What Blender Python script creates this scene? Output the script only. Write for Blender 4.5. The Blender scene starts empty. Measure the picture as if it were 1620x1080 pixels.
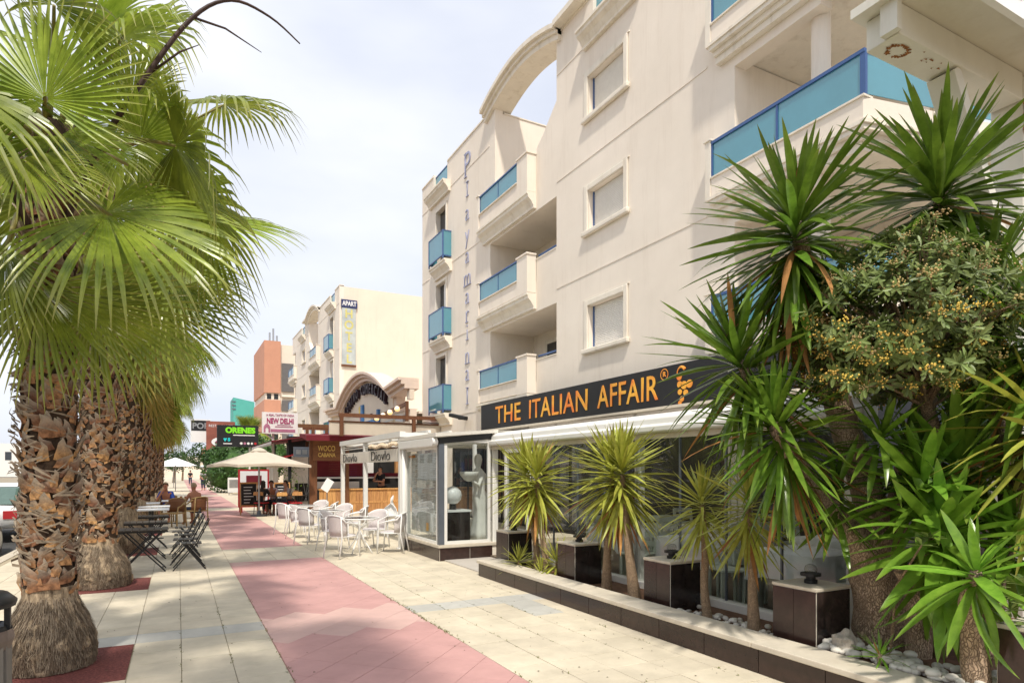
import bpy, bmesh, math, random
from mathutils import Vector, Matrix
R = math.radians
PI = math.pi
random.seed(7)
sc = bpy.context.scene
C = sc.collection

# ------------------------------------------------------------------ camera
YAW = math.atan(528 / 1000.0)            # the camera looks to the right of the street axis (+Y)
cam_d = bpy.data.cameras.new('camera')
cam = bpy.data.objects.new('camera', cam_d)
C.objects.link(cam)
cam.location = (0, 0, 1.7)
cam.rotation_euler = (R(90), 0, -YAW)
cam_d.sensor_width = 36
cam_d.lens = 36 * 1000 / 1620.0
cam_d.shift_y = 204 / 1620.0
cam_d.clip_end = 3000
sc.camera = cam

# ------------------------------------------------------------------ sky and sun
SUN = Vector((-0.25, -0.60, 1.0)).normalized()       # towards the sun
w = bpy.data.worlds.new('World')
sc.world = w
w.use_nodes = True
nt = w.node_tree
nt.nodes.clear()
sky = nt.nodes.new('ShaderNodeTexSky')
sky.sky_type = 'NISHITA'
sky.sun_disc = False
sky.sun_elevation = math.asin(SUN.z)
sky.sun_rotation = math.atan2(SUN.x, SUN.y)
sky.dust_density = 2.5
bg1 = nt.nodes.new('ShaderNodeBackground')
bg1.inputs[1].default_value = 0.11
nt.links.new(sky.outputs[0], bg1.inputs[0])
# thin bright cloud veil, the same in every direction
tc = nt.nodes.new('ShaderNodeTexCoord')
mp = nt.nodes.new('ShaderNodeMapping')
mp.inputs['Scale'].default_value = (1.3, 1.3, 3.4)
nt.links.new(tc.outputs['Generated'], mp.inputs[0])
ns = nt.nodes.new('ShaderNodeTexNoise')
ns.inputs['Scale'].default_value = 1.6
ns.inputs['Detail'].default_value = 5
ns.inputs['Roughness'].default_value = 0.48
nt.links.new(mp.outputs[0], ns.inputs['Vector'])
cr = nt.nodes.new('ShaderNodeValToRGB')
cr.color_ramp.elements[0].position = 0.32
cr.color_ramp.elements[0].color = (0.72, 0.755, 0.855, 1)
cr.color_ramp.elements[1].position = 0.68
cr.color_ramp.elements[1].color = (0.845, 0.86, 0.91, 1)
nt.links.new(ns.outputs[0], cr.inputs[0])
bg2 = nt.nodes.new('ShaderNodeBackground')
bg2.inputs[1].default_value = 0.99
nt.links.new(cr.outputs[0], bg2.inputs[0])
fr = nt.nodes.new('ShaderNodeMapRange')
fr.inputs[1].default_value = 0.25; fr.inputs[2].default_value = 0.75
fr.inputs[3].default_value = 0.74; fr.inputs[4].default_value = 0.97
nt.links.new(ns.outputs[0], fr.inputs[0])
mx = nt.nodes.new('ShaderNodeMixShader')
nt.links.new(fr.outputs[0], mx.inputs[0])
nt.links.new(bg1.outputs[0], mx.inputs[1]); nt.links.new(bg2.outputs[0], mx.inputs[2])
ow = nt.nodes.new('ShaderNodeOutputWorld')
nt.links.new(mx.outputs[0], ow.inputs[0])

sd = bpy.data.lights.new('sun', 'SUN')
sd.energy = 2.95
sd.angle = R(3.0)
sd.color = (1.0, 0.93, 0.82)
so = bpy.data.objects.new('sun', sd)
C.objects.link(so)
so.rotation_euler = SUN.to_track_quat('Z', 'Y').to_euler()

sc.view_settings.view_transform = 'Standard'
sc.view_settings.look = 'None'
sc.view_settings.exposure = 0.40
sc.view_settings.gamma = 1
sc.cycles.use_denoising = True
sc.cycles.max_bounces = 8
sc.cycles.transparent_max_bounces = 16
sc.cycles.caustics_reflective = False
sc.cycles.caustics_refractive = False

# ------------------------------------------------------------------ materials
def lk(nt, a, b): nt.links.new(a, b)
def mat(name, col, rough=0.7, var=0.12, scale=6.0, col2=None, bump=0.0, bscale=40.0, metal=0.0, spec=0.4,
        trans=0.0, rnd=0.0, tip=None, stretch=(1, 1, 1), coord='obj', streak=0.0, coat=0.0, scol=None, spots=0.0, ior=0.0, sfreq=2.2, crack=None):
    """Principled with noise colour variation, fine bump, per-object variation, optional leaf translucency and tips."""
    m = bpy.data.materials.new(name); m.use_nodes = True
    nt = m.node_tree; N = nt.nodes; p = N['Principled BSDF']; out = N['Material Output']
    p.inputs['Roughness'].default_value = rough; p.inputs['Metallic'].default_value = metal
    p.inputs['Specular IOR Level'].default_value = spec
    if coat: p.inputs['Coat Weight'].default_value = coat
    t = N.new('ShaderNodeTexCoord'); g = N.new('ShaderNodeNewGeometry')
    mp = N.new('ShaderNodeMapping'); mp.inputs['Scale'].default_value = stretch
    lk(nt, g.outputs['Position'] if coord == 'world' else t.outputs['Object'], mp.inputs[0])
    c = None
    n1 = N.new('ShaderNodeTexNoise'); n1.inputs['Scale'].default_value = scale; n1.inputs['Detail'].default_value = 6
    n1.inputs['Roughness'].default_value = 0.65
    lk(nt, mp.outputs[0], n1.inputs['Vector'])
    rmp = N.new('ShaderNodeValToRGB')
    rmp.color_ramp.elements[0].position = 0.3; rmp.color_ramp.elements[1].position = 0.7
    a = tuple(x * (1 - var) for x in col); b = tuple(min(1, x * (1 + var)) for x in (col2 or col))
    rmp.color_ramp.elements[0].color = (*a, 1); rmp.color_ramp.elements[1].color = (*b, 1)
    lk(nt, n1.outputs[0], rmp.inputs[0]); c = rmp.outputs[0]
    if streak:
        m2 = N.new('ShaderNodeMapping'); m2.inputs['Scale'].default_value = (1.6, 1.6, 0.16)
        lk(nt, g.outputs['Position'], m2.inputs[0])
        n3 = N.new('ShaderNodeTexNoise'); n3.inputs['Scale'].default_value = sfreq; n3.inputs['Detail'].default_value = 8
        n3.inputs['Roughness'].default_value = 0.7
        lk(nt, m2.outputs[0], n3.inputs['Vector'])
        mr = N.new('ShaderNodeMapRange'); mr.inputs[1].default_value = 0.52; mr.inputs[2].default_value = 0.78
        mr.inputs[3].default_value = 0; mr.inputs[4].default_value = streak
        lk(nt, n3.outputs[0], mr.inputs[0])
        mixs = N.new('ShaderNodeMixRGB'); mixs.inputs[2].default_value = (*(scol or (0.45, 0.33, 0.22)), 1)
        lk(nt, mr.outputs[0], mixs.inputs[0]); lk(nt, c, mixs.inputs[1]); c = mixs.outputs[0]
    if spots:
        for sca, th, am in ((26.0, 0.70, spots), (1.1, 0.50, spots * 0.55)):
            n4 = N.new('ShaderNodeTexNoise'); n4.inputs['Scale'].default_value = sca; n4.inputs['Detail'].default_value = 3
            lk(nt, g.outputs['Position'], n4.inputs['Vector'])
            m4 = N.new('ShaderNodeMapRange'); m4.inputs[1].default_value = th; m4.inputs[2].default_value = th + (0.06 if sca > 5 else 0.25); m4.inputs[3].default_value = 0; m4.inputs[4].default_value = am
            lk(nt, n4.outputs[0], m4.inputs[0])
            x4 = N.new('ShaderNodeMixRGB'); x4.inputs[2].default_value = (*(v * 0.45 for v in col), 1)
            lk(nt, m4.outputs[0], x4.inputs[0]); lk(nt, c, x4.inputs[1]); c = x4.outputs[0]
    if ior: p.inputs['IOR'].default_value = ior
    if rnd:
        oi = N.new('ShaderNodeObjectInfo'); hs = N.new('ShaderNodeHueSaturation')
        mr = N.new('ShaderNodeMapRange'); mr.inputs[3].default_value = 1 - rnd; mr.inputs[4].default_value = 1 + rnd
        lk(nt, oi.outputs['Random'], mr.inputs[0]); lk(nt, mr.outputs[0], hs.inputs['Value'])
        mh = N.new('ShaderNodeMapRange'); mh.inputs[3].default_value = 0.5 - rnd * 0.03; mh.inputs[4].default_value = 0.5 + rnd * 0.03
        lk(nt, oi.outputs['Random'], mh.inputs[0]); lk(nt, mh.outputs[0], hs.inputs['Hue'])
        lk(nt, c, hs.inputs['Color']); c = hs.outputs[0]
    if tip:
        at = N.new('ShaderNodeAttribute'); at.attribute_name = 't'
        mr = N.new('ShaderNodeMapRange'); mr.inputs[1].default_value = tip[1]; mr.inputs[2].default_value = tip[2]
        lk(nt, at.outputs['Fac'], mr.inputs[0])
        mt = N.new('ShaderNodeMixRGB'); mt.inputs[2].default_value = (*tip[0], 1)
        lk(nt, mr.outputs[0], mt.inputs[0]); lk(nt, c, mt.inputs[1]); c = mt.outputs[0]
    lk(nt, c, p.inputs['Base Color'])
    hgt = None
    if crack:
        mc = N.new('ShaderNodeMapping'); mc.inputs['Scale'].default_value = crack
        nz = N.new('ShaderNodeTexNoise'); nz.inputs['Scale'].default_value = 9; ad = N.new('ShaderNodeMixRGB'); ad.blend_type = 'ADD'; ad.inputs[0].default_value = 0.09
        lk(nt, t.outputs['Object'], ad.inputs[1]); lk(nt, t.outputs['Object'], nz.inputs['Vector']); lk(nt, nz.outputs['Color'], ad.inputs[2]); lk(nt, ad.outputs[0], mc.inputs[0])
        vo = N.new('ShaderNodeTexVoronoi'); vo.feature = 'DISTANCE_TO_EDGE'; vo.inputs['Scale'].default_value = 1; lk(nt, mc.outputs[0], vo.inputs['Vector'])
        mr = N.new('ShaderNodeMapRange'); mr.inputs[1].default_value = 0.0; mr.inputs[2].default_value = 0.16; lk(nt, vo.outputs['Distance'], mr.inputs[0]); hgt = mr.outputs[0]
        mk = N.new('ShaderNodeMixRGB'); mk.inputs[1].default_value = (*(v * 0.58 for v in col), 1); lk(nt, hgt, mk.inputs[0]); lk(nt, c, mk.inputs[2]); lk(nt, mk.outputs[0], p.inputs['Base Color'])
        b2 = N.new('ShaderNodeBump'); b2.inputs['Strength'].default_value = 0.8; b2.inputs['Distance'].default_value = 0.012; lk(nt, hgt, b2.inputs['Height']); lk(nt, b2.outputs[0], p.inputs['Normal'])
    if bump:
        n2 = N.new('ShaderNodeTexNoise'); n2.inputs['Scale'].default_value = bscale; n2.inputs['Detail'].default_value = 5
        lk(nt, mp.outputs[0], n2.inputs['Vector'])
        bp = N.new('ShaderNodeBump'); bp.inputs['Strength'].default_value = bump; bp.inputs['Distance'].default_value = 0.02
        lk(nt, n2.outputs[0], bp.inputs['Height'])
        if crack: lk(nt, b2.outputs[0], bp.inputs['Normal'])
        lk(nt, bp.outputs[0], p.inputs['Normal'])
    if trans:
        tr = N.new('ShaderNodeBsdfTranslucent'); lk(nt, c, tr.inputs[0])
        ms = N.new('ShaderNodeMixShader'); ms.inputs[0].default_value = trans
        lk(nt, p.outputs[0], ms.inputs[1]); lk(nt, tr.outputs[0], ms.inputs[2]); lk(nt, ms.outputs[0], out.inputs[0])
    return m

def glass(name, tint=(0.92, 0.95, 0.95), ior=1.5, rough=0.0):
    m = bpy.data.materials.new(name); m.use_nodes = True
    nt = m.node_tree; N = nt.nodes; N.remove(N['Principled BSDF']); out = N['Material Output']
    f = N.new('ShaderNodeFresnel'); ge = N.new('ShaderNodeNewGeometry'); mr = N.new('ShaderNodeMapRange')   # thin pane: the same index from both sides
    mr.inputs[3].default_value = ior; mr.inputs[4].default_value = 1 / ior
    lk(nt, ge.outputs['Backfacing'], mr.inputs[0]); lk(nt, mr.outputs[0], f.inputs[0])
    t = N.new('ShaderNodeBsdfTransparent'); t.inputs[0].default_value = (*tint, 1)
    g = N.new('ShaderNodeBsdfGlossy'); g.inputs['Roughness'].default_value = rough
    ms = N.new('ShaderNodeMixShader')
    lk(nt, f.outputs[0], ms.inputs[0]); lk(nt, t.outputs[0], ms.inputs[1]); lk(nt, g.outputs[0], ms.inputs[2])
    lk(nt, ms.outputs[0], out.inputs[0])
    return m

def emat(name, col, s):
    m = bpy.data.materials.new(name); m.use_nodes = True
    p = m.node_tree.nodes['Principled BSDF']
    p.inputs['Emission Color'].default_value = (*col, 1); p.inputs['Emission Strength'].default_value = s
    return m

K = {}
K['stucco'] = mat('stucco', (0.81, 0.725, 0.62), 0.9, 0.04, 0.5, col2=(0.83, 0.75, 0.65), bump=0.12, bscale=90, spec=0.15, coord='world', streak=0.34, scol=(0.58, 0.48, 0.38), sfreq=2.4)
K['stucco_b'] = mat('stucco_pale', (0.79, 0.685, 0.56), 0.9, 0.04, 0.7, bump=0.12, bscale=90, spec=0.15, coord='world', streak=0.32, scol=(0.6, 0.5, 0.4), sfreq=3.0)
K['mould'] = mat('cast_stone', (0.80, 0.735, 0.63), 0.8, 0.05, 3, bump=0.06, bscale=70, coord='world', spec=0.2, streak=0.55, scol=(0.46, 0.37, 0.26))
K['blue'] = mat('blue_metal', (0.045, 0.105, 0.27), 0.4, 0.05, spec=0.5)
K['teal'] = mat('teal_glass', (0.13, 0.43, 0.53), 0.10, 0.08, 0.8, trans=0.36, coat=1.0, ior=2.0, coord='world', spec=0.6)
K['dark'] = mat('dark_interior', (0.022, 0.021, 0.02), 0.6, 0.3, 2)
K['shutter'] = mat('shutter_white', (0.82, 0.80, 0.76), 0.6, 0.04, 8)
K['pane'] = mat('window_pane', (0.03, 0.035, 0.04), 0.04, 0.1, spec=0.8)
K['letter'] = mat('letter_blue', (0.37, 0.385, 0.53), 0.6, 0.1, spec=0.3)
K['joint'] = mat('sand_joint', (0.42, 0.355, 0.25), 0.95, 0.25, 30, coord='world', bump=0.3)
K['cream'] = mat('cream_slab', (0.575, 0.51, 0.39), 0.85, 0.10, 2.6, col2=(0.62, 0.55, 0.425), bump=0.10, bscale=160, coord='world', rnd=0.05, spots=0.35, spec=0.25)
K['grey_tile'] = mat('grey_slab', (0.455, 0.445, 0.405), 0.85, 0.08, 8, bump=0.10, bscale=160, coord='world', rnd=0.06)
K['red'] = mat('red_slab', (0.53, 0.305, 0.285), 0.85, 0.09, 2.5, bump=0.10, bscale=160, coord='world', rnd=0.012, spots=0.35, spec=0.25)
K['pink'] = mat('pale_pink_slab', (0.575, 0.38, 0.34), 0.85, 0.07, 3, bump=0.1, bscale=160, coord='world', rnd=0.05)
K['rubber'] = mat('red_rubber', (0.115, 0.026, 0.024), 0.95, 0.5, 60, col2=(0.20, 0.06, 0.05), bump=0.5, bscale=220, coord='world')
K['asphalt'] = mat('asphalt', (0.055, 0.055, 0.055), 0.9, 0.2, 20, bump=0.2, bscale=120, coord='world')
K['earth'] = mat('earth', (0.30, 0.25, 0.18), 0.95, 0.2, 0.5, coord='world')
K['blacktile'] = mat('black_tile', (0.02, 0.018, 0.017), 0.14, 0.3, 10, spec=0.5, col2=(0.03, 0.02, 0.018))
K['browntile'] = mat('brown_black_tile', (0.035, 0.018, 0.015), 0.2, 0.3, 10, spec=0.5, rnd=0.2)
K['coping'] = mat('coping_stone', (0.60, 0.54, 0.44), 0.8, 0.1, 6, bump=0.12, bscale=80, coord='world', streak=0.25)
K['pebble'] = mat('pebble', (0.64, 0.61, 0.55), 0.65, 0.12, 3, bump=0.1, bscale=60, rnd=0.2, coord='world', spots=0.4)
K['soil'] = mat('soil', (0.16, 0.085, 0.05), 0.95, 0.3, 15, bump=0.4, coord='world')
K['white'] = mat('white_paint', (0.78, 0.77, 0.73), 0.45, 0.03, 3, coord='world', streak=0.12, scol=(0.55, 0.5, 0.42))
K['whiteplastic'] = mat('white_plastic', (0.80, 0.79, 0.77), 0.35, 0.02)
K['mesh'] = mat('white_weave', (0.62, 0.57, 0.56), 0.6, 0.12, 90, bump=0.3, bscale=140)
K['awning'] = mat('awning_cloth', (0.80, 0.77, 0.70), 0.85, 0.06, 2, coord='world', trans=0.22)
K['black'] = mat('black_paint', (0.018, 0.018, 0.018), 0.45, 0.2)
K['signblack'] = mat('sign_black', (0.020, 0.020, 0.022), 0.5, 0.15, 2, spec=0.3)
K['greymetal'] = mat('grey_metal', (0.15, 0.17, 0.20), 0.4, 0.1, metal=0.4)
K['steel'] = mat('steel', (0.45, 0.45, 0.45), 0.35, 0.1, metal=0.8)
K['glass'] = glass('clear_glass')
K['glass_t'] = glass('terrace_glass', (0.94, 0.96, 0.95), 1.45)
K['wood'] = mat('warm_wood', (0.47, 0.225, 0.075), 0.55, 0.3, 3, col2=(0.58, 0.31, 0.12), stretch=(12, 12, 0.8), rnd=0.18, bump=0.1)
K['wood_d'] = mat('brown_wood', (0.155, 0.062, 0.026), 0.6, 0.25, 4, stretch=(8, 8, 1), rnd=0.1, bump=0.1)
K['wood_b'] = mat('kiosk_board', (0.20, 0.083, 0.034), 0.6, 0.25, 4, stretch=(1, 1, 8), bump=0.1)
K['fold'] = mat('folding_wood', (0.050, 0.043, 0.034), 0.5, 0.3, 8, col2=(0.09, 0.075, 0.06), rnd=0.1)
K['rattan'] = mat('rattan', (0.36, 0.235, 0.095), 0.6, 0.2, 60, bump=0.3, bscale=90)
K['maroon'] = mat('maroon_cloth', (0.155, 0.012, 0.022), 0.8, 0.15, 3)
K['redcush'] = mat('red_cushion', (0.42, 0.02, 0.025), 0.7, 0.1)
K['cloth_cream'] = mat('cream_canvas', (0.74, 0.66, 0.55), 0.85, 0.05, 3, trans=0.25)
K['grey_wood'] = mat('pale_green_wood', (0.56, 0.60, 0.52), 0.6, 0.08, 8)
K['tablecloth'] = mat('white_cloth', (0.78, 0.79, 0.80), 0.85, 0.03, 4)
K['skin'] = mat('skin', (0.50, 0.25, 0.16), 0.55, 0.05)
K['skin_d'] = mat('tanned_skin', (0.40, 0.17, 0.10), 0.55, 0.05)
K['hair_d'] = mat('dark_hair', (0.015, 0.012, 0.010), 0.6, 0.2)
K['hair_g'] = mat('sandy_hair', (0.30, 0.22, 0.13), 0.6, 0.2)
K['c_blue'] = mat('blue_shirt', (0.02, 0.06, 0.32), 0.85, 0.1)
K['c_black'] = mat('black_clothes', (0.015, 0.015, 0.018), 0.85, 0.1)
K['c_lilac'] = mat('lilac_shirt', (0.50, 0.45, 0.55), 0.85, 0.05)
K['c_grey'] = mat('grey_shirt', (0.36, 0.33, 0.36), 0.85, 0.05)
K['c_navy'] = mat('navy_shorts', (0.03, 0.04, 0.08), 0.85, 0.1)
# plants
K['frond'] = mat('palm_blade', (0.15, 0.235, 0.018), 0.30, 0.3, 3, col2=(0.32, 0.385, 0.05), trans=0.3, rnd=0.26, tip=((0.36, 0.34, 0.09), 0.66, 1.02), spec=0.5)
K['frond_old'] = mat('palm_old_blade', (0.19, 0.215, 0.032), 0.5, 0.25, 3, col2=(0.32, 0.295, 0.065), trans=0.34, rnd=0.3, tip=((0.42, 0.27, 0.07), 0.55, 1.0))
K['petiole'] = mat('palm_petiole', (0.20, 0.235, 0.05), 0.45, 0.25, 4, col2=(0.26, 0.20, 0.06), spec=0.5)
K['stalk'] = mat('flower_stalk', (0.055, 0.028, 0.022), 0.6, 0.3, 6)
K['fiber'] = mat('palm_fiber', (0.20, 0.135, 0.08), 0.95, 0.55, 10, col2=(0.36, 0.275, 0.18), stretch=(3, 3, 0.5), bump=0.6, bscale=30)
K['boot'] = mat('leaf_base', (0.165, 0.068, 0.030), 0.85, 0.5, 13, col2=(0.33, 0.165, 0.075), rnd=0.5, bump=0.35, bscale=45, tip=((0.37, 0.31, 0.235), 0.22, 0.9))
K['stemdark'] = mat('palm_stem', (0.055, 0.032, 0.018), 0.95, 0.4, 14, bump=0.6, bscale=30)
K['straw'] = mat('dry_straw', (0.275, 0.215, 0.15), 0.9, 0.4, 9)
K['straw_d'] = mat('dark_straw', (0.13, 0.092, 0.06), 0.9, 0.4, 9)
K['bloom'] = mat('dry_bloom', (0.46, 0.27, 0.155), 0.85, 0.2, 20)
K['yucca'] = mat('yucca_leaf', (0.085, 0.18, 0.018), 0.27, 0.3, 4, col2=(0.17, 0.29, 0.034), trans=0.26, rnd=0.28, tip=((0.17, 0.20, 0.035), 0.8, 1.08), spec=0.5)
K['yucca_b'] = mat('yucca_bright_leaf', (0.125, 0.285, 0.024), 0.30, 0.22, 4, col2=(0.215, 0.375, 0.042), trans=0.32, rnd=0.24, tip=((0.22, 0.26, 0.05), 0.85, 1.1), spec=0.5)
K['yucca_y'] = mat('yucca_yellow_leaf', (0.33, 0.37, 0.055), 0.38, 0.15, 4, col2=(0.47, 0.47, 0.085), trans=0.26, rnd=0.26, tip=((0.30, 0.26, 0.06), 0.8, 1.1), spec=0.45)
K['yucca_dead'] = mat('yucca_dry_leaf', (0.36, 0.165, 0.055), 0.8, 0.3, 6, rnd=0.3, trans=0.15)
K['bark'] = mat('yucca_bark', (0.43, 0.30, 0.20), 0.95, 0.3, 9, col2=(0.54, 0.40, 0.28), bump=0.6, bscale=32, stretch=(1, 1, 0.55), crack=(62, 62, 22))
K['bark_s'] = mat('slim_bark', (0.43, 0.30, 0.19), 0.9, 0.3, 14, bump=0.4, bscale=50, stretch=(1, 1, 2.2), crack=(60, 60, 70))
K['pitt'] = mat('shrub_leaf', (0.115, 0.185, 0.045), 0.42, 0.3, 5, col2=(0.27, 0.345, 0.11), trans=0.24, spec=0.4, coord='world', rnd=0.25)
K['flower'] = mat('yellow_flower', (0.68, 0.47, 0.10), 0.7, 0.25, 30, rnd=0.3)
K['hedge'] = mat('hedge_leaf', (0.018, 0.060, 0.010), 0.5, 0.4, 1.2, col2=(0.055, 0.125, 0.022), trans=0.12, coord='world')

# ------------------------------------------------------------------ mesh helpers
class MB:
    def __init__(s): s.v = []; s.f = []; s.t = []
    def add(s, vs, fs, ts=None):
        b = len(s.v); s.v += [tuple(v) for v in vs]; s.f += [tuple(i + b for i in f) for f in fs]
        if ts is not None:
            s.t += [0.0] * (b - len(s.t)); s.t += list(ts)
        return s
    def box(s, x0, y0, z0, x1, y1, z1):
        x0, x1 = min(x0, x1), max(x0, x1); y0, y1 = min(y0, y1), max(y0, y1); z0, z1 = min(z0, z1), max(z0, z1)
        vs = [(x, y, z) for z in (z0, z1) for x, y in ((x0, y0), (x1, y0), (x1, y1), (x0, y1))]
        return s.add(vs, [(3, 2, 1, 0), (4, 5, 6, 7), (0, 1, 5, 4), (1, 2, 6, 5), (2, 3, 7, 6), (3, 0, 4, 7)])
    def obox(s, mtx, sx, sy, sz):
        vs = [mtx @ Vector((x * sx / 2, y * sy / 2, z * sz / 2)) for z in (-1, 1) for x, y in ((-1, -1), (1, -1), (1, 1), (-1, 1))]
        return s.add(vs, [(3, 2, 1, 0), (4, 5, 6, 7), (0, 1, 5, 4), (1, 2, 6, 5), (2, 3, 7, 6), (3, 0, 4, 7)])
    def bar(s, a, b, wx, wz, up=(0, 0, 1)):
        a = Vector(a); b = Vector(b); d = (b - a); L = d.length; d = d / L
        u = Vector(up)
        if abs(d.dot(u)) > 0.98: u = Vector((1, 0, 0))
        x = d.cross(u).normalized(); z = x.cross(d)
        m = Matrix(((x.x, d.x, z.x, 0), (x.y, d.y, z.y, 0), (x.z, d.z, z.z, 0), (0, 0, 0, 1)))
        return s.obox(Matrix.Translation((a + b) / 2) @ m, wx, L, wz)
    def tube(s, pts, rad, n=8, cap=True):
        pts = [Vector(p) for p in pts]
        if not isinstance(rad, (list, tuple)): rad = [rad] * len(pts)
        vs = []; fs = []; x = None
        for i, p in enumerate(pts):
            d = (pts[min(i + 1, len(pts) - 1)] - pts[max(i - 1, 0)]).normalized()
            if x is None:
                u = Vector((0, 0, 1)) if abs(d.z) < 0.9 else Vector((1, 0, 0))
                x = d.cross(u).normalized()
            else: x = (x - d * x.dot(d)).normalized()
            y = d.cross(x)
            for k in range(n):
                a = 2 * PI * k / n
                vs.append(p + (x * math.cos(a) + y * math.sin(a)) * rad[i])
        for i in range(len(pts) - 1):
            for k in range(n):
                fs.append((i * n + k, i * n + (k + 1) % n, (i + 1) * n + (k + 1) % n, (i + 1) * n + k))
        if cap:
            fs.append(tuple(range(n - 1, -1, -1))); fs.append(tuple((len(pts) - 1) * n + k for k in range(n)))
        return s.add(vs, fs)
    def lathe(s, prof, n=16, c=(0, 0, 0)):
        vs = [(c[0] + r * math.cos(2 * PI * k / n), c[1] + r * math.sin(2 * PI * k / n), c[2] + z) for r, z in prof for k in range(n)]
        fs = [(i * n + k, i * n + (k + 1) % n, (i + 1) * n + (k + 1) % n, (i + 1) * n + k) for i in range(len(prof) - 1) for k in range(n)]
        fs.append(tuple(range(n - 1, -1, -1))); fs.append(tuple((len(prof) - 1) * n + k for k in range(n)))
        return s.add(vs, fs)
    def prism(s, poly, vec):
        n = len(poly); v = Vector(vec)
        vs = [Vector(p) for p in poly] + [Vector(p) + v for p in poly]
        fs = [tuple(range(n - 1, -1, -1)), tuple(range(n, 2 * n))] + [(i, (i + 1) % n, n + (i + 1) % n, n + i) for i in range(n)]
        return s.add(vs, fs)
    def quad(s, a, b, c, d): return s.add([a, b, c, d], [(0, 1, 2, 3)])
    def mesh(s, name, m, smooth=False, fix=True):
        me = bpy.data.meshes.new(name); me.from_pydata(s.v, [], s.f)
        if fix:
            bm = bmesh.new(); bm.from_mesh(me); bmesh.ops.recalc_face_normals(bm, faces=bm.faces); bm.to_mesh(me); bm.free()
        if s.t:
            a = me.attributes.new('t', 'FLOAT', 'POINT'); s.t += [0.0] * (len(s.v) - len(s.t))
            a.data.foreach_set('value', s.t)
        if smooth: me.polygons.foreach_set('use_smooth', [True] * len(me.polygons))
        if m: me.materials.append(K[m] if isinstance(m, str) else m)
        me.update()
        return me

def tag(o, label=None, cat=None, group=None, kind=None):
    if label: o['label'] = label
    if cat: o['category'] = cat
    if group: o['group'] = group
    if kind: o['kind'] = kind
    return o
def put(name, me, parent=None, world=True, mtx=None):
    o = bpy.data.objects.new(name, me); C.objects.link(o)
    if parent is not None:
        o.parent = parent
        if world and parent.type == 'EMPTY' and parent.parent is None:
            o.matrix_parent_inverse = parent.matrix_basis.inverted()
    if mtx is not None: o.matrix_basis = mtx
    return o
def thing(name, label, cat, loc=(0, 0, 0), rotz=0, group=None):
    o = bpy.data.objects.new(name, None); C.objects.link(o)
    o.empty_display_size = 0.2
    o.location = loc; o.rotation_euler = (0, 0, rotz)
    return tag(o, label, cat, group)
def ob(name, mb, m, parent=None, world=True, smooth=False, bevel=0, fix=True, seg=2):
    o = put(name, mb.mesh(name, m, smooth, fix), parent, world)
    if bevel:
        b = o.modifiers.new('bevel', 'BEVEL'); b.width = bevel; b.segments = seg; b.limit_method = 'ANGLE'
    return o
def struct(o): o['kind'] = 'structure'; return o
def stuff(o): o['kind'] = 'stuff'; return o
def dup(root, loc, rotz=0, label=None, scale=None):
    r = root.copy(); C.objects.link(r); r.location = loc; r.rotation_euler = (0, 0, rotz)
    if scale: r.scale = (scale,) * 3
    if label: r['label'] = label
    def kids(a, b):
        for ch in list(a.children):
            if ch is b: continue
            c = ch.copy(); C.objects.link(c); c.parent = b
            kids(ch, c)
    kids(root, r)
    return r
def frame(x, y, z, o=(0, 0, 0)):
    x = Vector(x); y = Vector(y); z = Vector(z)
    return Matrix(((x.x, y.x, z.x, o[0]), (x.y, y.y, z.y, o[1]), (x.z, y.z, z.z, o[2]), (0, 0, 0, 1)))
FX = ((0, -1, 0), (0, 0, 1), (-1, 0, 0))     # sign axes on a face looking to -X
FY = ((1, 0, 0), (0, 0, 1), (0, -1, 0))      # sign axes on a face looking to -Y
def text(s, size, m, axes, at, parent, name='lettering', sx=1.0, bold=0.0, ext=0.006, align='CENTER', world=True, sp=1.0):
    cu = bpy.data.curves.new('t', 'FONT'); cu.body = s; cu.size = size; cu.extrude = ext; cu.offset = bold
    cu.align_x = align; cu.align_y = 'CENTER'; cu.space_character = sp; cu.resolution_u = 4
    o = bpy.data.objects.new('t', cu); C.objects.link(o)
    dg = bpy.context.evaluated_depsgraph_get(); dg.update()
    me = bpy.data.meshes.new_from_object(o.evaluated_get(dg))
    bpy.data.objects.remove(o); bpy.data.curves.remove(cu)
    me.name = name
    me.transform(frame(*axes, at) @ Matrix.Diagonal((sx, 1, 1, 1)))
    me.materials.clear(); me.materials.append(K[m] if isinstance(m, str) else m)
    return put(name, me, parent, world)
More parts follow.
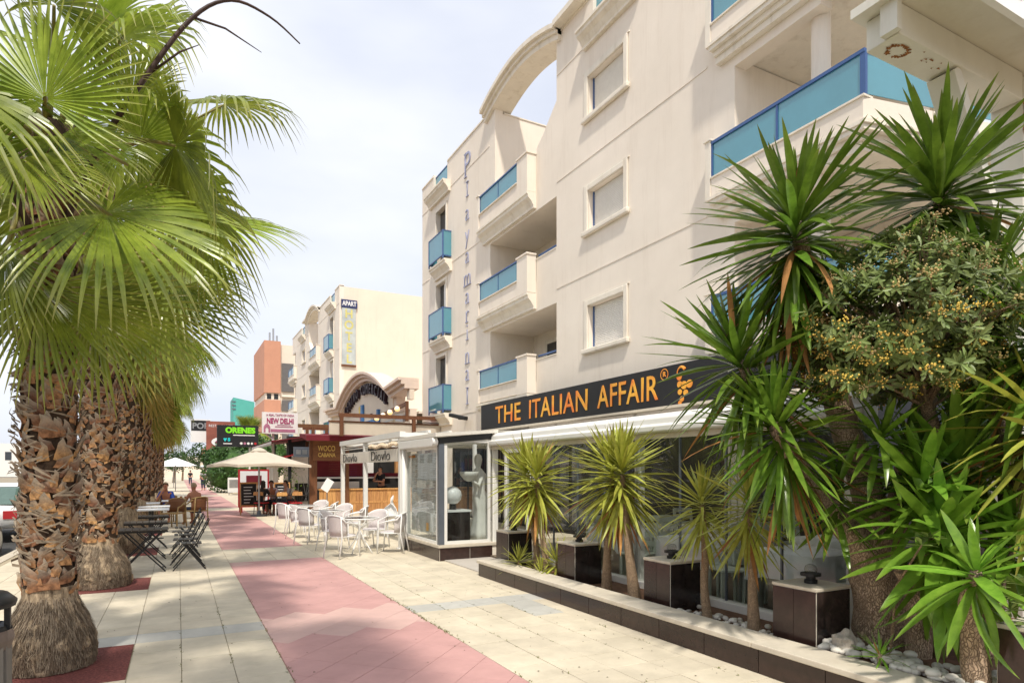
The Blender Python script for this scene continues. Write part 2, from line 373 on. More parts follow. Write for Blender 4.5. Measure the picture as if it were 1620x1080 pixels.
def holes_wall(x0, x1, y0, y1, z0, z1, holes):
    """wall slab between x0 and x1 with rectangular openings (y0,y1,z0,z1)"""
    ys = sorted({y0, y1, *[v for h in holes for v in h[:2]]}); zs = sorted({z0, z1, *[v for h in holes for v in h[2:]]})
    def solid(i, j):
        if i < 0 or j < 0 or i >= len(ys) - 1 or j >= len(zs) - 1: return False
        cy = (ys[i] + ys[i + 1]) / 2; cz = (zs[j] + zs[j + 1]) / 2
        return not any(h[0] < cy < h[1] and h[2] < cz < h[3] for h in holes)
    mb = MB(); idx = {}
    def vi(x, i, j):
        k = (x, i, j)
        if k not in idx:
            idx[k] = len(mb.v); mb.v.append((x, ys[i], zs[j]))
        return idx[k]
    for i in range(len(ys) - 1):
        for j in range(len(zs) - 1):
            if not solid(i, j): continue
            mb.f.append((vi(x0, i, j), vi(x0, i, j + 1), vi(x0, i + 1, j + 1), vi(x0, i + 1, j)))
            mb.f.append((vi(x1, i, j), vi(x1, i + 1, j), vi(x1, i + 1, j + 1), vi(x1, i, j + 1)))
            if not solid(i - 1, j): mb.f.append((vi(x0, i, j), vi(x1, i, j), vi(x1, i, j + 1), vi(x0, i, j + 1)))
            if not solid(i + 1, j): mb.f.append((vi(x0, i + 1, j), vi(x0, i + 1, j + 1), vi(x1, i + 1, j + 1), vi(x1, i + 1, j)))
            if not solid(i, j - 1): mb.f.append((vi(x0, i, j), vi(x0, i + 1, j), vi(x1, i + 1, j), vi(x1, i, j)))
            if not solid(i, j + 1): mb.f.append((vi(x0, i, j + 1), vi(x1, i, j + 1), vi(x1, i + 1, j + 1), vi(x0, i + 1, j + 1)))
    return mb
# ------------------------------------------------------------------ ground, paving
def sheet(name, m, x0, y0, x1, y1, z):
    mb = MB(); mb.quad((x0, y0, z), (x1, y0, z), (x1, y1, z), (x0, y1, z))
    return struct(ob(name, mb, m, fix=False))
sheet('ground', 'earth', -1500, -600, 1500, 2400, -0.16)
sheet('road', 'asphalt', -14, -60, -3.1, 600, -0.13)
bed = MB(); bed.box(-2.9, -12, -0.15, 9.6, 420, -0.014)
pav = struct(ob('pavement', bed, 'joint'))
kb = MB(); kb.box(-3.1, -12, -0.15, -2.9, 420, 0.0)
struct(ob('kerb', kb, 'coping'))
redbed = MB(); redbed.box(0.83, -12, -0.013, 2.50, 48, -0.009)
K['redjoint'] = mat('red_joint', (0.47, 0.30, 0.25), 0.95, 0.2, 20, coord='world')
redp = struct(ob('red_path', redbed, 'redjoint'))

def tile_geo(poly, z, j=0.0028, bv=0.003, th=0.012):
    """convex polygon paver: sides, small bevel, top"""
    c = Vector((sum(p[0] for p in poly) / len(poly), sum(p[1] for p in poly) / len(poly)))
    n = len(poly); mb = MB()
    def ring(off, zz):
        r = []
        for p in poly:
            d = Vector(p) - c; L = d.length
            q = c + d * max(0.2, (L - off * 1.3) / L)
            r.append((q.x, q.y, zz))
        return r
    vs = ring(j, z - th) + ring(j, z - bv * 0.6) + ring(j + bv, z)
    fs = [(k * n + i, k * n + (i + 1) % n, (k + 1) * n + (i + 1) % n, (k + 1) * n + i) for k in (0, 1) for i in range(n)]
    fs.append(tuple(2 * n + i for i in range(n)))
    return vs, fs
def clip(poly, x0, x1, y0, y1):
    for ax, lim, sg in ((0, x0, 1), (0, x1, -1), (1, y0, 1), (1, y1, -1)):
        out = []
        for i in range(len(poly)):
            a, b = poly[i], poly[(i + 1) % len(poly)]
            da, db = (a[ax] - lim) * sg, (b[ax] - lim) * sg
            if da >= 0: out.append(a)
            if da * db < 0:
                t = da / (da - db); out.append((a[0] + (b[0] - a[0]) * t, a[1] + (b[1] - a[1]) * t))
        poly = out
        if not poly: return []
    return poly
def area(p): return abs(sum(p[i][0] * p[(i + 1) % len(p)][1] - p[(i + 1) % len(p)][0] * p[i][1] for i in range(len(p)))) / 2
PALM_Y = [2.4, 6.75, 11.1, 15.45, 19.8, 24.1, 28.5, 32.8, 37.2, 41.5, 46]
PITS = [(-1.72, y - 0.85, -0.38, y + 0.62) for y in PALM_Y]
def in_pit(x0, y0, x1, y1):
    return any(x0 < p[2] and x1 > p[0] and y0 < p[3] and y1 > p[1] for p in PITS)
tile_mesh = {}
n_ind = 0; rest = {'cream': MB(), 'grey_tile': MB()}
rt = random.Random(3)
jobs = []
def square_cells(xs, ys, T=0.4):
    for x in xs:
        for y in ys: jobs.append((x, y, T))
T = 0.402
xl = [0.83 - T * k for k in range(1, 10)]
yl = [1.2 + T * k for k in range(82)]
square_cells(xl, yl, T)
xr = [2.50 + T * k for k in range(0, 17)]
square_cells(xr, yl, T)
for gap in ((12.75, 14.9), (29.5, 31.7)):
    n = int(round((gap[1] - gap[0]) / T)); t2 = (gap[1] - gap[0]) / n
    for k in range(n):
        for i in range(4):
            jobs.append((0.83 + i * 0.4175, gap[0] + k * t2, (0.4175, t2)))
jobs.sort(key=lambda q: q[0] ** 2 * 0.3 + q[1] ** 2)
for x, y, t in jobs:
    tx, ty = t if isinstance(t, tuple) else (t, t)
    if x > 4.2 and y < 9.1: continue                    # planter and terrace stand there
    if x > 4.25 and y < 13.3: continue
    polys = [[(x, y), (x + tx, y), (x + tx, y + ty), (x, y + ty)]]
    for p in PITS:
        if x < p[2] and x + tx > p[0] and y < p[3] and y + ty > p[1]:
            new = []
            for q in polys:
                for r in ((-9, p[0], -99, 999), (p[2], 99, -99, 999), (p[0], p[2], -99, p[1]), (p[0], p[2], p[3], 999)):
                    c = clip(q, *r)
                    if len(c) > 2 and area(c) > 0.002: new.append(c)
            polys = new
    grey = (7.2 < y + ty / 2 < 7.6) or (3.65 < x + tx / 2 < 4.2 and 6.2 < y < 7.4)
    key = 'grey_tile' if grey else 'cream'
    for q in polys:
        z = rt.uniform(-0.0012, 0.0012)
        if n_ind < 290 and y > 3.2 and len(polys) == 1 and -2.0 < x < 4.2 and x / y > -0.22:
            c = (round(tx, 3), round(ty, 3), key)
            if c not in tile_mesh:
                mb = MB(); vs, fs = tile_geo([(0, 0), (tx, 0), (tx, ty), (0, ty)], 0); mb.add(vs, fs); tile_mesh[c] = mb.mesh('paving_slab', key, fix=False)
            o = put('paving_slab', tile_mesh[c], pav); o.location = (x, y, z); n_ind += 1
        else:
            vs, fs = tile_geo(q, z); rest[key].add(vs, fs)
for k, mb in rest.items():
    stuff(ob('far_slabs', mb, k, pav, fix=False))
# red strip: square slabs laid diagonally, cut at the strip's edges
rs = 0.402 * math.sqrt(2) / 2
n_red = 0; rest_r = {'red': MB(), 'pink': MB()}
cells = []
for (g0, g1) in ((1.4, 12.75), (14.9, 29.5)):
    for i in range(-8, 160):
        for k in range(-4, 10):
            cx = 0.83 + k * rs + 0.13; cy = i * rs
            if (i + k) % 2: continue
            if cy < g0 - 0.5 or cy > g1 + 0.5 or cx < 0.3 or cx > 3: continue
            q = clip([(cx - rs, cy), (cx, cy - rs), (cx + rs, cy), (cx, cy + rs)], 0.835, 2.495, g0, g1)
            if len(q) > 2 and area(q) > 0.004: cells.append((cy, cx, q))
cells.sort()
for cy, cx, q in cells:
    key = 'pink' if 6.75 < cy < 7.75 or (12.3 < cy < 12.7 and cx < 1.3) else 'red'
    vs, fs = tile_geo(q, rt.uniform(-0.0006, 0.0006), j=0.0018, bv=0.002)
    if n_red < 285 and cy > 3.0:
        mb = MB(); mb.add(vs, fs); ob('paving_slab', mb, key, redp, fix=False); n_red += 1
    else: rest_r[key].add(vs, fs)
for k, mb in rest_r.items():
    if mb.v: stuff(ob('far_slabs', mb, k, redp, fix=False))
# beyond the laid slabs: cream sheet and red segments
def slab_sheet(name, m, x0, y0, x1, y1, z):
    return sheet(name, m, x0, y0, x1, y1, z)
slab_sheet('far_pavement', 'cream', -2.88, 34.2, 9.5, 418, -0.004)
for g in range(6):
    y0 = 31.7 + g * 16.8
    if g == 0: slab_sheet('far_red_path', 'red', 0.83, y0, 2.5, y0 + 14.6, 0.002)
    else: slab_sheet('far_red_path', 'red', 0.83, y0, 2.5, y0 + 14.6, 0.002)
for i, p in enumerate(PITS):
    mb = MB(); mb.box(p[0] + 0.005, p[1] + 0.005, -0.02, p[2] - 0.005, p[3] - 0.005, -0.004)
    struct(ob('tree_pit', mb, 'rubber', bevel=0.004))
# weeds in joints and small litter
wd = MB()
for i in range(240):
    e = rt.random()
    if e < 0.45: x = 2.5 + rt.gauss(0, 0.012); y = rt.choice((rt.uniform(4, 11), rt.uniform(6.0, 8.6)))
    elif e < 0.6: x = 0.83 + rt.gauss(0, 0.01); y = rt.uniform(4.5, 9)
    elif e < 0.75: x = 0.83 - 0.402 * rt.randint(1, 3); y = rt.uniform(4.5, 10)
    else: x = 2.5 + 0.402 * rt.randint(1, 4); y = rt.uniform(3.6, 9)
    for k in range(3):
        a = rt.uniform(0, 6.28); L = rt.uniform(0.008, 0.022); px = x + rt.gauss(0, 0.01); py = y + rt.gauss(0, 0.018)
        d = Vector((math.cos(a), math.sin(a), 0)); s_ = Vector((-d.y, d.x, 0)) * 0.005
        wd.quad(Vector((px, py, 0.001)) - s_, Vector((px, py, 0.001)) + s_, Vector((px, py, 0.002)) + d * L + s_ * 0.3 + Vector((0, 0, L * 0.5)), Vector((px, py, 0.002)) + d * L - s_ * 0.3 + Vector((0, 0, L * 0.5)))
K['weed'] = mat('weed', (0.16, 0.16, 0.05), 0.8, 0.3, 20)
tag(ob('joint_weeds', wd, 'weed', fix=False), 'tiny weeds growing in the joints of the paving', 'weeds', kind='stuff')
lf = MB()
for i in range(230):
    x = rt.choice((rt.uniform(-0.9, 4.2), rt.uniform(2.5, 4.2))); y = rt.uniform(3.5, 12); a = rt.uniform(0, 6.28); L = rt.uniform(0.008, 0.028); wv = L * 0.35
    d = Vector((math.cos(a), math.sin(a), 0)); s_ = Vector((-d.y, d.x, 0))
    p = Vector((x, y, 0.003))
    lf.quad(p, p + d * L * .5 + s_ * wv + Vector((0, 0, .004)), p + d * L, p + d * L * .5 - s_ * wv + Vector((0, 0, .003)))
K['litter'] = mat('litter', (0.13, 0.10, 0.06), 0.9, 0.3, 20)
tag(ob('leaf_litter', lf, 'litter', fix=False), 'small dry leaf scraps scattered over the paving', 'litter', kind='stuff')

# ------------------------------------------------------------------ the two apartment buildings (mirror images)
def apartment(label, near, mirror=None):
    """front plane at X=9.45; y runs 6.15..26.3, mirrored for the far block"""
    Yf = (lambda y: y) if mirror is None else (lambda y: mirror - y)
    X0 = 9.45
    b = thing('apartment_building', label, 'building', (9.45, Yf(16.2), 0))
    def P(name, mb, m, parent=None, **kw): return ob(name, mb, m, parent or b, **kw)
    def B(mb, x0, y0, z0, x1, y1, z1): return mb.box(x0, Yf(y0), z0, x1, Yf(y1), z1)
    FL = (4.0, 7.0, 10.0)                # balcony floor levels, period 3 m
    TOP = 13.94
    holes = []
    def H(y0, y1, z0, z1):
        a, c = Yf(y0), Yf(y1); holes.append((min(a, c), max(a, c), z0, z1))
    win_z = ((4.86, 5.98), (7.93, 8.97), (10.89, 11.93))
    for z0, z1 in win_z: H(12.13, 13.63, z0, z1)
    for f in FL: H(23.5, 24.55, f + 0.02, f + 2.3)
    for f in FL[:2]: H(15.2, 19.5, f + 0.35, f + 2.44)
    H(15.2, 19.13, 10.35, TOP + 0.1)
    H(6.9, 8.74, 4.3, 6.46); H(6.9, 8.74, 7.3, 9.46); H(6.9, 8.74, 10.3, 12.46)
    H(11.9, 13.42, 13.25, TOP + 0.1); H(23.4, 24.9, 13.25, TOP + 0.1)
    y0, y1 = sorted((Yf(6.9), Yf(26.3)))
    P('wall', holes_wall(X0, X0 + 0.3, y0, y1, 0, TOP, holes), 'stucco')
    # sloped parapet beside the roof terrace
    pz = [(15.2, 10.35), (16.38, 10.35), (16.38, 11.2), (16.3, 11.32), (16.0, 11.5), (15.2, 12.15)]
    mb = MB(); mb.prism([(X0 + 0.002, Yf(y), z) for y, z in pz], (0.28, 0, 0)); P('terrace_parapet', mb, 'stucco')
    # body behind the front: end walls, back, roofs
    mb = MB(); B(mb, X0 + 0.3, 26.0, 0, 20, 26.299, TOP - 0.002); P('end_wall', mb, 'stucco_b')
    mb = MB(); B(mb, X0 + 0.3, 19.13, 9.9, 14, 19.4, TOP - 0.15); P('terrace_side_wall', mb, 'stucco')
    mb = MB(); B(mb, X0 + 0.3, 14.9, 9.9, 14, 15.2, TOP - 0.15); P('terrace_side_wall', mb, 'stucco')
    mb = MB(); B(mb, 14.0, 14.9, 9.9, 14.3, 19.4, 12.6); P('terrace_back_wall', mb, 'stucco')
    mb = MB(); B(mb, X0 + 0.3, 19.4, 13.1, 20, 26.0, 13.3); B(mb, X0 + 0.3, 6.9, 13.1, 20, 14.9, 13.3); B(mb, X0 + 0.3, 14.9, 9.75, 20, 19.4, 9.9); P('roof', mb, 'mould')
    # thin coping along the parapet
    for a, c in ((6.9, 11.88), (13.44, 15.2), (19.13, 23.38), (24.92, 26.3)):
        mb = MB(); B(mb, X0 - 0.03, a, TOP + 0.002, X0 + 0.33, c, TOP + 0.045); P('coping', mb, 'mould')
    mb = MB(); B(mb, X0 + 0.33, 19.10, TOP - 0.148, 14, 19.43, TOP - 0.11); P('coping', mb, 'mould')
    # string courses
    for z in (3.81, 6.81, 9.81, 12.81):
        for a, c in ((9.45, 15.18), (19.55, 23.1), (25.4, 26.29)):
            if z > 12 and a < 10: c = 15.18
            mb = MB(); B(mb, X0 - 0.014, a, z, X0 - 0.001, c, z + 0.045); P('string_course', mb, 'stucco')
    # windows with cast frames, sills, shutters
    def window(ya, yb, z0, z1, shutter=True):
        fm = MB(); g = 0.15
        for q in ((ya - g, z0 - 0.001, ya, z1 + g), (yb, z0 - 0.001, yb + g, z1 + g), (ya, z1, yb, z1 + g)):
            B(fm, X0 - 0.05, q[0], q[1], X0 - 0.001, q[2], q[3])
        wn = P('window', fm, 'mould', bevel=0.018)
        s2 = MB()
        B(s2, X0 - 0.032, ya - g - 0.05, z1 + g + 0.001, X0 - 0.001, yb + g + 0.05, z1 + g + 0.03); ob('window_head', s2, 'mould', wn)
        sl = MB(); B(sl, X0 - 0.11, ya - g - 0.07, z0 - 0.13, X0 - 0.001, yb + g + 0.07, z0 - 0.002); ob('sill', sl, 'mould', wn, bevel=0.03, seg=3)
        bf = MB(); B(bf, X0 + 0.14, ya + 0.001, z0 + 0.001, X0 + 0.19, ya + 0.045, z1); B(bf, X0 + 0.14, yb - 0.045, z0 + 0.001, X0 + 0.19, yb - 0.001, z1); ob('window_frame', bf, 'blue', wn)
        if shutter:
            n = 24; sh = MB()
            for k in range(n):
                za = z0 + 0.005 + (z1 - z0 - 0.01) * k / n; zb = z0 + 0.005 + (z1 - z0 - 0.01) * (k + 1) / n
                sh.prism([(X0 + 0.17, Yf(ya + 0.047), za), (X0 + 0.155, Yf(ya + 0.047), (za + zb) / 2), (X0 + 0.17, Yf(ya + 0.047), zb - 0.006), (X0 + 0.18, Yf(ya + 0.047), zb), (X0 + 0.18, Yf(ya + 0.047), za)], (0, (1 if mirror is None else -1) * (yb - ya - 0.094), 0))
            stuff(ob('roller_shutter', sh, 'shutter', wn))
        pn = MB(); B(pn, X0 + 0.2, ya, z0, X0 + 0.22, yb, z1); ob('pane', pn, 'pane', wn)
    for z0, z1 in win_z: window(12.13, 13.63, z0, z1)
    # moulded cornice profile under balconies: polygon in X,Z swept along Y
    def moulding(ya, yb, zt, h=0.42, out=0.30, xb=X0):
        pr = [(0, 0), (-out, 0), (-out, -h * .14), (-out * .88, -h * .2), (-out * .86, -h * .36), (-out * .55, -h * .55), (-out * .36, -h * .78), (-out * .3, -h * .84), (-out * .3, -h), (0, -h)]
        mb = MB(); mb.prism([(xb - 0.001 + x, Yf(ya), zt + z) for x, z in pr], (0, (1 if mirror is None else -1) * (yb - ya), 0)); return mb
    # small box balconies
    for f in FL:
        bal = P('balcony', moulding(22.9, 24.62, f - 0.05, 0.45, 0.34), 'mould')
        xa = X0 - 0.36; ya, yb = 22.98, 24.52; z0, z1 = f + 0.06, f + 1.06
        g1 = MB(); B(g1, xa, ya + 0.03, z0 + 0.03, xa + 0.012, yb - 0.03, z1 - 0.03); ob('glass_panel', g1, 'teal', bal)
        g2 = MB(); B(g2, xa + 0.03, ya, z0 + 0.03, X0 - 0.002, ya + 0.012, z1 - 0.03); B(g2, xa + 0.03, yb - 0.012, z0 + 0.03, X0 - 0.002, yb, z1 - 0.03); ob('side_panel', g2, 'teal', bal)
        r = MB()
        for z in (z0, z1 - 0.03):
            B(r, xa - 0.015, ya - 0.015, z, xa + 0.03, yb + 0.015, z + 0.035); B(r, xa + 0.03, ya - 0.015, z, X0, ya + 0.03, z + 0.035); B(r, xa + 0.03, yb - 0.03, z, X0, yb + 0.015, z + 0.035)
        for yy in (ya - 0.016, yb - 0.03):
            B(r, xa - 0.016, yy, z0 - 0.1, xa + 0.03, yy + 0.046, z1 + 0.006)
        ob('rail', r, 'blue', bal)
        fm = MB()
        for q in ((23.38, f, 23.5, f + 2.42), (24.55, f, 24.67, f + 2.42), (23.5, f + 2.3, 24.55, f + 2.42)): B(fm, X0 - 0.05, q[0], q[1], X0 - 0.001, q[2], q[3])
        dr = P('balcony_door', fm, 'mould', bevel=0.015)
        pn = MB(); B(pn, X0 + 0.16, 23.5, f + 0.02, X0 + 0.18, 24.55, f + 2.3); ob('pane', pn, 'pane', dr)
        if f == FL[1]:
            cu = MB(); B(cu, X0 + 0.12, 23.52, f + 0.1, X0 + 0.15, 24.05, f + 2.28); ob('curtain', cu, 'shutter', dr)
    # top glass inserts in the parapet with brackets below
    for ya, yb in ((11.9, 13.42), (23.4, 24.9)):
        g = MB(); B(g, X0 + 0.1, ya, 13.27, X0 + 0.112, yb, 13.9); gp = P('parapet_glass', g, 'teal')
        r = MB(); B(r, X0 + 0.08, ya, 13.905, X0 + 0.14, yb, 13.95); ob('rail', r, 'blue', gp)
        P('bracket', moulding(ya - 0.35, yb + 0.35, 13.1, 0.42, 0.34), 'mould')
    # loggias with projecting glass balconies
    for k, f in enumerate(FL):
        xa = X0 - 0.28
        lo = MB()
        B(lo, xa, 16.52, f + 0.02, X0 - 0.002, 19.76, f + 0.46)
        bal = P('balcony', lo, 'stucco', bevel=0.01)
        for nm, ya, yb in (('pier', 16.36, 17.0), ('pier', 19.78, 19.93)):
            m1 = MB(); B(m1, xa - 0.03, ya, f + 0.0, X0 - 0.002, yb, f + 1.12); B(m1, xa - 0.06, ya - 0.03, f + 1.121, X0 - 0.002, yb + 0.03, f + 1.17); ob(nm, m1, 'stucco', bal)
        ob('cornice', moulding(16.34, 19.95, f - 0.02, 0.46, 0.33), 'mould', bal)
        ledge = MB(); B(ledge, xa - 0.05, 17.02, f + 0.462, X0 + 0.05, 19.76, f + 0.49); ob('ledge', ledge, 'mould', bal)
        for ya, yb in ((17.04, 18.37), (18.41, 19.74)):
            g = MB(); B(g, xa + 0.03, ya, f + 0.5, xa + 0.042, yb, f + 1.08); ob('glass_panel', g, 'teal', bal)
        r = MB(); B(r, xa, 17.01, f + 1.08, xa + 0.07, 19.77, f + 1.125)
        for y in (17.01, 18.37, 19.74): B(r, xa + 0.02, y, f + 0.492, xa + 0.052, y + 0.035, f + 1.079)
        ob('rail', r, 'blue', bal)
        if k < 2:
            # loggia room
            rm = MB(); xb = 11.15
            B(rm, X0 + 0.3, 15.0, f - 0.1, xb + 0.3, 19.7, f + 0.05); fl = P('loggia_floor', rm, 'mould')
            rm = MB(); B(rm, X0 + 0.3, 15.0, f + 2.44, xb + 0.3, 19.7, f + 2.6); P('loggia_ceiling', rm, 'stucco')
            rm = MB(); B(rm, xb, 15.2, f + 0.05, xb + 0.2, 19.5, f + 2.44); P('loggia_wall', rm, 'stucco')
            rm = MB(); B(rm, X0 + 0.3, 19.5, f + 0.05, xb + 0.2, 19.7, f + 2.44); P('loggia_wall', rm, 'stucco')
            rm = MB(); B(rm, X0 + 0.3, 15.0, f + 0.05, xb + 0.2, 15.2, f + 2.44); P('loggia_wall', rm, 'stucco')
            fm = MB(); yy0, yy1 = 16.4, 18.5
            for q in ((yy0 - 0.14, f + 0.05, yy0, f + 2.14), (yy1, f + 0.05, yy1 + 0.14, f + 2.14), (yy0, f + 2.0, yy1, f + 2.14)): B(fm, xb - 0.05, q[0], q[1], xb - 0.001, q[2], q[3])
            dr = P('loggia_door', fm, 'mould', bevel=0.012)
            pn = MB(); B(pn, xb - 0.02, yy0, f + 0.05, xb - 0.003, yy1, f + 2.0); ob('pane', pn, 'pane', dr)
            cu = MB(); B(cu, xb - 0.035, yy0 + 0.02, f + 0.06, xb - 0.022, yy0 + 0.5, f + 1.98); ob('curtain', cu, 'wood_d' if k == 0 else 'shutter', dr)
            # parapet between pier and bay, with a round rail above
            r = MB(); r.tube([(X0 + 0.1, Yf(15.2), f + 1.12), (X0 + 0.1, Yf(16.36), f + 1.12)], 0.03, 8); P('handrail', r, 'blue')
            r = MB(); B(r, X0 + 0.0005, 15.2, f + 0.35, X0 + 0.28, 16.34, f + 0.98); P('loggia_parapet', r, 'stucco')
            r = MB(); B(r, X0 - 0.02, 15.2, f + 0.981, X0 + 0.3, 16.34, f + 1.01); P('coping', r, 'mould')
    rm = MB(); 
    for q in ((17.0, 9.9, 17.1, 12.0), (17.9, 9.9, 18.0, 12.0), (17.1, 11.9, 17.9, 12.0)): B(rm, 13.94, q[0], q[1], 13.999, q[2], q[3])
    dr = P('terrace_door', rm, 'mould'); pn = MB(); B(pn, 13.97, 17.1, 9.9, 13.99, 17.9, 11.9); ob('pane', pn, 'pane', dr)
    # big arch over the roof terrace
    n = 20; prof_o = []; prof_i = []
    for i in range(n + 1):
        t = i / n; y = 14.95 + (19.75 - 14.95) * t; s_ = math.sin(PI * t)
        prof_o.append((y, 14.02 + 0.50 * s_ ** 0.9)); prof_i.append((y, 13.68 + 0.50 * s_ ** 0.9))
    def arch(xa, xb, dz0, dz1):
        mb = MB()
        vs = []; fs = []
        for (y, zo), (_, zi) in zip(prof_o, prof_i):
            vs += [(xa, Yf(y), zi + dz0), (xb, Yf(y), zi + dz0), (xb, Yf(y), zo + dz1), (xa, Yf(y), zo + dz1)]
        for i in range(n):
            for k in range(4): fs.append((i * 4 + k, i * 4 + (k + 1) % 4, i * 4 + 4 + (k + 1) % 4, i * 4 + 4 + k))
        fs += [(0, 1, 2, 3), (n * 4 + 3, n * 4 + 2, n * 4 + 1, n * 4)]
        mb.add(vs, fs); return mb
    ar = P('arch', arch(X0 - 0.12, X0 + 0.62, 0, 0), 'mould')
    ob('arch_trim', arch(X0 - 0.2, X0 + 0.68, 0.16, 0.003), 'mould', ar)
    ob('arch_trim', arch(X0 - 0.3, X0 + 0.76, 0.27, 0.06), 'mould', ar)
    e1 = MB(); B(e1, X0 - 0.3, 13.6, 13.99, X0 + 0.6, 14.95, 14.14); B(e1, X0 - 0.18, 13.7, 13.986, X0 + 0.5, 14.94, 13.989); ob('arch_end', e1, 'mould', ar, bevel=0.02)
    # corner loggias at the street end
    for k, f in enumerate(FL):
        xa = X0 - 0.25
        s1 = MB(); s1.prism([(xa, Yf(9.1), f + 0.02), (xa, Yf(6.0), f + 0.02), (X0 + 5.5, Yf(4.85), f + 0.02), (X0 + 5.5, Yf(9.1), f + 0.02)], (0, 0, 0.36))
        bal = P('corner_balcony', s1, 'stucco')
        c1 = MB(); pts = [(xa, 9.36), (xa, 6.15), (X0 + 5.5, 5.0)]
        for off, z0, z1 in ((0.06, f - 0.04, f + 0.018), (0.03, f - 0.12, f - 0.042), (-0.06, f - 0.22, f - 0.122), (-0.12, f - 0.35, f - 0.222)):
            c1.prism([(xa - off, Yf(9.1 + max(off, 0)), z0), (xa - off, Yf(6.0 - off), z0), (X0 + 5.5, Yf(4.85 - off), z0), (X0 + 5.5, Yf(9.1 + max(off, 0)), z0)], (0, 0, z1 - z0))
        ob('cornice', c1, 'mould', bal)
        l1 = MB(); B(l1, xa - 0.03, 5.97, f + 0.382, xa + 0.2, 9.10, f + 0.41); ob('ledge', l1, 'mould', bal)
        p1 = MB(); B(p1, xa - 0.02, 9.11, f + 0.0, X0 - 0.003, 9.24, f + 1.13); B(p1, xa - 0.05, 9.08, f + 1.131, X0 - 0.003, 9.27, f + 1.17); ob('pier', p1, 'mould', bal)
        for ya, yb in ((6.05, 7.56), (7.60, 9.07)):
            g = MB(); B(g, xa + 0.03, ya, f + 0.43, xa + 0.042, yb, f + 1.06); ob('glass_panel', g, 'teal', bal)
        d = Vector((5.75, -1.15, 0)).normalized()
        for a, c in ((0.06, 1.5), (1.54, 3.0), (3.04, 4.5)):
            g = MB(); A_ = Vector((xa + 0.02, 6.0, 0)) + d * a; C_ = Vector((xa + 0.02, 6.0, 0)) + d * c
            g.bar((A_.x, Yf(A_.y), f + 0.745), (C_.x, Yf(C_.y), f + 0.745), 0.012, 0.63); ob('glass_panel', g, 'teal', bal)
        r = MB(); B(r, xa, 5.98, f + 1.06, xa + 0.07, 9.10, f + 1.115)
        E_ = Vector((xa + 0.035, 5.99, 0)) + d * 4.6
        r.bar((xa + 0.07, Yf(5.99), f + 1.088), (E_.x, Yf(E_.y), f + 1.088), 0.07, 0.05)
        for y in (5.97, 7.56, 9.07): B(r, xa + 0.01, y, f + 0.412, xa + 0.062, y + 0.04 + (0.05 if y < 7 else 0), f + 1.059)
        ob('rail', r, 'blue', bal)
        cl = MB(); cl.lathe([(0.155, 0), (0.155, 2.24)], 20, (X0 + 0.35, Yf(7.15), f + 0.38)); ob('column', cl, 'stucco', bal, smooth=False)
        bw = MB(); B(bw, 12.4, 6.9, f + 0.38, 12.6, 9.1, f + 2.63); B(bw, X0 + 0.3, 8.76, f + 0.38, 12.4, 9.05, f + 2.63); P('loggia_wall', bw, 'stucco')
    return b, Yf, P, B
b1, _, P1, B1 = apartment('tall cream apartment building with an arch on its roof and blue vertical lettering', True)
# right-hand pieces of the front above balcony level have no wall in front of the corner loggia
LET = [('P', 12.95, 1.32), ('l', 12.05, .82), ('a', 11.2, .95), ('y', 10.4, .95), ('a', 9.62, .95), ('m', 8.8, .95), ('a', 8.12, .95), ('r', 7.45, .95), ('i', 6.78, .9), ('n', 5.92, .95), ('a', 5.28, .95), ('I', 4.42, .92)]
for ch, z, s_ in LET:
    o = text(ch, s_, 'letter', FX, (9.45 - 0.022, 21.4, z), b1, 'letter', sx=0.95, bold=-0.018, ext=0.012)
    if ch in 'PlrimnI':
        # serifs
        sb = MB(); bb = [v.co for v in o.data.vertices]; z0 = min(v.z for v in bb); z1 = max(v.z for v in bb); ya = min(v.y for v in bb); yb = max(v.y for v in bb)
        ss = []
        if ch in 'lI': ss = [((ya + yb) / 2, z0), ((ya + yb) / 2, z1)]
        elif ch == 'P': ss = [(yb - 0.05, z0), (yb - 0.05, z1)]
        elif ch == 'i': ss = [((ya + yb) / 2, z0)]
        elif ch == 'r': ss = [(yb - 0.05, z0)]
        elif ch == 'n': ss = [(yb - 0.05, z0), (ya + 0.05, z0)]
        elif ch == 'm': ss = [(yb - 0.05, z0), (ya + 0.05, z0), ((ya + yb) / 2, z0)]
        for yy, zz in ss: sb.box(9.408, yy - 0.11, zz - 0.012, 9.4475, yy + 0.11, zz + 0.012)
        ob('serif', sb, 'letter', o)
b2, _, P2, B2 = apartment('cream apartment hotel with grey and yellow vertical panel on its blank end wall', False, mirror=68.7)
# end wall face of the far block towards the camera carries the sign
sg = thing('hotel_sign', 'tall grey panel with yellow letters HOTEL under a dark APART plate', 'sign', (10.0, 42.3, 8.7))
K['panel'] = mat('sign_panel', (0.42, 0.46, 0.47), 0.5, 0.15, 1.5, col2=(0.50, 0.53, 0.50), coord='world')
K['hyellow'] = mat('faded_yellow', (0.62, 0.56, 0.20), 0.6, 0.1)
mb = MB(); mb.box(9.60, 42.28, 8.75, 10.5, 42.38, 12.5); ob('panel', mb, 'panel', sg)
mb = MB(); mb.box(9.57, 42.27, 8.62, 10.53, 42.4, 8.748); ob('panel_base', mb, 'wood_d', sg)
mb = MB(); mb.box(9.55, 42.26, 12.52, 10.6, 42.38, 13.05); ob('top_plate', mb, mat('navy', (0.03, 0.04, 0.12), 0.5), sg)
text('APART', 0.42, 'whiteplastic', FY, (10.075, 42.25, 12.78), sg, sx=0.72, bold=0.012)
for i, ch in enumerate('HOTEL'): text(ch, 0.80, 'hyellow', FY, (10.05, 42.272, 12.1 - i * 0.75), sg, name='letter', sx=0.95, bold=0.02, ext=0.005)
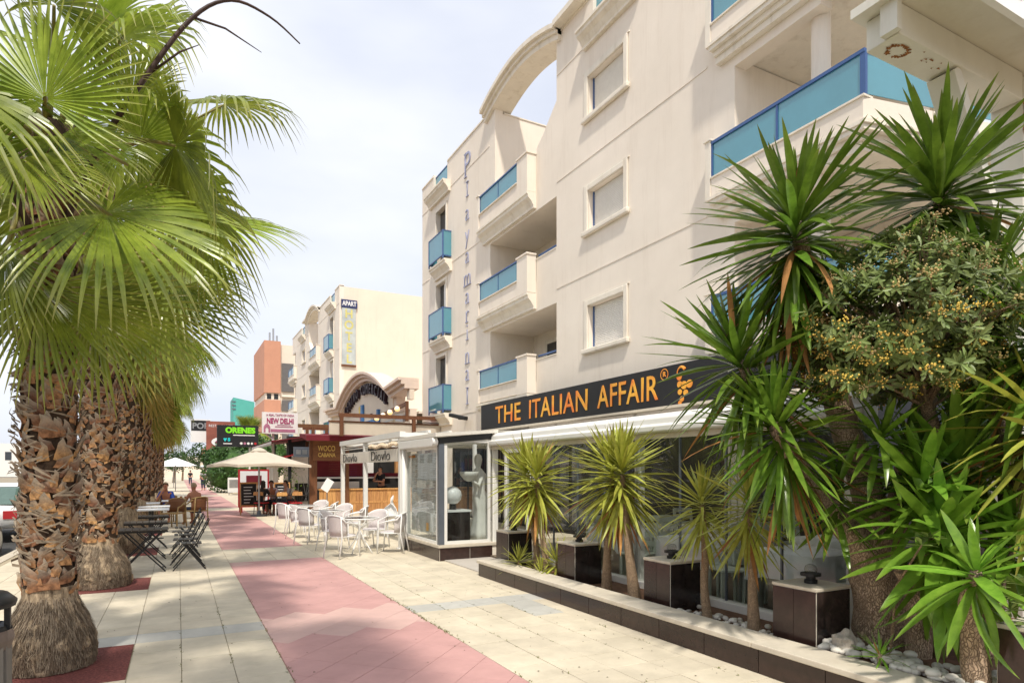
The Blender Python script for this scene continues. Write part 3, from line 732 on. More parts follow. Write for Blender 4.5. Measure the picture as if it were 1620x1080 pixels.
# roof clutter on the far block
for x, h in ((17.5, 1.1), (19.0, 0.8)):
    t = thing('roof_vent', 'louvred vent stack on the roof of the apartment hotel', 'vent', (x, 46, 13.3), 0, 'roof vents on the apartment hotel'); t['label'] = ('taller' if h > 1 else 'shorter') + ' louvred vent stack on the roof of the apartment hotel'
    mb = MB(); mb.box(x - 0.35, 45.6, 13.3, x + 0.35, 46.4, 13.9 + h * 0.5); ob('stack', mb, 'mould', t)
    for k in range(3):
        mb = MB(); mb.box(x - 0.42, 45.55, 13.95 + h * 0.5 + k * 0.2, x + 0.42, 46.45, 14.04 + h * 0.5 + k * 0.2); ob('louvre', mb, 'dark', t)
# ------------------------------------------------------------------ shopping arcade between the blocks
def fit(o, axis, w):
    """scale a text mesh along one world axis to width w about its centre"""
    c = [v.co[axis] for v in o.data.vertices]; lo, hi = min(c), max(c); m = (lo + hi) / 2; k = w / (hi - lo)
    for v in o.data.vertices: v.co[axis] = m + (v.co[axis] - m) * k
    return o
arc = thing('shopping_arcade', 'low cream shopping arcade with arched gable between the two apartment blocks', 'building', (8.9, 34, 0))
def roofz(y):
    if 28.6 < y < 38.6:
        t = (y - 28.6) / 10.0
        return 5.42 + 1.35 * math.sin(PI * t) ** 0.85
    if y <= 28.6: return 5.42 + (28.6 - y) * 0.09
    return 5.42 + min(0.1, (y - 38.6) * 0.05)
ys = [26.32 + i * (42.2 - 26.32) / 64 for i in range(65)]
def band(x0, x1, d0, d1, ya, yb, m, name, parent=arc):
    q = [y for y in ys if ya <= y <= yb]; vs = []; fs = []
    for y in q:
        z = roofz(y); vs += [(x0, y, z + d0), (x1, y, z + d0), (x1, y, z + d1), (x0, y, z + d1)]
    for i in range(len(q) - 1):
        for k in range(4): fs.append((i * 4 + k, i * 4 + (k + 1) % 4, i * 4 + 4 + (k + 1) % 4, i * 4 + 4 + k))
    e = (len(q) - 1) * 4; fs += [(0, 1, 2, 3), (e + 3, e + 2, e + 1, e)]
    mb = MB(); mb.add(vs, fs); return ob(name, mb, m, parent)
K['arcmould'] = mat('pink_mould', (0.74, 0.60, 0.50), 0.85, 0.05, 3, coord='world', streak=0.25)
vs = []; fs = []
q = [y for y in ys if y >= 28.6]
for y in q: vs += [(8.9, y, 0), (9.2, y, 0), (9.2, y, roofz(y) - 0.02), (8.9, y, roofz(y) - 0.02)]
for i in range(len(q) - 1):
    for k in range(4): fs.append((i * 4 + k, i * 4 + (k + 1) % 4, i * 4 + 4 + (k + 1) % 4, i * 4 + 4 + k))
e = (len(q) - 1) * 4; fs += [(0, 1, 2, 3), (e + 3, e + 2, e + 1, e)]
mb = MB(); mb.add(vs, fs); ob('wall', mb, 'stucco_b', arc)
mb = MB(); mb.box(8.9, 26.33, 0, 9.2, 28.59, 4.35); ob('wall', mb, 'stucco_b', arc)
mb = MB(); mb.box(8.86, 26.33, 4.351, 9.24, 28.59, 4.39); ob('coping', mb, 'arcmould', arc)
mb = MB(); mb.box(8.88, 28.2, 4.4, 9.3, 28.6, 5.42); ob('pillar', mb, 'arcmould', arc)
mb = MB(); mb.box(8.88, 26.34, 4.8, 9.1, 26.7, 5.4); ob('pillar', mb, 'stucco_b', arc)
band(8.35, 9.3, -0.02, 0.10, 26.3, 42.3, 'arcmould', 'cornice'); band(8.5, 9.3, -0.18, -0.022, 26.3, 42.3, 'arcmould', 'cornice'); band(8.65, 9.3, -0.36, -0.182, 26.3, 42.3, 'arcmould', 'cornice')
mb = MB(); mb.box(9.3, 26.33, 4.2, 20, 42.2, 4.3); ob('roof', mb, 'mould', arc)
K['sgn_dark'] = mat('sign_maroon', (0.03, 0.012, 0.02), 0.5)
K['sgn_blue'] = mat('sign_blue', (0.05, 0.16, 0.36), 0.5)
W = 'CENTRO COMERCIAL'
for i, ch in enumerate(W):
    if ch == ' ': continue
    t = 0.90 - 0.80 * i / (len(W) - 1); y = 28.6 + 10 * t; z = roofz(y) - 0.78
    dz = (roofz(y + 0.05) - roofz(y - 0.05)) / 0.1; a = math.atan(-dz) * 0.9
    x = Vector((0, -math.cos(a), math.sin(a))); up = Vector((0, math.sin(a), math.cos(a)))
    text(ch, 0.72, 'sgn_dark', (x, up, (-1, 0, 0)), (8.80, y, z), arc, 'letter', sx=0.8, bold=0.02, ext=0.09)
mb = MB(); mb.box(8.78, 33.95, 4.35, 8.89, 34.35, 5.25); ob('emblem', mb, 'sgn_blue', arc)
mb = MB(); mb.prism([(8.79, 34.36, 4.9), (8.79, 34.66, 4.75), (8.79, 34.8, 5.15), (8.79, 34.36, 5.25)], (0.1, 0, 0)); ob('emblem', mb, mat('em_yellow', (0.7, 0.5, 0.08), 0.5), arc)
mb = MB(); mb.prism([(8.79, 34.36, 4.88), (8.79, 34.6, 4.7), (8.79, 34.36, 4.3)], (0.1, 0, 0)); ob('emblem', mb, mat('em_red', (0.5, 0.02, 0.04), 0.5), arc)
mb = MB(); mb.box(8.80, 32.3, 4.45, 8.89, 32.5, 4.65); ob('emblem', mb, 'sgn_dark', arc)
for i in range(9):
    y = 31.6 + i * 0.42; mb = MB(); mb.box(8.76, y, 3.55, 8.89, y + 0.26, 4.3); ob('letter_block', mb, 'sgn_blue', arc)
mb = MB(); mb.box(8.76, 30.9, 3.55, 8.89, 31.15, 4.75); mb.v = mb.v; ob('letter_block', mb, 'sgn_blue', arc)
# upper truss of warm spot lamps
tr = thing('lamp_truss', 'slanted brown truss carrying a row of warm yellow spot lamps', 'lamp', (8.4, 27, 4.3))
mb = MB(); mb.bar((8.4, 25.3, 4.48), (8.4, 30.2, 4.20), 0.08, 0.16); ob('beam', mb, 'wood_d', tr)
mb = MB(); mb.bar((8.4, 25.3, 4.03), (8.4, 30.2, 3.85), 0.05, 0.06); ob('rail', mb, 'steel', tr)
mb = MB(); mb.box(8.34, 25.2, 3.75, 8.46, 25.32, 4.58); ob('post', mb, 'wood_d', tr)
K['lampglow'] = emat('lamp_glow', (1.0, 0.62, 0.15), 0.75)
for i in range(4):
    y = 26.2 + i * 1.05
    mb = MB(); mb.lathe([(0.02, -0.11), (0.09, -0.09), (0.13, 0), (0.09, 0.09), (0.03, 0.12)], 10, (8.28, y, 4.33 - i * 0.06)); ob('bulb', mb, 'lampglow', tr, smooth=True)
mb = MB(); mb.bar((8.32, 25.4, 3.87), (8.32, 26.4, 3.98), 0.1, 0.3); ob('flood_lamp', mb, 'steel', tr)

# ------------------------------------------------------------------ big sign over the terrace
s1 = thing('restaurant_sign', 'long black sign with orange lettering THE ITALIAN AFFAIR and grapes', 'sign', (9.3, 13.5, 3.1))
mb = MB(); mb.box(9.27, 7.2, 3.09, 9.44, 13.55, 3.94); ob('panel', mb, 'signblack', s1)
mb = MB(); mb.box(9.27, 13.554, 3.09, 9.44, 19.86, 3.94); ob('panel', mb, 'signblack', s1)
mb = MB(); mb.box(9.25, 7.2, 3.03, 9.445, 19.88, 3.088); ob('lower_trim', mb, 'coping', s1)
m = bpy.data.materials.new('orange_print'); m.use_nodes = True; K['orange'] = m
N = m.node_tree.nodes; p = N['Principled BSDF']; p.inputs['Roughness'].default_value = 0.5
g = N.new('ShaderNodeNewGeometry'); mp_ = N.new('ShaderNodeMapping'); mp_.inputs['Scale'].default_value = (1, 1.1, 1.6)
n_ = N.new('ShaderNodeTexNoise'); n_.inputs['Scale'].default_value = 1.5; n_.inputs['Detail'].default_value = 2
r_ = N.new('ShaderNodeValToRGB'); r_.color_ramp.elements[0].position = 0.36; r_.color_ramp.elements[1].position = 0.62
r_.color_ramp.elements[0].color = (0.80, 0.20, 0.03, 1); r_.color_ramp.elements[1].color = (0.83, 0.43, 0.05, 1)
lk(m.node_tree, g.outputs['Position'], mp_.inputs[0]); lk(m.node_tree, mp_.outputs[0], n_.inputs['Vector']); lk(m.node_tree, n_.outputs[0], r_.inputs[0]); lk(m.node_tree, r_.outputs[0], p.inputs['Base Color'])
def stretch(o, y0, y1, z0, z1):
    v = o.data.vertices; a = [q.co.y for q in v]; b = [q.co.z for q in v]
    for q in v:
        q.co.y = y0 + (q.co.y - min(a)) / (max(a) - min(a)) * (y1 - y0); q.co.z = z0 + (q.co.z - min(b)) / (max(b) - min(b)) * (z1 - z0)
for wd_, ya, yb in (('THE', 18.72, 17.0), ('ITALIAN', 16.45, 13.42), ('AFFAIR', 12.98, 10.72)):
    o = text(wd_, 0.8, 'orange', FX, (9.262, 15, 3.5), s1, 'lettering', sx=0.8, bold=0.004, ext=0.006, sp=1.05)
    stretch(o, yb, ya, 3.25, 3.80)
o = text('R', 0.15, 'orange', FX, (9.262, 10.52, 3.77), s1, 'lettering', bold=0.004)
mb = MB(); n = 24
for i in range(n):
    a0, a1 = 2 * PI * i / n, 2 * PI * (i + 1) / n
    P_ = lambda r, a, x: (x, 10.52 + r * math.cos(a), 3.77 + r * math.sin(a))
    mb.quad(P_(0.105, a0, 9.262), P_(0.105, a1, 9.262), P_(0.125, a1, 9.262), P_(0.125, a0, 9.262))
ob('ring_mark', mb, 'orange', s1, fix=False)
for y, z, r in ((10.06, 3.66, .075), (10.05, 3.50, .07), (9.92, 3.47, .085), (9.76, 3.48, .085), (10.04, 3.34, .06), (9.87, 3.31, .065), (9.98, 3.19, .06), (10.04, 3.11, .05)):
    mb = MB(); mb.tube([(9.268, y, z), (9.256, y, z)], r, 16); ob('grape', mb, 'orange', s1)
mb = MB(); mb.tube([(9.262, 10.0 + 0.12 * math.cos(a), 3.74 + 0.12 * math.sin(a)) for a in [PI * 0.85 - i * 0.22 for i in range(14)]], [0.035, 0.035, 0.032, 0.03, 0.03, 0.026, 0.022, 0.018, 0.016, 0.014, 0.013, 0.012, 0.011, 0.01], 6); ob('tendril', mb, 'orange', s1)

# the sign stands on brackets in front of the balcony cornice
for o_ in list(s1.children):
    for v in o_.data.vertices:
        v.co.x -= 0.43; v.co.y *= 0.953; v.co.z = 1.7 + (v.co.z - 1.7) * 0.953
for y in (8.0, 11.5, 15.0, 18.4):
    mb = MB(); mb.box(9.02, y, 3.3, 9.446, y + 0.06, 3.36); ob('bracket', mb, 'greymetal', s1)
# ------------------------------------------------------------------ glazed terrace
GX = 5.45
te = thing('glazed_terrace', 'glazed restaurant terrace with white awning under the black sign', 'terrace', (7.4, 7.5, 0))
mb = MB(); mb.box(GX - 0.06, 3.6, 0.0, 9.44, 11.25, 0.05); ob('floor', mb, mat('terrace_floor', (0.17, 0.13, 0.095), 0.6, 0.15, 3), te)
mb = MB(); mb.box(GX - 0.07, 3.62, 0.052, GX + 0.07, 9.55, 0.24); ob('base_beam', mb, 'white', te, bevel=0.01)
ro = MB(); ro.quad((GX + 0.141, 3.6, 2.44), (GX + 0.141, 11.28, 2.44), (9.3, 11.28, 2.92), (9.3, 3.6, 2.92)); ob('awning_roof', ro, 'awning', te, fix=False)
# rounded cassette along the front
pr = [(GX + 0.14, 2.18), (GX - 0.06, 2.18), (GX - 0.09, 2.20), (GX - 0.09, 2.27), (GX - 0.04, 2.29), (GX - 0.03, 2.37), (GX + 0.02, 2.42), (GX + 0.14, 2.45)]
for a, c in ((3.5, 7.35), (7.36, 11.3)):
    mb = MB(); mb.prism([(x, a, z) for x, z in pr], (0, c - a, 0)); ob('awning_cassette', mb, 'white', te, bevel=0.012)
mb = MB(); mb.prism([(GX - 0.02, 3.62, 2.11), (GX + 0.05, 3.62, 2.11), (GX + 0.05, 3.62, 2.178), (GX - 0.02, 3.62, 2.178)], (0, 7.6, 0)); ob('top_track', mb, 'coping', te)
yb = [3.72, 4.42, 5.16, 5.9, 6.75, 7.45, 8.15, 8.85, 9.5]
for i in range(len(yb) - 1):
    mb = MB(); mb.box(GX - 0.005, yb[i] + 0.012, 0.245, GX + 0.005, yb[i + 1] - 0.012, 2.108); ob('glass_pane', mb, 'glass_t', te)
    if i: 
        mb = MB(); mb.box(GX - 0.012, yb[i] - 0.011, 0.242, GX + 0.012, yb[i] + 0.011, 2.108); ob('pane_joint', mb, 'greymetal' if i != 4 else 'steel', te)
for y in (3.70, 6.72, 9.56, 11.2):
    mb = MB(); mb.box(GX + 0.02, y - 0.035, 0.052, GX + 0.10, y + 0.035, 2.17); ob('post', mb, 'white', te, bevel=0.006)
# door leaf at the far end
dr = MB()
for q in ((9.66, 0.06, 9.73, 2.1), (10.5, 0.06, 10.57, 2.1), (9.731, 0.06, 10.499, 0.14), (9.731, 2.03, 10.499, 2.1)): dr.box(GX - 0.03, q[0], q[1], GX + 0.03, q[2], q[3])
d_ = ob('door', dr, 'white', te)
mb = MB(); mb.box(GX - 0.005, 9.731, 0.141, GX + 0.005, 10.499, 2.029); ob('glass_pane', mb, 'glass_t', d_)
# end wall with downpipe and navy panel
mb = MB(); mb.box(GX + 0.1, 3.62, 0.05, 9.4, 3.70, 2.4); ob('end_panel', mb, mat('navy_panel', (0.012, 0.016, 0.03), 0.4, 0.2), te)
mb = MB(); mb.tube([(GX - 0.02, 3.60, 0.15), (GX - 0.02, 3.60, 1.0), (GX - 0.02, 3.60, 2.2)], 0.04, 10); ob('downpipe', mb, 'white', te)
mb = MB(); mb.tube([(GX - 0.02, 3.60, 0.92), (GX - 0.02, 3.60, 1.0)], 0.052, 10); ob('pipe_collar', mb, 'white', te)
# inner back: dark shopfront with pale curtains
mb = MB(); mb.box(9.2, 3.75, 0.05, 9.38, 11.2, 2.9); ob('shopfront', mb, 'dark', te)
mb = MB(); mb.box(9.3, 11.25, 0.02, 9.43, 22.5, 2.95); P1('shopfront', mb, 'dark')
for k_ in range(8):
    y = 11.6 + k_ * 1.35; mb = MB(); mb.box(9.28, y, 0.1, 9.298, y + 1.2, 2.5); P1('shop_window', mb, 'pane')
for i in range(2):
    mb = MB(); y = 5.6 + i * 2.4
    for k in range(4): mb.box(9.05, y + k * 0.16, 0.2, 9.1, y + k * 0.16 + 0.13, 2.5)
    stuff(ob('curtain', mb, 'shutter', te))

# vestibule with menu
VX = 4.33
ve = thing('entrance_vestibule', 'glazed white entrance vestibule with menu sheet on a dark tiled base', 'vestibule', (4.9, 12.2, 0))
mb = MB(); mb.box(VX, 11.12, 0.0, 6.2, 13.2, 0.25); bs = ob('base', mb, 'mould', ve)
for a, c in ((11.11, 12.15), (12.16, 13.2)):
    mb = MB(); mb.box(VX - 0.012, a, 0.004, VX - 0.001, c, 0.235); ob('tile', mb, 'browntile', ve)
for a, c in ((VX + 0.01, VX + 0.62), (VX + 0.63, VX + 1.1)):
    mb = MB(); mb.box(a, 11.108, 0.004, c, 11.119, 0.235); ob('tile', mb, 'browntile', ve)
mb = MB(); mb.box(VX - 0.03, 11.09, 0.251, 6.2, 13.22, 0.30); ob('sill', mb, 'coping', ve)
def fr_x(ya, yb, z0, z1, x, wd=0.06, m='white', pane=True, nm='window_frame'):
    f = MB()
    for q in ((ya, z0, ya + wd, z1), (yb - wd, z0, yb, z1), (ya + wd, z0, yb - wd, z0 + wd), (ya + wd, z1 - wd, yb - wd, z1)): f.box(x - 0.025, q[0], q[1], x + 0.025, q[2], q[3])
    w_ = ob(nm, f, m, ve)
    g = MB(); g.box(x - 0.004, ya + wd, z0 + wd, x + 0.004, yb - wd, z1 - wd); ob('glass_pane', g, 'glass', w_)
def fr_y(xa, xb, z0, z1, y, wd=0.06, m='white', nm='window_frame'):
    f = MB()
    for q in ((xa, z0, xa + wd, z1), (xb - wd, z0, xb, z1), (xa + wd, z0, xb - wd, z0 + wd), (xa + wd, z1 - wd, xb - wd, z1)): f.box(q[0], y - 0.025, q[1], q[2], y + 0.025, q[3])
    w_ = ob(nm, f, m, ve)
    g = MB(); g.box(xa + wd, y - 0.004, z0 + wd, xb - wd, y + 0.004, z1 - wd); ob('glass_pane', g, 'glass', w_)
fr_x(11.24, 13.12, 0.302, 2.15, VX + 0.03, 0.05)
fr_y(VX + 0.11, VX + 1.08, 0.302, 2.30, 11.17, 0.06)
mb = MB(); mb.box(VX + 0.002, 11.13, 0.302, VX + 0.105, 11.235, 2.32); ob('corner_post', mb, 'greymetal', ve)
mb = MB(); mb.prism([(VX + 0.0, 11.12, 2.20), (VX + 1.1, 11.12, 2.32), (VX + 1.1, 11.12, 2.43), (VX, 11.12, 2.32)], (0, 0.1, 0)); ob('black_header', mb, 'black', ve)
mb = MB(); mb.prism([(VX - 0.1, 11.05, 2.33), (VX + 1.2, 11.05, 2.44), (VX + 1.2, 11.05, 2.50), (VX - 0.1, 11.05, 2.40)], (0, 2.2, 0)); ob('roof', mb, 'awning', ve)
mb = MB(); mb.box(VX - 0.1, 11.24, 2.152, VX + 0.06, 13.25, 2.328); ob('fascia', mb, 'white', ve, bevel=0.02)
mb = MB(); mb.tube([(VX - 0.13, 11.2, 2.24), (VX - 0.02, 11.2, 2.24)], 0.075, 14); ob('awning_cap', mb, 'whiteplastic', ve)
for x in (5.5,):
    mb = MB(); mb.box(x, 11.14, 0.302, x + 0.07, 11.22, 2.4); ob('post', mb, 'white', ve)
mb = MB(); mb.box(VX + 0.002, 13.13, 0.302, VX + 0.12, 13.24, 2.15); ob('post', mb, 'white', ve)
mb = MB(); mb.box(GX + 0.5, 13.1, 0.3, GX + 0.56, 13.2, 2.3); ob('post', mb, 'white', ve)
st = mat('entry_stone', (0.50, 0.46, 0.41), 0.7, 0.06, 4); mb = MB(); mb.box(VX + 0.1, 9.4, 0.0, GX - 0.07, 11.1, 0.02); struct(ob('entrance_slab', mb, st))
# printed menu sheet behind the pane
K['menu'] = mat('menu_sheet', (0.50, 0.47, 0.43), 0.18, 0.2, 1.2, col2=(0.68, 0.66, 0.62), stretch=(1, 3, 0.5), spec=0.6)
mn = thing('menu_sheet', 'tall grey printed menu with lines of small print behind vestibule pane', 'menu', (VX + 0.1, 12.2, 0.4))
mb = MB(); mb.box(VX + 0.08, 11.34, 0.45, VX + 0.09, 12.95, 2.05); ob('sheet', mb, 'menu', mn)
mb = MB(); rm_ = random.Random(9)
for c in range(3):
    y0 = 12.88 - c * 0.52; z = 1.95
    while z > 0.62:
        L = rm_.uniform(0.12, 0.44)
        if rm_.random() < 0.86: mb.box(VX + 0.075, y0 - L, z, VX + 0.0785, y0, z + 0.012)
        z -= 0.032
stuff(ob('print_lines', mb, 'whiteplastic', mn))
for y, z, w_, h_, cm in ((11.6, 0.5, .2, .34, 'whiteplastic'), (11.9, 0.5, .12, .16, 'orange'), (12.7, 1.97, .4, .05, 'orange')):
    mb = MB(); mb.box(VX + 0.068, y, z, VX + 0.074, y + w_, z + h_); ob('notice', mb, cm, mn)
# pedestal, globe lamp and draped statue inside
pd = thing('black_pedestal', 'black pedestal with white top inside the vestibule', 'pedestal', (5.0, 11.9, 0.30))
mb = MB(); mb.box(4.68, 11.55, 0.301, 5.15, 12.0, 0.88); ob('body', mb, 'blacktile', pd); mb = MB(); mb.box(4.66, 11.53, 0.882, 5.17, 12.02, 0.92); ob('top', mb, 'whiteplastic', pd)
gl = thing('globe_lamp', 'white globe lamp on the black pedestal in the vestibule', 'lamp', (4.86, 11.75, 0.92))
mb = MB(); mb.lathe([(0.02, 0.10), (0.10, 0.13), (0.165, 0.2), (0.185, 0.285), (0.165, 0.37), (0.1, 0.44), (0.02, 0.47)], 20, (4.86, 11.75, 0.92)); ob('globe', mb, 'whiteplastic', gl, smooth=True)
mb = MB(); mb.tube([(4.86, 11.75, 0.922), (4.86, 11.75, 1.04)], 0.07, 12); ob('foot', mb, 'black', gl)
sta = thing('draped_statue', 'white draped figure statue holding a bowl behind the vestibule glass', 'statue', (5.45, 11.75, 0.3))
mb = MB()
n = 20; prof = [(0.24, 0.0), (0.22, 0.15), (0.17, 0.4), (0.15, 0.62), (0.18, 0.85), (0.14, 1.0), (0.17, 1.18), (0.19, 1.32), (0.10, 1.42), (0.055, 1.46), (0.085, 1.54), (0.10, 1.62), (0.08, 1.70), (0.03, 1.74)]
for i, (r, z) in enumerate(prof):
    for k in range(n):
        a = 2 * PI * k / n; rr = r * (1 + (0.16 * math.sin(a * 5 + z * 3) if z < 1.0 else 0)); mb.v.append((5.45 + rr * math.cos(a) * 0.8 + 0.03 * math.sin(z * 3), 11.75 + rr * math.sin(a), 0.302 + z))
for i in range(len(prof) - 1):
    for k in range(n): mb.f.append((i * n + k, i * n + (k + 1) % n, (i + 1) * n + (k + 1) % n, (i + 1) * n + k))
mb.f.append(tuple(range(n - 1, -1, -1))); mb.f.append(tuple((len(prof) - 1) * n + k for k in range(n)))
K['plaster'] = mat('plaster', (0.72, 0.69, 0.63), 0.8, 0.06, 6)
ob('figure', mb, 'plaster', sta, smooth=True)
mb = MB(); mb.tube([(5.42, 11.6, 1.56), (5.32, 11.5, 1.40), (5.2, 11.55, 1.5)], [0.05, 0.042, 0.03], 8); ob('arm', mb, 'plaster', sta, smooth=True)
mb = MB(); mb.lathe([(0.03, 0), (0.1, 0.04), (0.17, 0.12), (0.2, 0.2), (0.18, 0.2), (0.14, 0.1)], 18, (5.15, 11.6, 1.48)); ob('bowl', mb, 'plaster', sta, smooth=True)

# ------------------------------------------------------------------ planter wall, pedestals, pebbles
pl = thing('planter', 'long low planter wall faced with black tiles and topped by cream coping', 'planter', (4.8, 6, 0))
mb = MB(); mb.box(4.315, 0.6, 0.0, 4.60, 9.29, 0.205); ob('wall', mb, 'mould', pl)
mb = MB(); mb.box(4.601, 9.1, 0.0, GX - 0.08, 9.29, 0.205); ob('wall', mb, 'mould', pl)
y = 9.30; k = 0
while y > 0.8:
    L = 0.62
    mb = MB(); mb.box(4.300, y - L + 0.004, 0.003, 4.314, y - 0.002, 0.2); ob('tile', mb, 'browntile', pl, bevel=0.002); y -= L
for a, c in ((4.302, 4.85), (4.854, GX - 0.08)):
    mb = MB(); mb.box(a, 9.291, 0.003, c - 0.002, 9.305, 0.2); ob('tile', mb, 'browntile', pl)
y = 9.33
for i in range(5):
    L = 1.85
    mb = MB(); mb.box(4.275, y - L + 0.004, 0.206, 4.62, y, 0.255); ob('coping_stone', mb, 'coping', pl, bevel=0.008); y -= L
mb = MB(); mb.box(4.621, 9.02, 0.206, GX - 0.08, 9.33, 0.255); ob('coping_stone', mb, 'coping', pl, bevel=0.008)
mb = MB(); mb.box(4.605, 3.62, 0.0, GX - 0.075, 9.095, 0.155); mb2 = MB(); mb2.box(4.622, -1.5, 0.0, 9.4, 3.46, 0.235)
so1 = struct(ob('soil_bed', mb, 'soil')); so2 = struct(ob('soil_bed', mb2, 'soil'))
PED = [(9.03, 'beside the terrace door'), (7.10, 'between the two thick twin-stemmed yuccas'), (5.24, 'between the twin-stemmed yucca and the slim yuccas'), (3.47, 'beside the thick trunk of the tall yucca'), (1.72, 'under the low bright yucca leaves')]
K['lampglass'] = glass('lamp_glass', (0.85, 0.85, 0.83), 1.5, 0.15)
for i, (y, w_) in enumerate(PED):
    x = 4.70
    t = thing('tiled_pedestal', 'square black tiled pedestal with pale top ' + w_, 'pedestal', (x + 0.22, y + 0.22, 0.155), 0, 'black tiled pedestals along the planter')
    mb = MB(); mb.box(x + 0.008, y + 0.008, 0.156, x + 0.442, y + 0.442, 0.685); ob('core', mb, 'mould', t)
    for a in (0, 1):
        mb = MB(); mb.box(x, y + 0.012 + a * 0.214, 0.157, x + 0.007, y + 0.222 + a * 0.214, 0.68); ob('tile', mb, 'browntile', t)
        mb = MB(); mb.box(x + 0.012 + a * 0.214, y, 0.157, x + 0.222 + a * 0.214, y + 0.007, 0.68); ob('tile', mb, 'blacktile', t)
    mb = MB(); mb.box(x - 0.004, y - 0.004, 0.686, x + 0.446, y + 0.446, 0.712); ob('top', mb, 'coping', t, bevel=0.004)
    l = thing('pedestal_lamp', 'small black garden lamp on the pedestal ' + w_, 'lamp', (x + 0.22, y + 0.22, 0.712), 0, 'small lamps on the pedestals')
    c = (x + 0.22, y + 0.22, 0.713)
    mb = MB(); mb.lathe([(0.055, 0), (0.055, 0.03), (0.04, 0.035), (0.04, 0.06), (0.085, 0.065), (0.085, 0.09), (0.05, 0.095)], 14, c); ob('body', mb, 'black', l)
    mb = MB(); mb.lathe([(0.05, 0.096), (0.055, 0.12), (0.045, 0.15), (0.02, 0.165)], 12, c); ob('dome', mb, 'lampglass', l, smooth=True)
pbm = []
rp = random.Random(5)
for k in range(5):
    bm = bmesh.new(); bmesh.ops.create_icosphere(bm, subdivisions=2, radius=1)
    a, b_, c = rp.uniform(.8, 1.2), rp.uniform(.55, .85), rp.uniform(.42, .6)
    for v in bm.verts:
        v.co = Vector((v.co.x * a, v.co.y * b_, v.co.z * c)) * (1 + 0.06 * math.sin(v.co.x * 3 + k) + 0.05 * math.cos(v.co.y * 4 + 2 * k))
    me = bpy.data.meshes.new('pebble'); bm.to_mesh(me); bm.free(); me.materials.append(K['pebble']); me.polygons.foreach_set('use_smooth', [True] * len(me.polygons)); pbm.append(me)
pb = thing('pebble_bed', 'white rounded pebbles covering the planter soil around the yucca trunks', 'pebbles', (4.9, 4, 0.155))
spots = []
for i in range(300):
    y = rp.choice((rp.uniform(1.7, 3.45), rp.uniform(1.9, 3.4), rp.uniform(3.95, 5.2))); x = 4.66 + abs(rp.gauss(0, 0.20))
    if 3.45 < y < 3.93 and x < 5.2: continue
    if y > 3.5 and x > 5.33: continue
    spots.append((x, y))
for i in range(110):
    y = rp.uniform(5.75, 7.05); spots.append((rp.uniform(4.66, 5.3), y))
for i, (x, y) in enumerate(spots[:300]):
    r = rp.uniform(0.028, 0.060) if y < 3.5 else rp.uniform(0.022, 0.045)
    o = put('pebble', pbm[i % 5], pb); o.location = (x, y, (0.235 if y < 3.46 else 0.155) + r * 0.42 + rp.choice((0, 0, 0.03)))
    o.rotation_euler = (rp.uniform(-.3, .3), rp.uniform(-.3, .3), rp.uniform(0, 6.28)); o.scale = (r, r, r)
bm = bmesh.new(); bmesh.ops.create_icosphere(bm, subdivisions=3, radius=1)
for v in bm.verts:
    v.co *= 1 + 0.13 * math.sin(v.co.x * 5 + 1) * math.cos(v.co.y * 4) + 0.10 * math.sin(v.co.z * 7 + v.co.x * 3) + rp.uniform(-.05, .05)
me = bpy.data.meshes.new('rock'); bm.to_mesh(me); bm.free(); me.materials.append(mat('rough_rock', (0.50, 0.45, 0.38), 0.9, 0.2, 8, bump=0.6, bscale=20))
o = put('rock', me, pb); o.location = (4.80, 3.28, 0.29); o.scale = (0.10, 0.09, 0.11)

# ------------------------------------------------------------------ white pergola with banner
pg = thing('white_pergola', 'white metal pergola with fabric banner lettered Diovlo twice', 'pergola', (6, 16.2, 0))
PX = 4.30
for y in (13.32, 16.3, 18.85):
    mb = MB(); mb.box(PX - 0.05, y - 0.06, 0, PX + 0.05, y + 0.06, 2.42); ob('post', mb, 'white', pg, bevel=0.006)
    mb = MB(); mb.box(PX - 0.09, y - 0.1, 0.0, PX + 0.09, y + 0.1, 0.02); ob('base_plate', mb, 'white', pg)
    mb = MB(); mb.box(PX + 0.06, y - 0.05, 2.425, 9.0, y + 0.05, 2.53); ob('rafter', mb, 'white', pg)
mb = MB(); mb.box(PX - 0.07, 13.2, 2.425, PX + 0.055, 18.95, 2.55); ob('beam', mb, 'white', pg)
for z in (2.28, 2.34):
    mb = MB(); mb.box(PX - 0.02, 13.4, z, PX + 0.02, 18.8, z + 0.028); ob('rail', mb, 'white', pg)
for i in range(9):
    x = 4.9 + i * 0.5; mb = MB(); mb.box(x, 13.25, 2.535, x + 0.06, 18.92, 2.60); ob('roof_slat', mb, 'white', pg)
mb = MB(); mb.box(6.3, 13.22, 2.62, 9.1, 18.95, 2.64); ob('roof_cover', mb, 'awning', pg)
bn = MB(); n = 60
for i in range(n + 1):
    y = 13.38 + (18.92 - 13.38) * i / n; x = PX - 0.055 - 0.006 * math.sin(i * 0.9) - 0.004 * math.sin(i * 2.3)
    bn.v += [(x, y, 1.90), (x - 0.004, y, 2.02), (x, y, 2.19)]
for i in range(n):
    for k in (0, 1): bn.f.append((i * 3 + k, i * 3 + 3 + k, i * 3 + 4 + k, i * 3 + 1 + k))
K['banner'] = mat('banner_cloth', (0.66, 0.61, 0.53), 0.85, 0.05, 5)
bno = ob('banner', bn, 'banner', pg, smooth=True, fix=False)
K['ink'] = mat('ink', (0.035, 0.035, 0.035), 0.7)
for yc in (14.7, 17.7):
    o = text('Diovlo', 0.26, 'ink', FX, (PX - 0.074, yc, 2.045), bno, 'lettering', sx=1.0, bold=-0.002, ext=0.003)
    stretch(o, yc - 0.78, yc + 0.78, 1.935, 2.165)
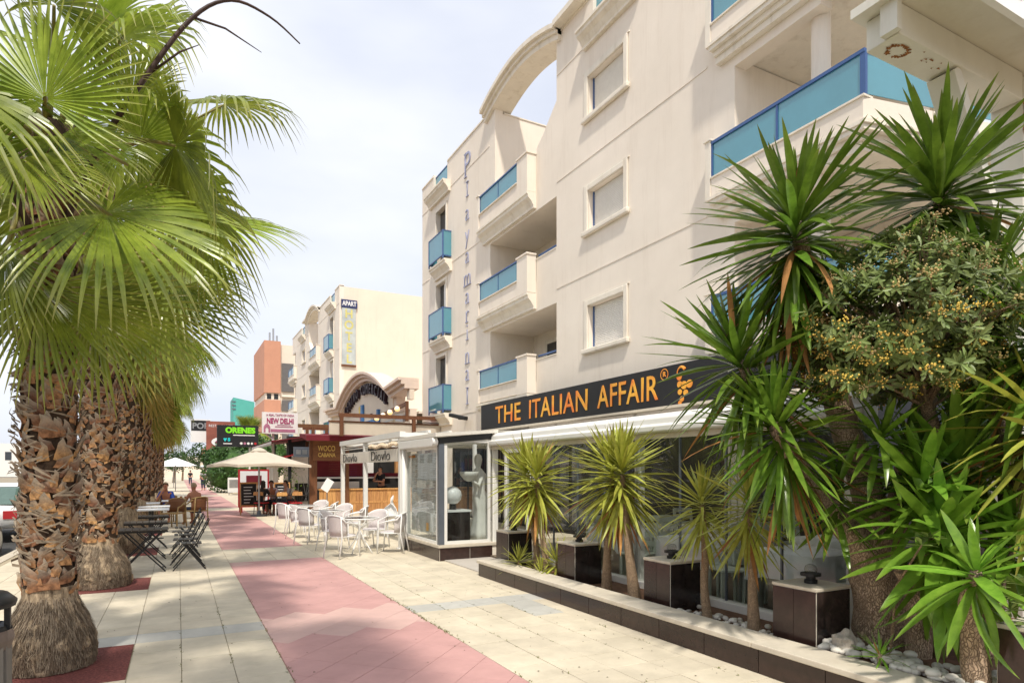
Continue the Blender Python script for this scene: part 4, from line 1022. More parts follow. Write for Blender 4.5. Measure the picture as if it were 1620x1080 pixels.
# shell garland above the banner
mb = MB()
for i in range(16):
    y = 13.45 + i * 0.14; mb.lathe([(0.012, -0.05), (0.04, -0.03), (0.05, 0.0), (0.02, 0.05)], 7, (PX - 0.08, y, 2.28 + 0.02 * math.sin(i)))
stuff(ob('shell_garland', mb, mat('shell', (0.7, 0.56, 0.40), 0.6, 0.1), pg))
# rolled transparent curtain tied to the near post
cu = MB(); cu.tube([(PX - 0.02, 13.12, 0.02), (PX - 0.03, 13.12, 0.15), (PX, 13.12, 0.5), (PX, 13.12, 2.38)], [0.05, 0.06, 0.045, 0.05], 10); ob('rolled_blind', cu, 'white', pg, smooth=True)

# ------------------------------------------------------------------ wooden kiosk
KY = 25.3
ki = thing('wooden_kiosk', 'wooden bar kiosk with plank counter and WOCO CABANA board', 'kiosk', (6.9, KY, 0))
x = 4.86; k = 0
while x < 9.2:
    mb = MB(); mb.box(x + 0.004, KY, 0.02, x + 0.156, KY + 0.03 + 0.006 * (k % 3), 0.93); ob('plank', mb, 'wood', ki); x += 0.16; k += 1
mb = MB(); mb.box(4.86, KY - 0.012, 0.40, 9.2, KY - 0.001, 0.47); ob('rail', mb, 'wood', ki)
mb = MB(); mb.box(4.84, KY - 0.05, 0.935, 9.22, KY + 0.4, 0.985); ob('counter_top', mb, 'wood', ki)
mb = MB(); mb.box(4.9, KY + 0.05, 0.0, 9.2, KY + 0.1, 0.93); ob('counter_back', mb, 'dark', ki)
for x, w_ in ((4.47, 0.28), (5.86, 0.12), (9.2, 0.2)):
    mb = MB(); mb.box(x, KY - 0.16, 0, x + w_, KY - 0.02, 3.0 if x < 9 else 2.6); ob('post', mb, 'wood_d', ki)
for i in range(4):
    mb = MB(); mb.box(4.58, KY - 0.22, 2.08 + i * 0.195, 5.64, KY - 0.165 - 0.004 * (i % 2), 2.27 + i * 0.195); ob('board', mb, 'wood_b', ki)
K['gold'] = mat('gold_letters', (0.72, 0.50, 0.14), 0.4, 0.05)
for s_, z, sz in (('WOCO', 2.55, 0.30), ('CABANA', 2.30, 0.22)):
    o = text(s_, sz, 'gold', FY, (5.10, KY - 0.232, z), ki, 'lettering', bold=0.004, ext=0.008); fit(o, 0, 0.66)
mb = MB(); mb.prism([(4.5, KY - 0.25, 2.86), (5.86, KY - 0.25, 3.12), (5.86, KY - 0.25, 3.28), (4.5, KY - 0.25, 2.94)], (0, 0.9, 0)); ob('roof_board', mb, mat('weathered_board', (0.22, 0.16, 0.11), 0.9, 0.2, 4), ki)
mb = MB(); mb.box(5.86, KY - 0.2, 2.62, 9.6, KY - 0.04, 3.02); ob('fascia', mb, 'wood_b', ki)
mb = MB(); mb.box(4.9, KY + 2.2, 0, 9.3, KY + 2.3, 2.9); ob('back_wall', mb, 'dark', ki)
for i in range(6):
    mb = MB(); mb.box(4.95 + i * 0.72, KY + 2.0, 1.45 + 0.1 * (i % 2), 5.4 + i * 0.72, KY + 2.19, 2.1); ob('back_bar_panel', mb, ('dark', 'wood', 'c_blue', 'shutter')[i % 4], ki)
for i in range(8):
    mb = MB(); z = 1.46 + i * 0.1; mb.box(4.95, KY + 1.2 + 0.01 * (i % 2), z, 7.0 if i > 0 else 9.2, KY + 1.25, z + 0.098); ob('louvre', mb, 'maroon', ki)
mb = MB(); mb.box(4.9, KY + 0.9, 1.37, 9.2, KY + 1.3, 1.44); ob('shelf', mb, 'whiteplastic', ki)
mb = MB(); mb.box(4.9, KY + 0.7, 0.987, 6.6, KY + 0.9, 1.25); ob('back_counter', mb, 'shutter', ki)
mb = MB(); mb.box(7.0, KY + 1.18, 1.38, 9.2, KY + 1.2, 1.6); ob('valance', mb, 'maroon', ki)
# brown roof rail with cream and maroon awnings over the kiosk
rr = thing('roof_rail_canopy', 'brown railed canopy with cream blind and maroon awning over the kiosk', 'canopy', (7.3, 24, 3))
mb = MB(); mb.box(5.32, 23.95, 3.72, 9.44, 24.05, 3.86); ob('top_rail', mb, 'wood_d', rr)
for x in (5.36, 8.2):
    mb = MB(); mb.box(x, 23.94, 3.0, x + 0.13, 24.06, 3.719); ob('post', mb, 'wood_d', rr)
mb = MB(); mb.box(5.0, 24.10, 3.06, 9.42, 24.2, 3.52); ob('cream_blind', mb, 'cloth_cream', rr)
mb = MB(); mb.box(4.98, 24.07, 3.524, 9.43, 24.22, 3.58); ob('blind_rail', mb, 'wood_d', rr)
mb = MB(); mb.prism([(4.2, 24.3, 2.82), (4.2, 24.3, 3.02), (4.2, 25.8, 3.15), (4.2, 25.8, 3.05)], (5.2, 0, 0)); ob('maroon_awning', mb, 'maroon', rr)
mb = MB(); mb.bar((8.2, 24.0, 3.62), (9.4, 24.0, 3.6), 0.03, 0.03); ob('brace', mb, 'black', rr)
# flood light on the facade
fl = thing('wall_floodlight', 'black double floodlight fixed to the facade left of the black sign', 'lamp', (9.3, 21.0, 3.3))
mb = MB(); mb.bar((9.2, 20.95, 3.58), (9.0, 22.0, 3.78), 0.16, 0.14); ob('housing', mb, 'black', fl, bevel=0.03); mb = MB(); mb.bar((9.12, 21.5, 3.6), (9.45, 21.5, 3.6), 0.05, 0.05); ob('arm', mb, 'black', fl)
# ------------------------------------------------------------------ fan palms
def frond_geo(seed, elev, petL, Rb, droop, span=2.45, nseg=38, pitch=-0.35, tipd=0.35, fold=0.014, roll=0.0, frame_=None, droop_w=0):
    """fan leaf, azimuth +X, world up; returns petiole MB and blade MB"""
    r = random.Random(seed); pm = MB(); bm_ = MB()
    pts = []; p = Vector((0, 0, 0)); a = elev; n = 8
    for i in range(n + 1):
        pts.append(p.copy()); a2 = elev - 0.5 * (i / n) ** 1.5 * max(0.25, math.cos(elev)); d = Vector((math.cos(a2), 0, math.sin(a2))); p = p + d * petL / n
    pm.tube(pts, [0.030 - 0.017 * i / n for i in range(n + 1)], 6)
    hub = pts[-1]; ang = a2 + pitch
    d = Vector((math.cos(ang), 0, math.sin(ang))); s_ = Vector((0, 1, 0)); nn = d.cross(s_) * -1
    if nn.z < 0 and elev > -0.9: nn = -nn
    if roll:
        q = Matrix.Rotation(roll, 3, d); s_ = q @ s_; nn = q @ nn
    if frame_: hub, d, s_, nn = frame_; droop = droop_w
    dth = 2 * span / nseg
    for i in range(nseg):
        th = -span + (i + 0.5) * dth + r.gauss(0, 0.012)
        RR = Rb * (0.70 + 0.30 * math.cos(th * 0.62)) * r.uniform(0.94, 1.05)
        rd = d * math.cos(th) + s_ * math.sin(th)
        cs = s_ * math.cos(th) - d * math.sin(th)
        rows = (0.03, 0.2, 0.40, 0.56, 0.70, 0.82, 0.92, 1.0); base = len(bm_.v)
        ws = math.tan(dth / 2) * 0.98; ws_r = 0.44 * RR
        bend = r.uniform(0.75, 1.3); twist = r.gauss(0, 0.5); kink = r.random() < 0.55
        for t in rows:
            rho = t * RR
            c = hub + rd * rho + nn * (0.10 * rho * (1 - t))
            g = droop * bend * RR * t ** 2.6
            if t > 0.62: g += 0.75 * tipd * bend * (1.5 if kink else 0.6) * RR * (t - 0.62) ** 1.6
            out = 1 - 0.22 * min(1, g)
            c = hub + (c - hub) * 1.0; c.z -= g
            if t > 0.6: c -= rd * (t - 0.6) * RR * 0.35 * min(1, g / (0.25 * RR))
            if rho <= ws_r: hw = rho * ws
            else: hw = ws_r * ws * (1 - ((rho - ws_r) / (RR - ws_r)) ** 1.5) + 0.0012
            tw = twist * max(0, t - 0.5)
            e = cs * math.cos(tw) + nn * math.sin(tw)
            f = fold * (1 if t < 0.6 else 0.6) * min(1, hw / 0.02)
            bm_.v += [tuple(c - e * hw), tuple(c - nn * f), tuple(c + e * hw)]; bm_.t += [t] * 3
        for k in range(len(rows) - 1):
            b = base + k * 3
            bm_.f += [(b, b + 1, b + 4, b + 3), (b + 1, b + 2, b + 5, b + 4)]
    return pm, bm_
def frond_explicit(t, hub, fwd, nrm, Rb, seed, droop=0.12, tipd=0.2, span=2.4, nseg=44, base=None, mname='frond'):
    """one fan leaf of palm t, given its hub, the way it points and its upper face (world space)"""
    hub = Vector(hub); d = Vector(fwd).normalized(); nn = Vector(nrm); nn = (nn - d * nn.dot(d)).normalized(); s_ = nn.cross(d)
    pm, bl = frond_geo(seed, 0, 0.4, Rb, 0, span=span, nseg=nseg, pitch=0, tipd=tipd, frame_=(hub, d, s_, nn), droop_w=droop)
    f = put('frond', bl.mesh('blade', mname, False, False), t); 
    b = Vector(base); m_ = b.lerp(hub, 0.55) + Vector((0, 0, 0.12)); mb = MB(); mb.tube([b, b.lerp(m_, .6), m_, m_.lerp(hub, .6), hub + d * 0.05], [0.032, 0.027, 0.022, 0.018, 0.012], 7); put('petiole', mb.mesh('petiole', 'petiole', True), f)
FR = {}
def frond_set(key, specs):
    FR[key] = []
    for i, sp in enumerate(specs):
        pm, bl = frond_geo(**sp)
        m = 'frond_old' if key == 'old' else 'frond'
        FR[key].append((pm.mesh('petiole', 'petiole', True), bl.mesh('blade', m, False, False)))
frond_set('up', [dict(seed=1, elev=1.25, petL=0.95, Rb=0.92, droop=0.05, pitch=-0.25, tipd=0.25), dict(seed=2, elev=1.0, petL=1.0, Rb=0.98, droop=0.10, pitch=-0.3, roll=0.4), dict(seed=3, elev=0.8, petL=1.05, Rb=1.0, droop=0.16, pitch=-0.35, roll=-0.4)])
frond_set('mid', [dict(seed=4, elev=0.5, petL=1.1, Rb=1.05, droop=0.24, pitch=-0.5, roll=0.5), dict(seed=5, elev=0.3, petL=1.1, Rb=1.08, droop=0.30, pitch=-0.5), dict(seed=6, elev=0.1, petL=1.05, Rb=1.05, droop=0.36, pitch=-0.45, roll=-0.5), dict(seed=14, elev=0.2, petL=1.15, Rb=1.05, droop=0.3, pitch=-0.7, roll=0.25)])
frond_set('low', [dict(seed=7, elev=-0.25, petL=1.0, Rb=1.05, droop=0.32, pitch=-0.45, roll=0.35), dict(seed=8, elev=-0.5, petL=0.95, Rb=1.05, droop=0.26, pitch=-0.4), dict(seed=9, elev=-0.7, petL=0.9, Rb=1.0, droop=0.2, pitch=-0.35, roll=-0.35)])
frond_set('old', [dict(seed=10, elev=-0.95, petL=0.85, Rb=1.0, droop=0.16, pitch=-0.3, nseg=30), dict(seed=11, elev=-1.15, petL=0.8, Rb=1.0, droop=0.12, pitch=-0.2, nseg=30), dict(seed=12, elev=-1.3, petL=0.8, Rb=0.95, droop=0.08, pitch=-0.1, nseg=28, span=2.0)])
def boot_geo(seed):
    r = random.Random(seed); mb = MB()
    Wd = r.uniform(0.05, 0.095); L = r.uniform(0.16, 0.25); side = r.uniform(-0.10, 0.10); cur = r.uniform(0.06, 0.36); rows = 5
    for i in range(rows):
        t = i / (rows - 1); hw = Wd * (1.0 - 0.2 * t) * (1 - max(0, t - 0.35) ** 1.2 * 1.62) + 0.004
        x = 0.015 + cur * L * t ** 1.6 * 1.3; z = L * t * (1 - 0.25 * cur * t); sk = r.uniform(-0.01, 0.01) * (1 + t * 2) + side * t ** 1.5
        mb.v += [(x, -hw + sk, z), (x + 0.024 * (1 - t), sk, z + 0.004), (x, hw + sk, z), (x - 0.02, sk, z)]; mb.t += [t] * 4
    for i in range(rows - 1):
        for k in range(4): mb.f.append((i * 4 + k, i * 4 + (k + 1) % 4, i * 4 + 4 + (k + 1) % 4, i * 4 + 4 + k))
    e = (rows - 1) * 4; mb.f += [(3, 2, 1, 0), (e, e + 1, e + 2, e + 3)]
    return mb
BOOT = [boot_geo(i).mesh('leaf_base', 'boot', False) for i in range(9)]
BOOTG = [boot_geo(i) for i in range(9)]
def palm(i, x, y, apex, seed, detail, scale=1.0, label='', fr_n=(8, 12, 12, 10), lean=(0, 0), boots_from=0.9, rb=0.30, avoid=None):
    r = random.Random(seed)
    t = thing('fan_palm', label, 'palm tree', (x, y, 0), 0, 'fan palms in a row along the promenade')
    n = 36; mb = MB(); zs = [0, 0.03, 0.1, 0.13, 0.2, 0.25, 0.35, 0.4, 0.5, 0.55, 0.65, 0.7, 0.8, 0.06, 0.16, 0.3, 0.45, 0.6, 0.75, 0.95, 1.3, 1.8, 2.4, 3.0, 3.6, 4.2, apex * 0.8, apex * 0.92, apex]
    zs = sorted({round(z, 3) for z in zs if z <= apex} | {0.82})
    def rad(z):
        if z < 0.95:
            q = z / 0.95
            P_ = ((0, 1.12), (.08, 1.17), (.22, 1.17), (.34, 1.08), (.44, .92), (.54, .76), (.64, .66), (.96, .62)) if rb < .35 else ((0, 1.06), (.15, 1.12), (.3, 1.10), (.42, .98), (.55, .84), (.7, .76), (.96, .70))
            for (za, ra), (zb_, rb_) in zip(P_, P_[1:]):
                if za <= z <= zb_: return rb * (ra + (rb_ - ra) * (z - za) / (zb_ - za))
            return rb * .62
        return rb * (0.60 + 0.06 * min(1, (z - 0.95) / 0.6) - 0.14 * max(0, (z - 2.0) / apex))
    def ctr(z): return (lean[0] * z / apex, lean[1] * z / apex)
    for z in zs:
        cx, cy = ctr(z)
        for k in range(n):
            a = 2 * PI * k / n; q = rad(z) * (1 + 0.05 * math.sin(k * 1.9 + z * 7 + seed) + r.uniform(-.03, .03) * (2 if z < 0.7 else 1))
            mb.v.append((cx + q * math.cos(a), cy + q * math.sin(a), z))
    for j in range(len(zs) - 1):
        for k in range(n): mb.f.append((j * n + k, j * n + (k + 1) % n, (j + 1) * n + (k + 1) % n, (j + 1) * n + k))
    mb.f.append(tuple((len(zs) - 1) * n + k for k in range(n)))
    cut = [j for j, z in enumerate(zs) if z >= (0.69 if rb < .35 else 0.94)][0]; hi_ = MB(); lo_ = MB()
    lo_.v = mb.v[:(cut + 1) * n]; lo_.f = [f for f in mb.f if max(f) < (cut + 1) * n]
    hi_.v = mb.v[cut * n:]; hi_.f = [tuple(i_ - cut * n for i_ in f) for f in mb.f if min(f) >= cut * n]
    ob('trunk', hi_, 'stemdark', t, False, True); ob('swollen_foot', lo_, 'fiber', t, False, True)
    # dry fibres on the swollen foot
    if detail > 0:
        fb = MB(); fd = MB()
        for k in range(6500 if detail > 1 else 1200):
            a = r.uniform(0, 2 * PI); z = r.uniform(0.0, 0.62 if rb < .35 else 0.5); L = r.uniform(0.03, 0.13); q = rad(z) + 0.004; a2 = a + r.gauss(0, 0.07)
            p0 = Vector((q * math.cos(a), q * math.sin(a), z)); z1 = max(0.005, z - L); q1 = rad(z1) + r.uniform(0.006, 0.032)
            p1 = Vector((q1 * math.cos(a2), q1 * math.sin(a2), z1)); sv = Vector((-math.sin(a), math.cos(a), 0)) * r.uniform(0.0015, 0.0045)
            (fd if r.random() < .5 else fb).quad(p0 - sv, p0 + sv, p1 + sv * 0.4, p1 - sv * 0.4)
        for k in range(420 if detail > 1 else 160):
            a = r.uniform(0, 2 * PI); z = r.uniform(boots_from, apex * 0.75); L = r.uniform(0.12, 0.32); q = rad(z) + 0.05; da = r.choice((-1, 1)) * L / q * 0.7
            p0 = Vector((q * math.cos(a), q * math.sin(a), z)); q1 = q + r.uniform(0, 0.06)
            p1 = Vector((q1 * math.cos(a + da), q1 * math.sin(a + da), z + r.uniform(-0.12, 0.12))); pm_ = (p0 + p1) / 2; pm_ = pm_ * 1.0 + Vector((math.cos(a + da / 2), math.sin(a + da / 2), 0)) * 0.03
            sv = Vector((0, 0, r.uniform(0.003, 0.012)))
            fb.quad(p0 - sv, pm_ - sv, pm_ + sv, p0 + sv); fb.quad(pm_ - sv, p1 - sv * 0.2, p1 + sv * 0.2, pm_ + sv)
        stuff(ob('fibres', fb, 'straw', t, False, fix=False)); stuff(ob('dark_fibres', fd, 'straw_d', t, False, fix=False))
    # stubs of cut leaves
    per = 10 if detail > 1 else 9; dz = 0.076 if detail > 1 else 0.10; z = 0.66 if detail > 1 and rb < .35 else boots_from; row = 0; cnt = 0; jm = MB()
    while z < apex - 0.25:
        for k in range(per):
            a = 2 * PI * (k + 0.5 * (row % 2)) / per + r.gauss(0, 0.1); zz = z + r.uniform(-0.04, 0.04); cx, cy = ctr(zz); q = rad(zz) - 0.008
            sc_ = r.uniform(0.5, 0.9) * (1.1 if rb > .36 else 1.0)
            m_ = Matrix.Translation((cx + q * math.cos(a), cy + q * math.sin(a), zz)) @ Matrix.Rotation(a, 4, 'Z') @ Matrix.Rotation(r.gauss(0, 0.32), 4, 'X') @ Matrix.Rotation(r.gauss(0.05, 0.16), 4, 'Y') @ Matrix.Scale(sc_, 4)
            v = r.randrange(9)
            if detail > 0 and cnt < 290:
                put('leaf_base', BOOT[v], t, False, m_); cnt += 1
            else:
                g = BOOTG[v]; jm.add([m_ @ Vector(p) for p in g.v], g.f, g.t)
        z += dz; row += 1
    if jm.v: stuff(ob('leaf_bases', jm, 'boot', t, False, fix=False))
    # crown
    cx, cy = ctr(apex)
    idx = 0
    for key, num, zr in (('up', fr_n[0], (0.0, 0.1)), ('mid', fr_n[1], (-0.22, 0.0)), ('low', fr_n[2], (-0.5, -0.15)), ('old', fr_n[3], (-1.0, -0.35))):
        for k in range(num):
            a = 2.39996 * idx + r.gauss(0, 0.18); idx += 1
            if avoid and avoid(key, a % (2 * PI)): continue
            v = r.choice(FR[key]); s_ = scale * r.uniform(0.86, 1.12); zo = r.uniform(*zr) * scale
            m_ = Matrix.Translation((cx + 0.08 * math.cos(a), cy + 0.08 * math.sin(a), apex + zo)) @ Matrix.Rotation(a, 4, 'Z') @ Matrix.Rotation(r.gauss(0, 0.13), 4, 'Y') @ Matrix.Rotation(r.gauss(0, 0.22), 4, 'X') @ Matrix.Scale(s_, 4)
            f = put('frond', v[1], t, False, m_); put('petiole', v[0], f)
    return t
PLAB = ['fan palm beside the zebra of tree pits standing apart before the row', 'fan palm with ragged brown trunk and swollen foot beside the litter bin', 'fan palm next to the black folding tables, its foot smooth and grey',
        'fan palm standing behind the black folding tables', 'fan palm beside the white-topped tables', 'fan palm beside the man in blue', 'fan palm beyond the seated couple', 'slim fan palm further along the promenade row',
        'shaggy fan palm near the far end of the row', 'small-looking fan palm second from the end of the row', 'farthest fan palm closing the promenade row']
PLAB[0] = 'fan palm standing before the row whose shade falls on the paving'
palm(0, -1.15, 2.2, 6.1, 100, 0, 1.0, PLAB[0], (8, 12, 6, 0), rb=0.31)
P1_ = palm(1, -0.99, 6.75, 4.7, 101, 2, 1.0, PLAB[1], (4, 5, 1, 0), rb=0.285)
palm(2, -1.03, 11.1, 6.2, 102, 2, 1.18, PLAB[2], (5, 5, 4, 2), rb=0.34)
palm(3, -1.03, 15.45, 6.3, 103, 1, 1.2, PLAB[3], (4, 6, 5, 4), rb=0.355)
palm(4, -1.03, 19.8, 6.0, 104, 1, 1.2, PLAB[4], (5, 7, 6, 6), rb=0.35)
for i in range(5, 11):
    palm(i, -1.03, PALM_Y[i], 5.6 + 0.3 * (i % 2), 100 + i, 0, 1.15, PLAB[i], (6, 8, 8, 10), rb=0.33)
def at(px, py, D):
    u = (px - 810) / 1000.0; s_, c_ = math.sin(YAW), math.cos(YAW)
    return (D * (s_ + u * c_), D * (c_ - u * s_), 1.7 + (744 - py) / 1000.0 * D)
CR = Vector((math.cos(YAW), -math.sin(YAW), 0)); CB = Vector((-math.sin(YAW), -math.cos(YAW), 0)); UP = Vector((0, 0, 1))
A1 = (-1.03, 6.75, 4.5)
frond_explicit(P1_, at(72, 158, 4.6), UP - CR * 0.1, CB + UP * 0.25, 0.86, 201, 0.0, 0.1, base=at(66, 300, 5.5))
frond_explicit(P1_, at(36, 250, 4.5), CR * 0.6 - UP * 0.8 + CB * 0.2, UP * .7 + CB * 0.8 + CR * .3, 0.62, 202, 0.06, 0.2, span=1.7, base=at(60, 300, 5.5))
frond_explicit(P1_, at(222, 225, 5.6), CR + UP * 0.05, CB * -0.5 + UP * 0.9, 1.02, 203, 0.26, 0.35, base=at(100, 300, 5.6))
frond_explicit(P1_, at(168, 338, 5.0), CR * 1.0 - UP * 0.42, UP * 0.8 + CB * 0.7, 1.28, 204, 0.16, 0.15, span=2.0, base=at(90, 330, 5.6))
frond_explicit(P1_, at(66, 455, 5.1), -UP + CR * 0.15, CB, 0.98, 205, 0.0, 0.05, span=1.7, base=at(58, 340, 5.5))
frond_explicit(P1_, at(190, 62, 5.6), CR * 0.6 + UP * 0.3 + CB * .2, UP + CB * 0.6, 0.95, 206, 0.35, 0.35, base=at(95, 270, 5.7))
frond_explicit(P1_, at(10, 395, 4.9), -UP * .8 - CR * 0.5, CB + UP * .3, 0.85, 207, 0.02, 0.1, span=1.8, base=at(45, 330, 5.5))
frond_explicit(P1_, at(95, 215, 5.0), CR * .8 - UP * 0.5 + CB * .2, UP * .8 + CB * .7, 0.8, 209, 0.12, 0.2, span=1.9, base=at(75, 290, 5.5))
frond_explicit(P1_, at(150, 480, 5.4), CR * 0.5 - UP * 0.9 - CB * .3, CB + UP * .4, 0.95, 208, 0.05, 0.1, span=1.9, base=at(85, 340, 5.7))
P2b = [o for o in C.objects if o.name == 'fan_palm.002'][0]
frond_explicit(P2b, at(352, 165, 9.3), CR + UP * 0.1, UP + CB * 0.35, 1.4, 211, 0.34, 0.35, base=at(200, 280, 10.0))
frond_explicit(P2b, at(330, 350, 9.0), CR - UP * 0.28 + CB * .2, UP + CB * 0.5, 1.5, 212, 0.10, 0.2, span=2.0, base=at(195, 330, 10.0))
frond_explicit(P2b, at(265, 420, 9.2), CR * 0.8 - UP * 0.7, UP + CB * 0.6, 1.45, 213, 0.12, 0.2, span=1.9, base=at(190, 340, 10.0))
frond_explicit(P2b, at(235, 60, 9.6), CR * .5 + UP * .5, UP * .6 + CB, 1.3, 214, 0.32, 0.4, base=at(190, 260, 10.0))
frond_explicit(P2b, at(240, 470, 9.0), CR * .35 - UP, CB + UP * .3 + CR * .2, 1.4, 215, 0.0, 0.1, span=1.7, base=at(190, 360, 10.0))
# flower stalks and dry blooms of the first two palms
def stalk(parent, pts, r0, r1, twigs, name='flower_stalk'):
    P_ = [Vector(p) for p in pts]; q = []
    for i in range(len(P_) - 1):
        for k in range(5):
            u = k / 5; p0 = P_[max(i - 1, 0)]; p1 = P_[i]; p2 = P_[i + 1]; p3 = P_[min(i + 2, len(P_) - 1)]
            q.append(0.5 * ((2 * p1) + (p2 - p0) * u + (2 * p0 - 5 * p1 + 4 * p2 - p3) * u * u + (3 * p1 - p0 - 3 * p2 + p3) * u ** 3))
    pts = q + [P_[-1]]
    mb = MB(); n = len(pts); mb.tube(pts, [r0 + (r1 - r0) * i / (n - 1) for i in range(n)], 7)
    for a, b, c in twigs: mb.tube([a, b, c], [0.012, 0.009, 0.003], 5)
    return stuff(ob(name, mb, 'stalk', parent, False, True)) if False else ob(name, mb, 'stalk', parent, False, True)
stalk(P1_, [(0.1, -0.1, -0.0 + 3.75), (0.35, -0.35, 4.35), (0.75, -0.55, 5.05), (1.1, -0.65, 5.6), (1.4, -0.7, 5.82), (1.72, -0.7, 5.78), (1.98, -0.7, 5.62)], 0.03, 0.006, [((1.1, -0.65, 5.6), (1.36, -0.6, 5.62), (1.66, -0.6, 5.5)), ((0.75, -0.55, 5.05), (1.0, -0.6, 5.3), (1.15, -0.7, 5.35))])
stalk(P1_, [(-0.1, -0.25, 3.7), (-0.3, -0.6, 4.3), (-0.55, -0.9, 5.0), (-0.8, -1.1, 5.8)], 0.028, 0.012, [])
def bloom(x, y, z, parent, seed):
    r = random.Random(seed); mb = MB()
    for k in range(46):
        a = r.uniform(0, 6.28); L = r.uniform(0.25, 0.75); p0 = Vector((x, y, z)); p1 = p0 + Vector((math.cos(a) * 0.12, math.sin(a) * 0.12, -L * 0.4)); p2 = p1 + Vector((math.cos(a) * r.uniform(0, 0.16), math.sin(a) * r.uniform(0, 0.16), -L * 0.6))
        mb.tube([p0, p1, p2], [0.006, 0.005, 0.003], 4, False)
        for j in range(7):
            q = p1.lerp(p2, r.random()); s_ = Vector((r.gauss(0, 0.03), r.gauss(0, 0.03), r.gauss(0, 0.02))); mb.add([q, q + s_, q + Vector((0, 0, 0.012))], [(0, 1, 2)])
    stuff(ob('dry_bloom', mb, 'bloom', parent, False, fix=False))
P2_ = [o for o in C.objects if o.name == 'fan_palm.002'][0]
for k_, (px_, py_, D_) in enumerate(((262, 268, 8.3), (290, 272, 8.4), (245, 285, 8.4), (305, 300, 8.5))):
    q_ = Vector(at(px_, py_, D_)) - P2_.location; bloom(q_.x, q_.y, q_.z, P2_, 5 + k_)

# ------------------------------------------------------------------ yuccas
def leaf_geo(curv, seed, wid=0.075):
    r = random.Random(seed); mb = MB(); rows = (0, 0.12, 0.3, 0.5, 0.68, 0.84, 0.94, 1.0); W_ = (0.55, 0.72, 0.95, 1.0, 0.86, 0.55, 0.26, 0.02)
    for t, w_ in zip(rows, W_):
        z = -curv * t ** 2.2; y = t * (1 - 0.25 * abs(curv) * t); h = wid / 2 * w_; tw = 0.0
        mb.v += [(-h, y, z + 0.20 * h), (0, y, z - 0.10 * h), (h, y, z + 0.20 * h)]; mb.t += [t] * 3
    for k in range(len(rows) - 1):
        b = k * 3; mb.f += [(b, b + 1, b + 4, b + 3), (b + 1, b + 2, b + 5, b + 4)]
    return mb
CURV = (-0.05, 0.04, 0.12, 0.24, 0.42)
LG = {}
def leafset(key, m, wid):
    gs = [leaf_geo(c, i, wid) for i, c in enumerate(CURV)]
    LG[key] = (gs, [g.mesh('leaf', m, True, False) for g in gs], m)
leafset('green', 'yucca', 0.074); leafset('bright', 'yucca_b', 0.135); leafset('yellow', 'yucca_y', 0.062); leafset('dead', 'yucca_dead', 0.07); leafset('small', 'yucca_b', 0.10); leafset('mid', 'yucca', 0.12)
def rosette(out, key, c, L, n, seed, axis=(0, 0, 1), hgt=0.35, lo=-0.9, hi=1.45, dead=0, jit=0.12):
    r = random.Random(seed); ax = Vector(axis).normalized(); rot = Vector((0, 0, 1)).rotation_difference(ax).to_matrix(); c = Vector(c)
    for i in range(n + dead):
        t = min(1, i / n); az = i * 2.39996 + r.gauss(0, 0.15); el = hi + (lo - hi) * t ** 0.85 + r.gauss(0, jit)
        if i >= n: el = r.uniform(-1.45, -0.9)
        d = rot @ Vector((math.cos(az) * math.cos(el), math.sin(az) * math.cos(el), math.sin(el)))
        base = c + ax * (hgt * (0.15 - t)) + d * 0.02
        up = Vector((0, 0, 1)) - d * d.z
        if up.length < 0.25: up = -(rot @ Vector((math.cos(az), math.sin(az), 0))); up = up - d * up.dot(d)
        up.normalize(); x = d.cross(up)
        LL = L * (0.55 + 0.5 * min(1, t * 4)) * r.uniform(0.82, 1.1); ci = min(4, max(0, int(r.gauss(1.0 + 1.8 * max(0, (1 - abs(el) / 1.2)), 0.9))))
        if el > 1.0: ci = r.choice((0, 1))
        tw = Matrix.Rotation(r.gauss(0, 0.25), 4, 'Y')
        kk = key
        if r.random() < (0.06 if el < -0.3 else 0.015) and key != 'bright': kk = 'dead'
        if r.random() < 0.10: ci = 4; LL *= r.uniform(0.7, 1.0)
        m_ = frame(x, d, up, base) @ tw @ Matrix.Diagonal((LL * 0.35 + 0.62 * L, LL, LL, 1))
        out.append((m_, 'dead' if i >= n else kk, ci))
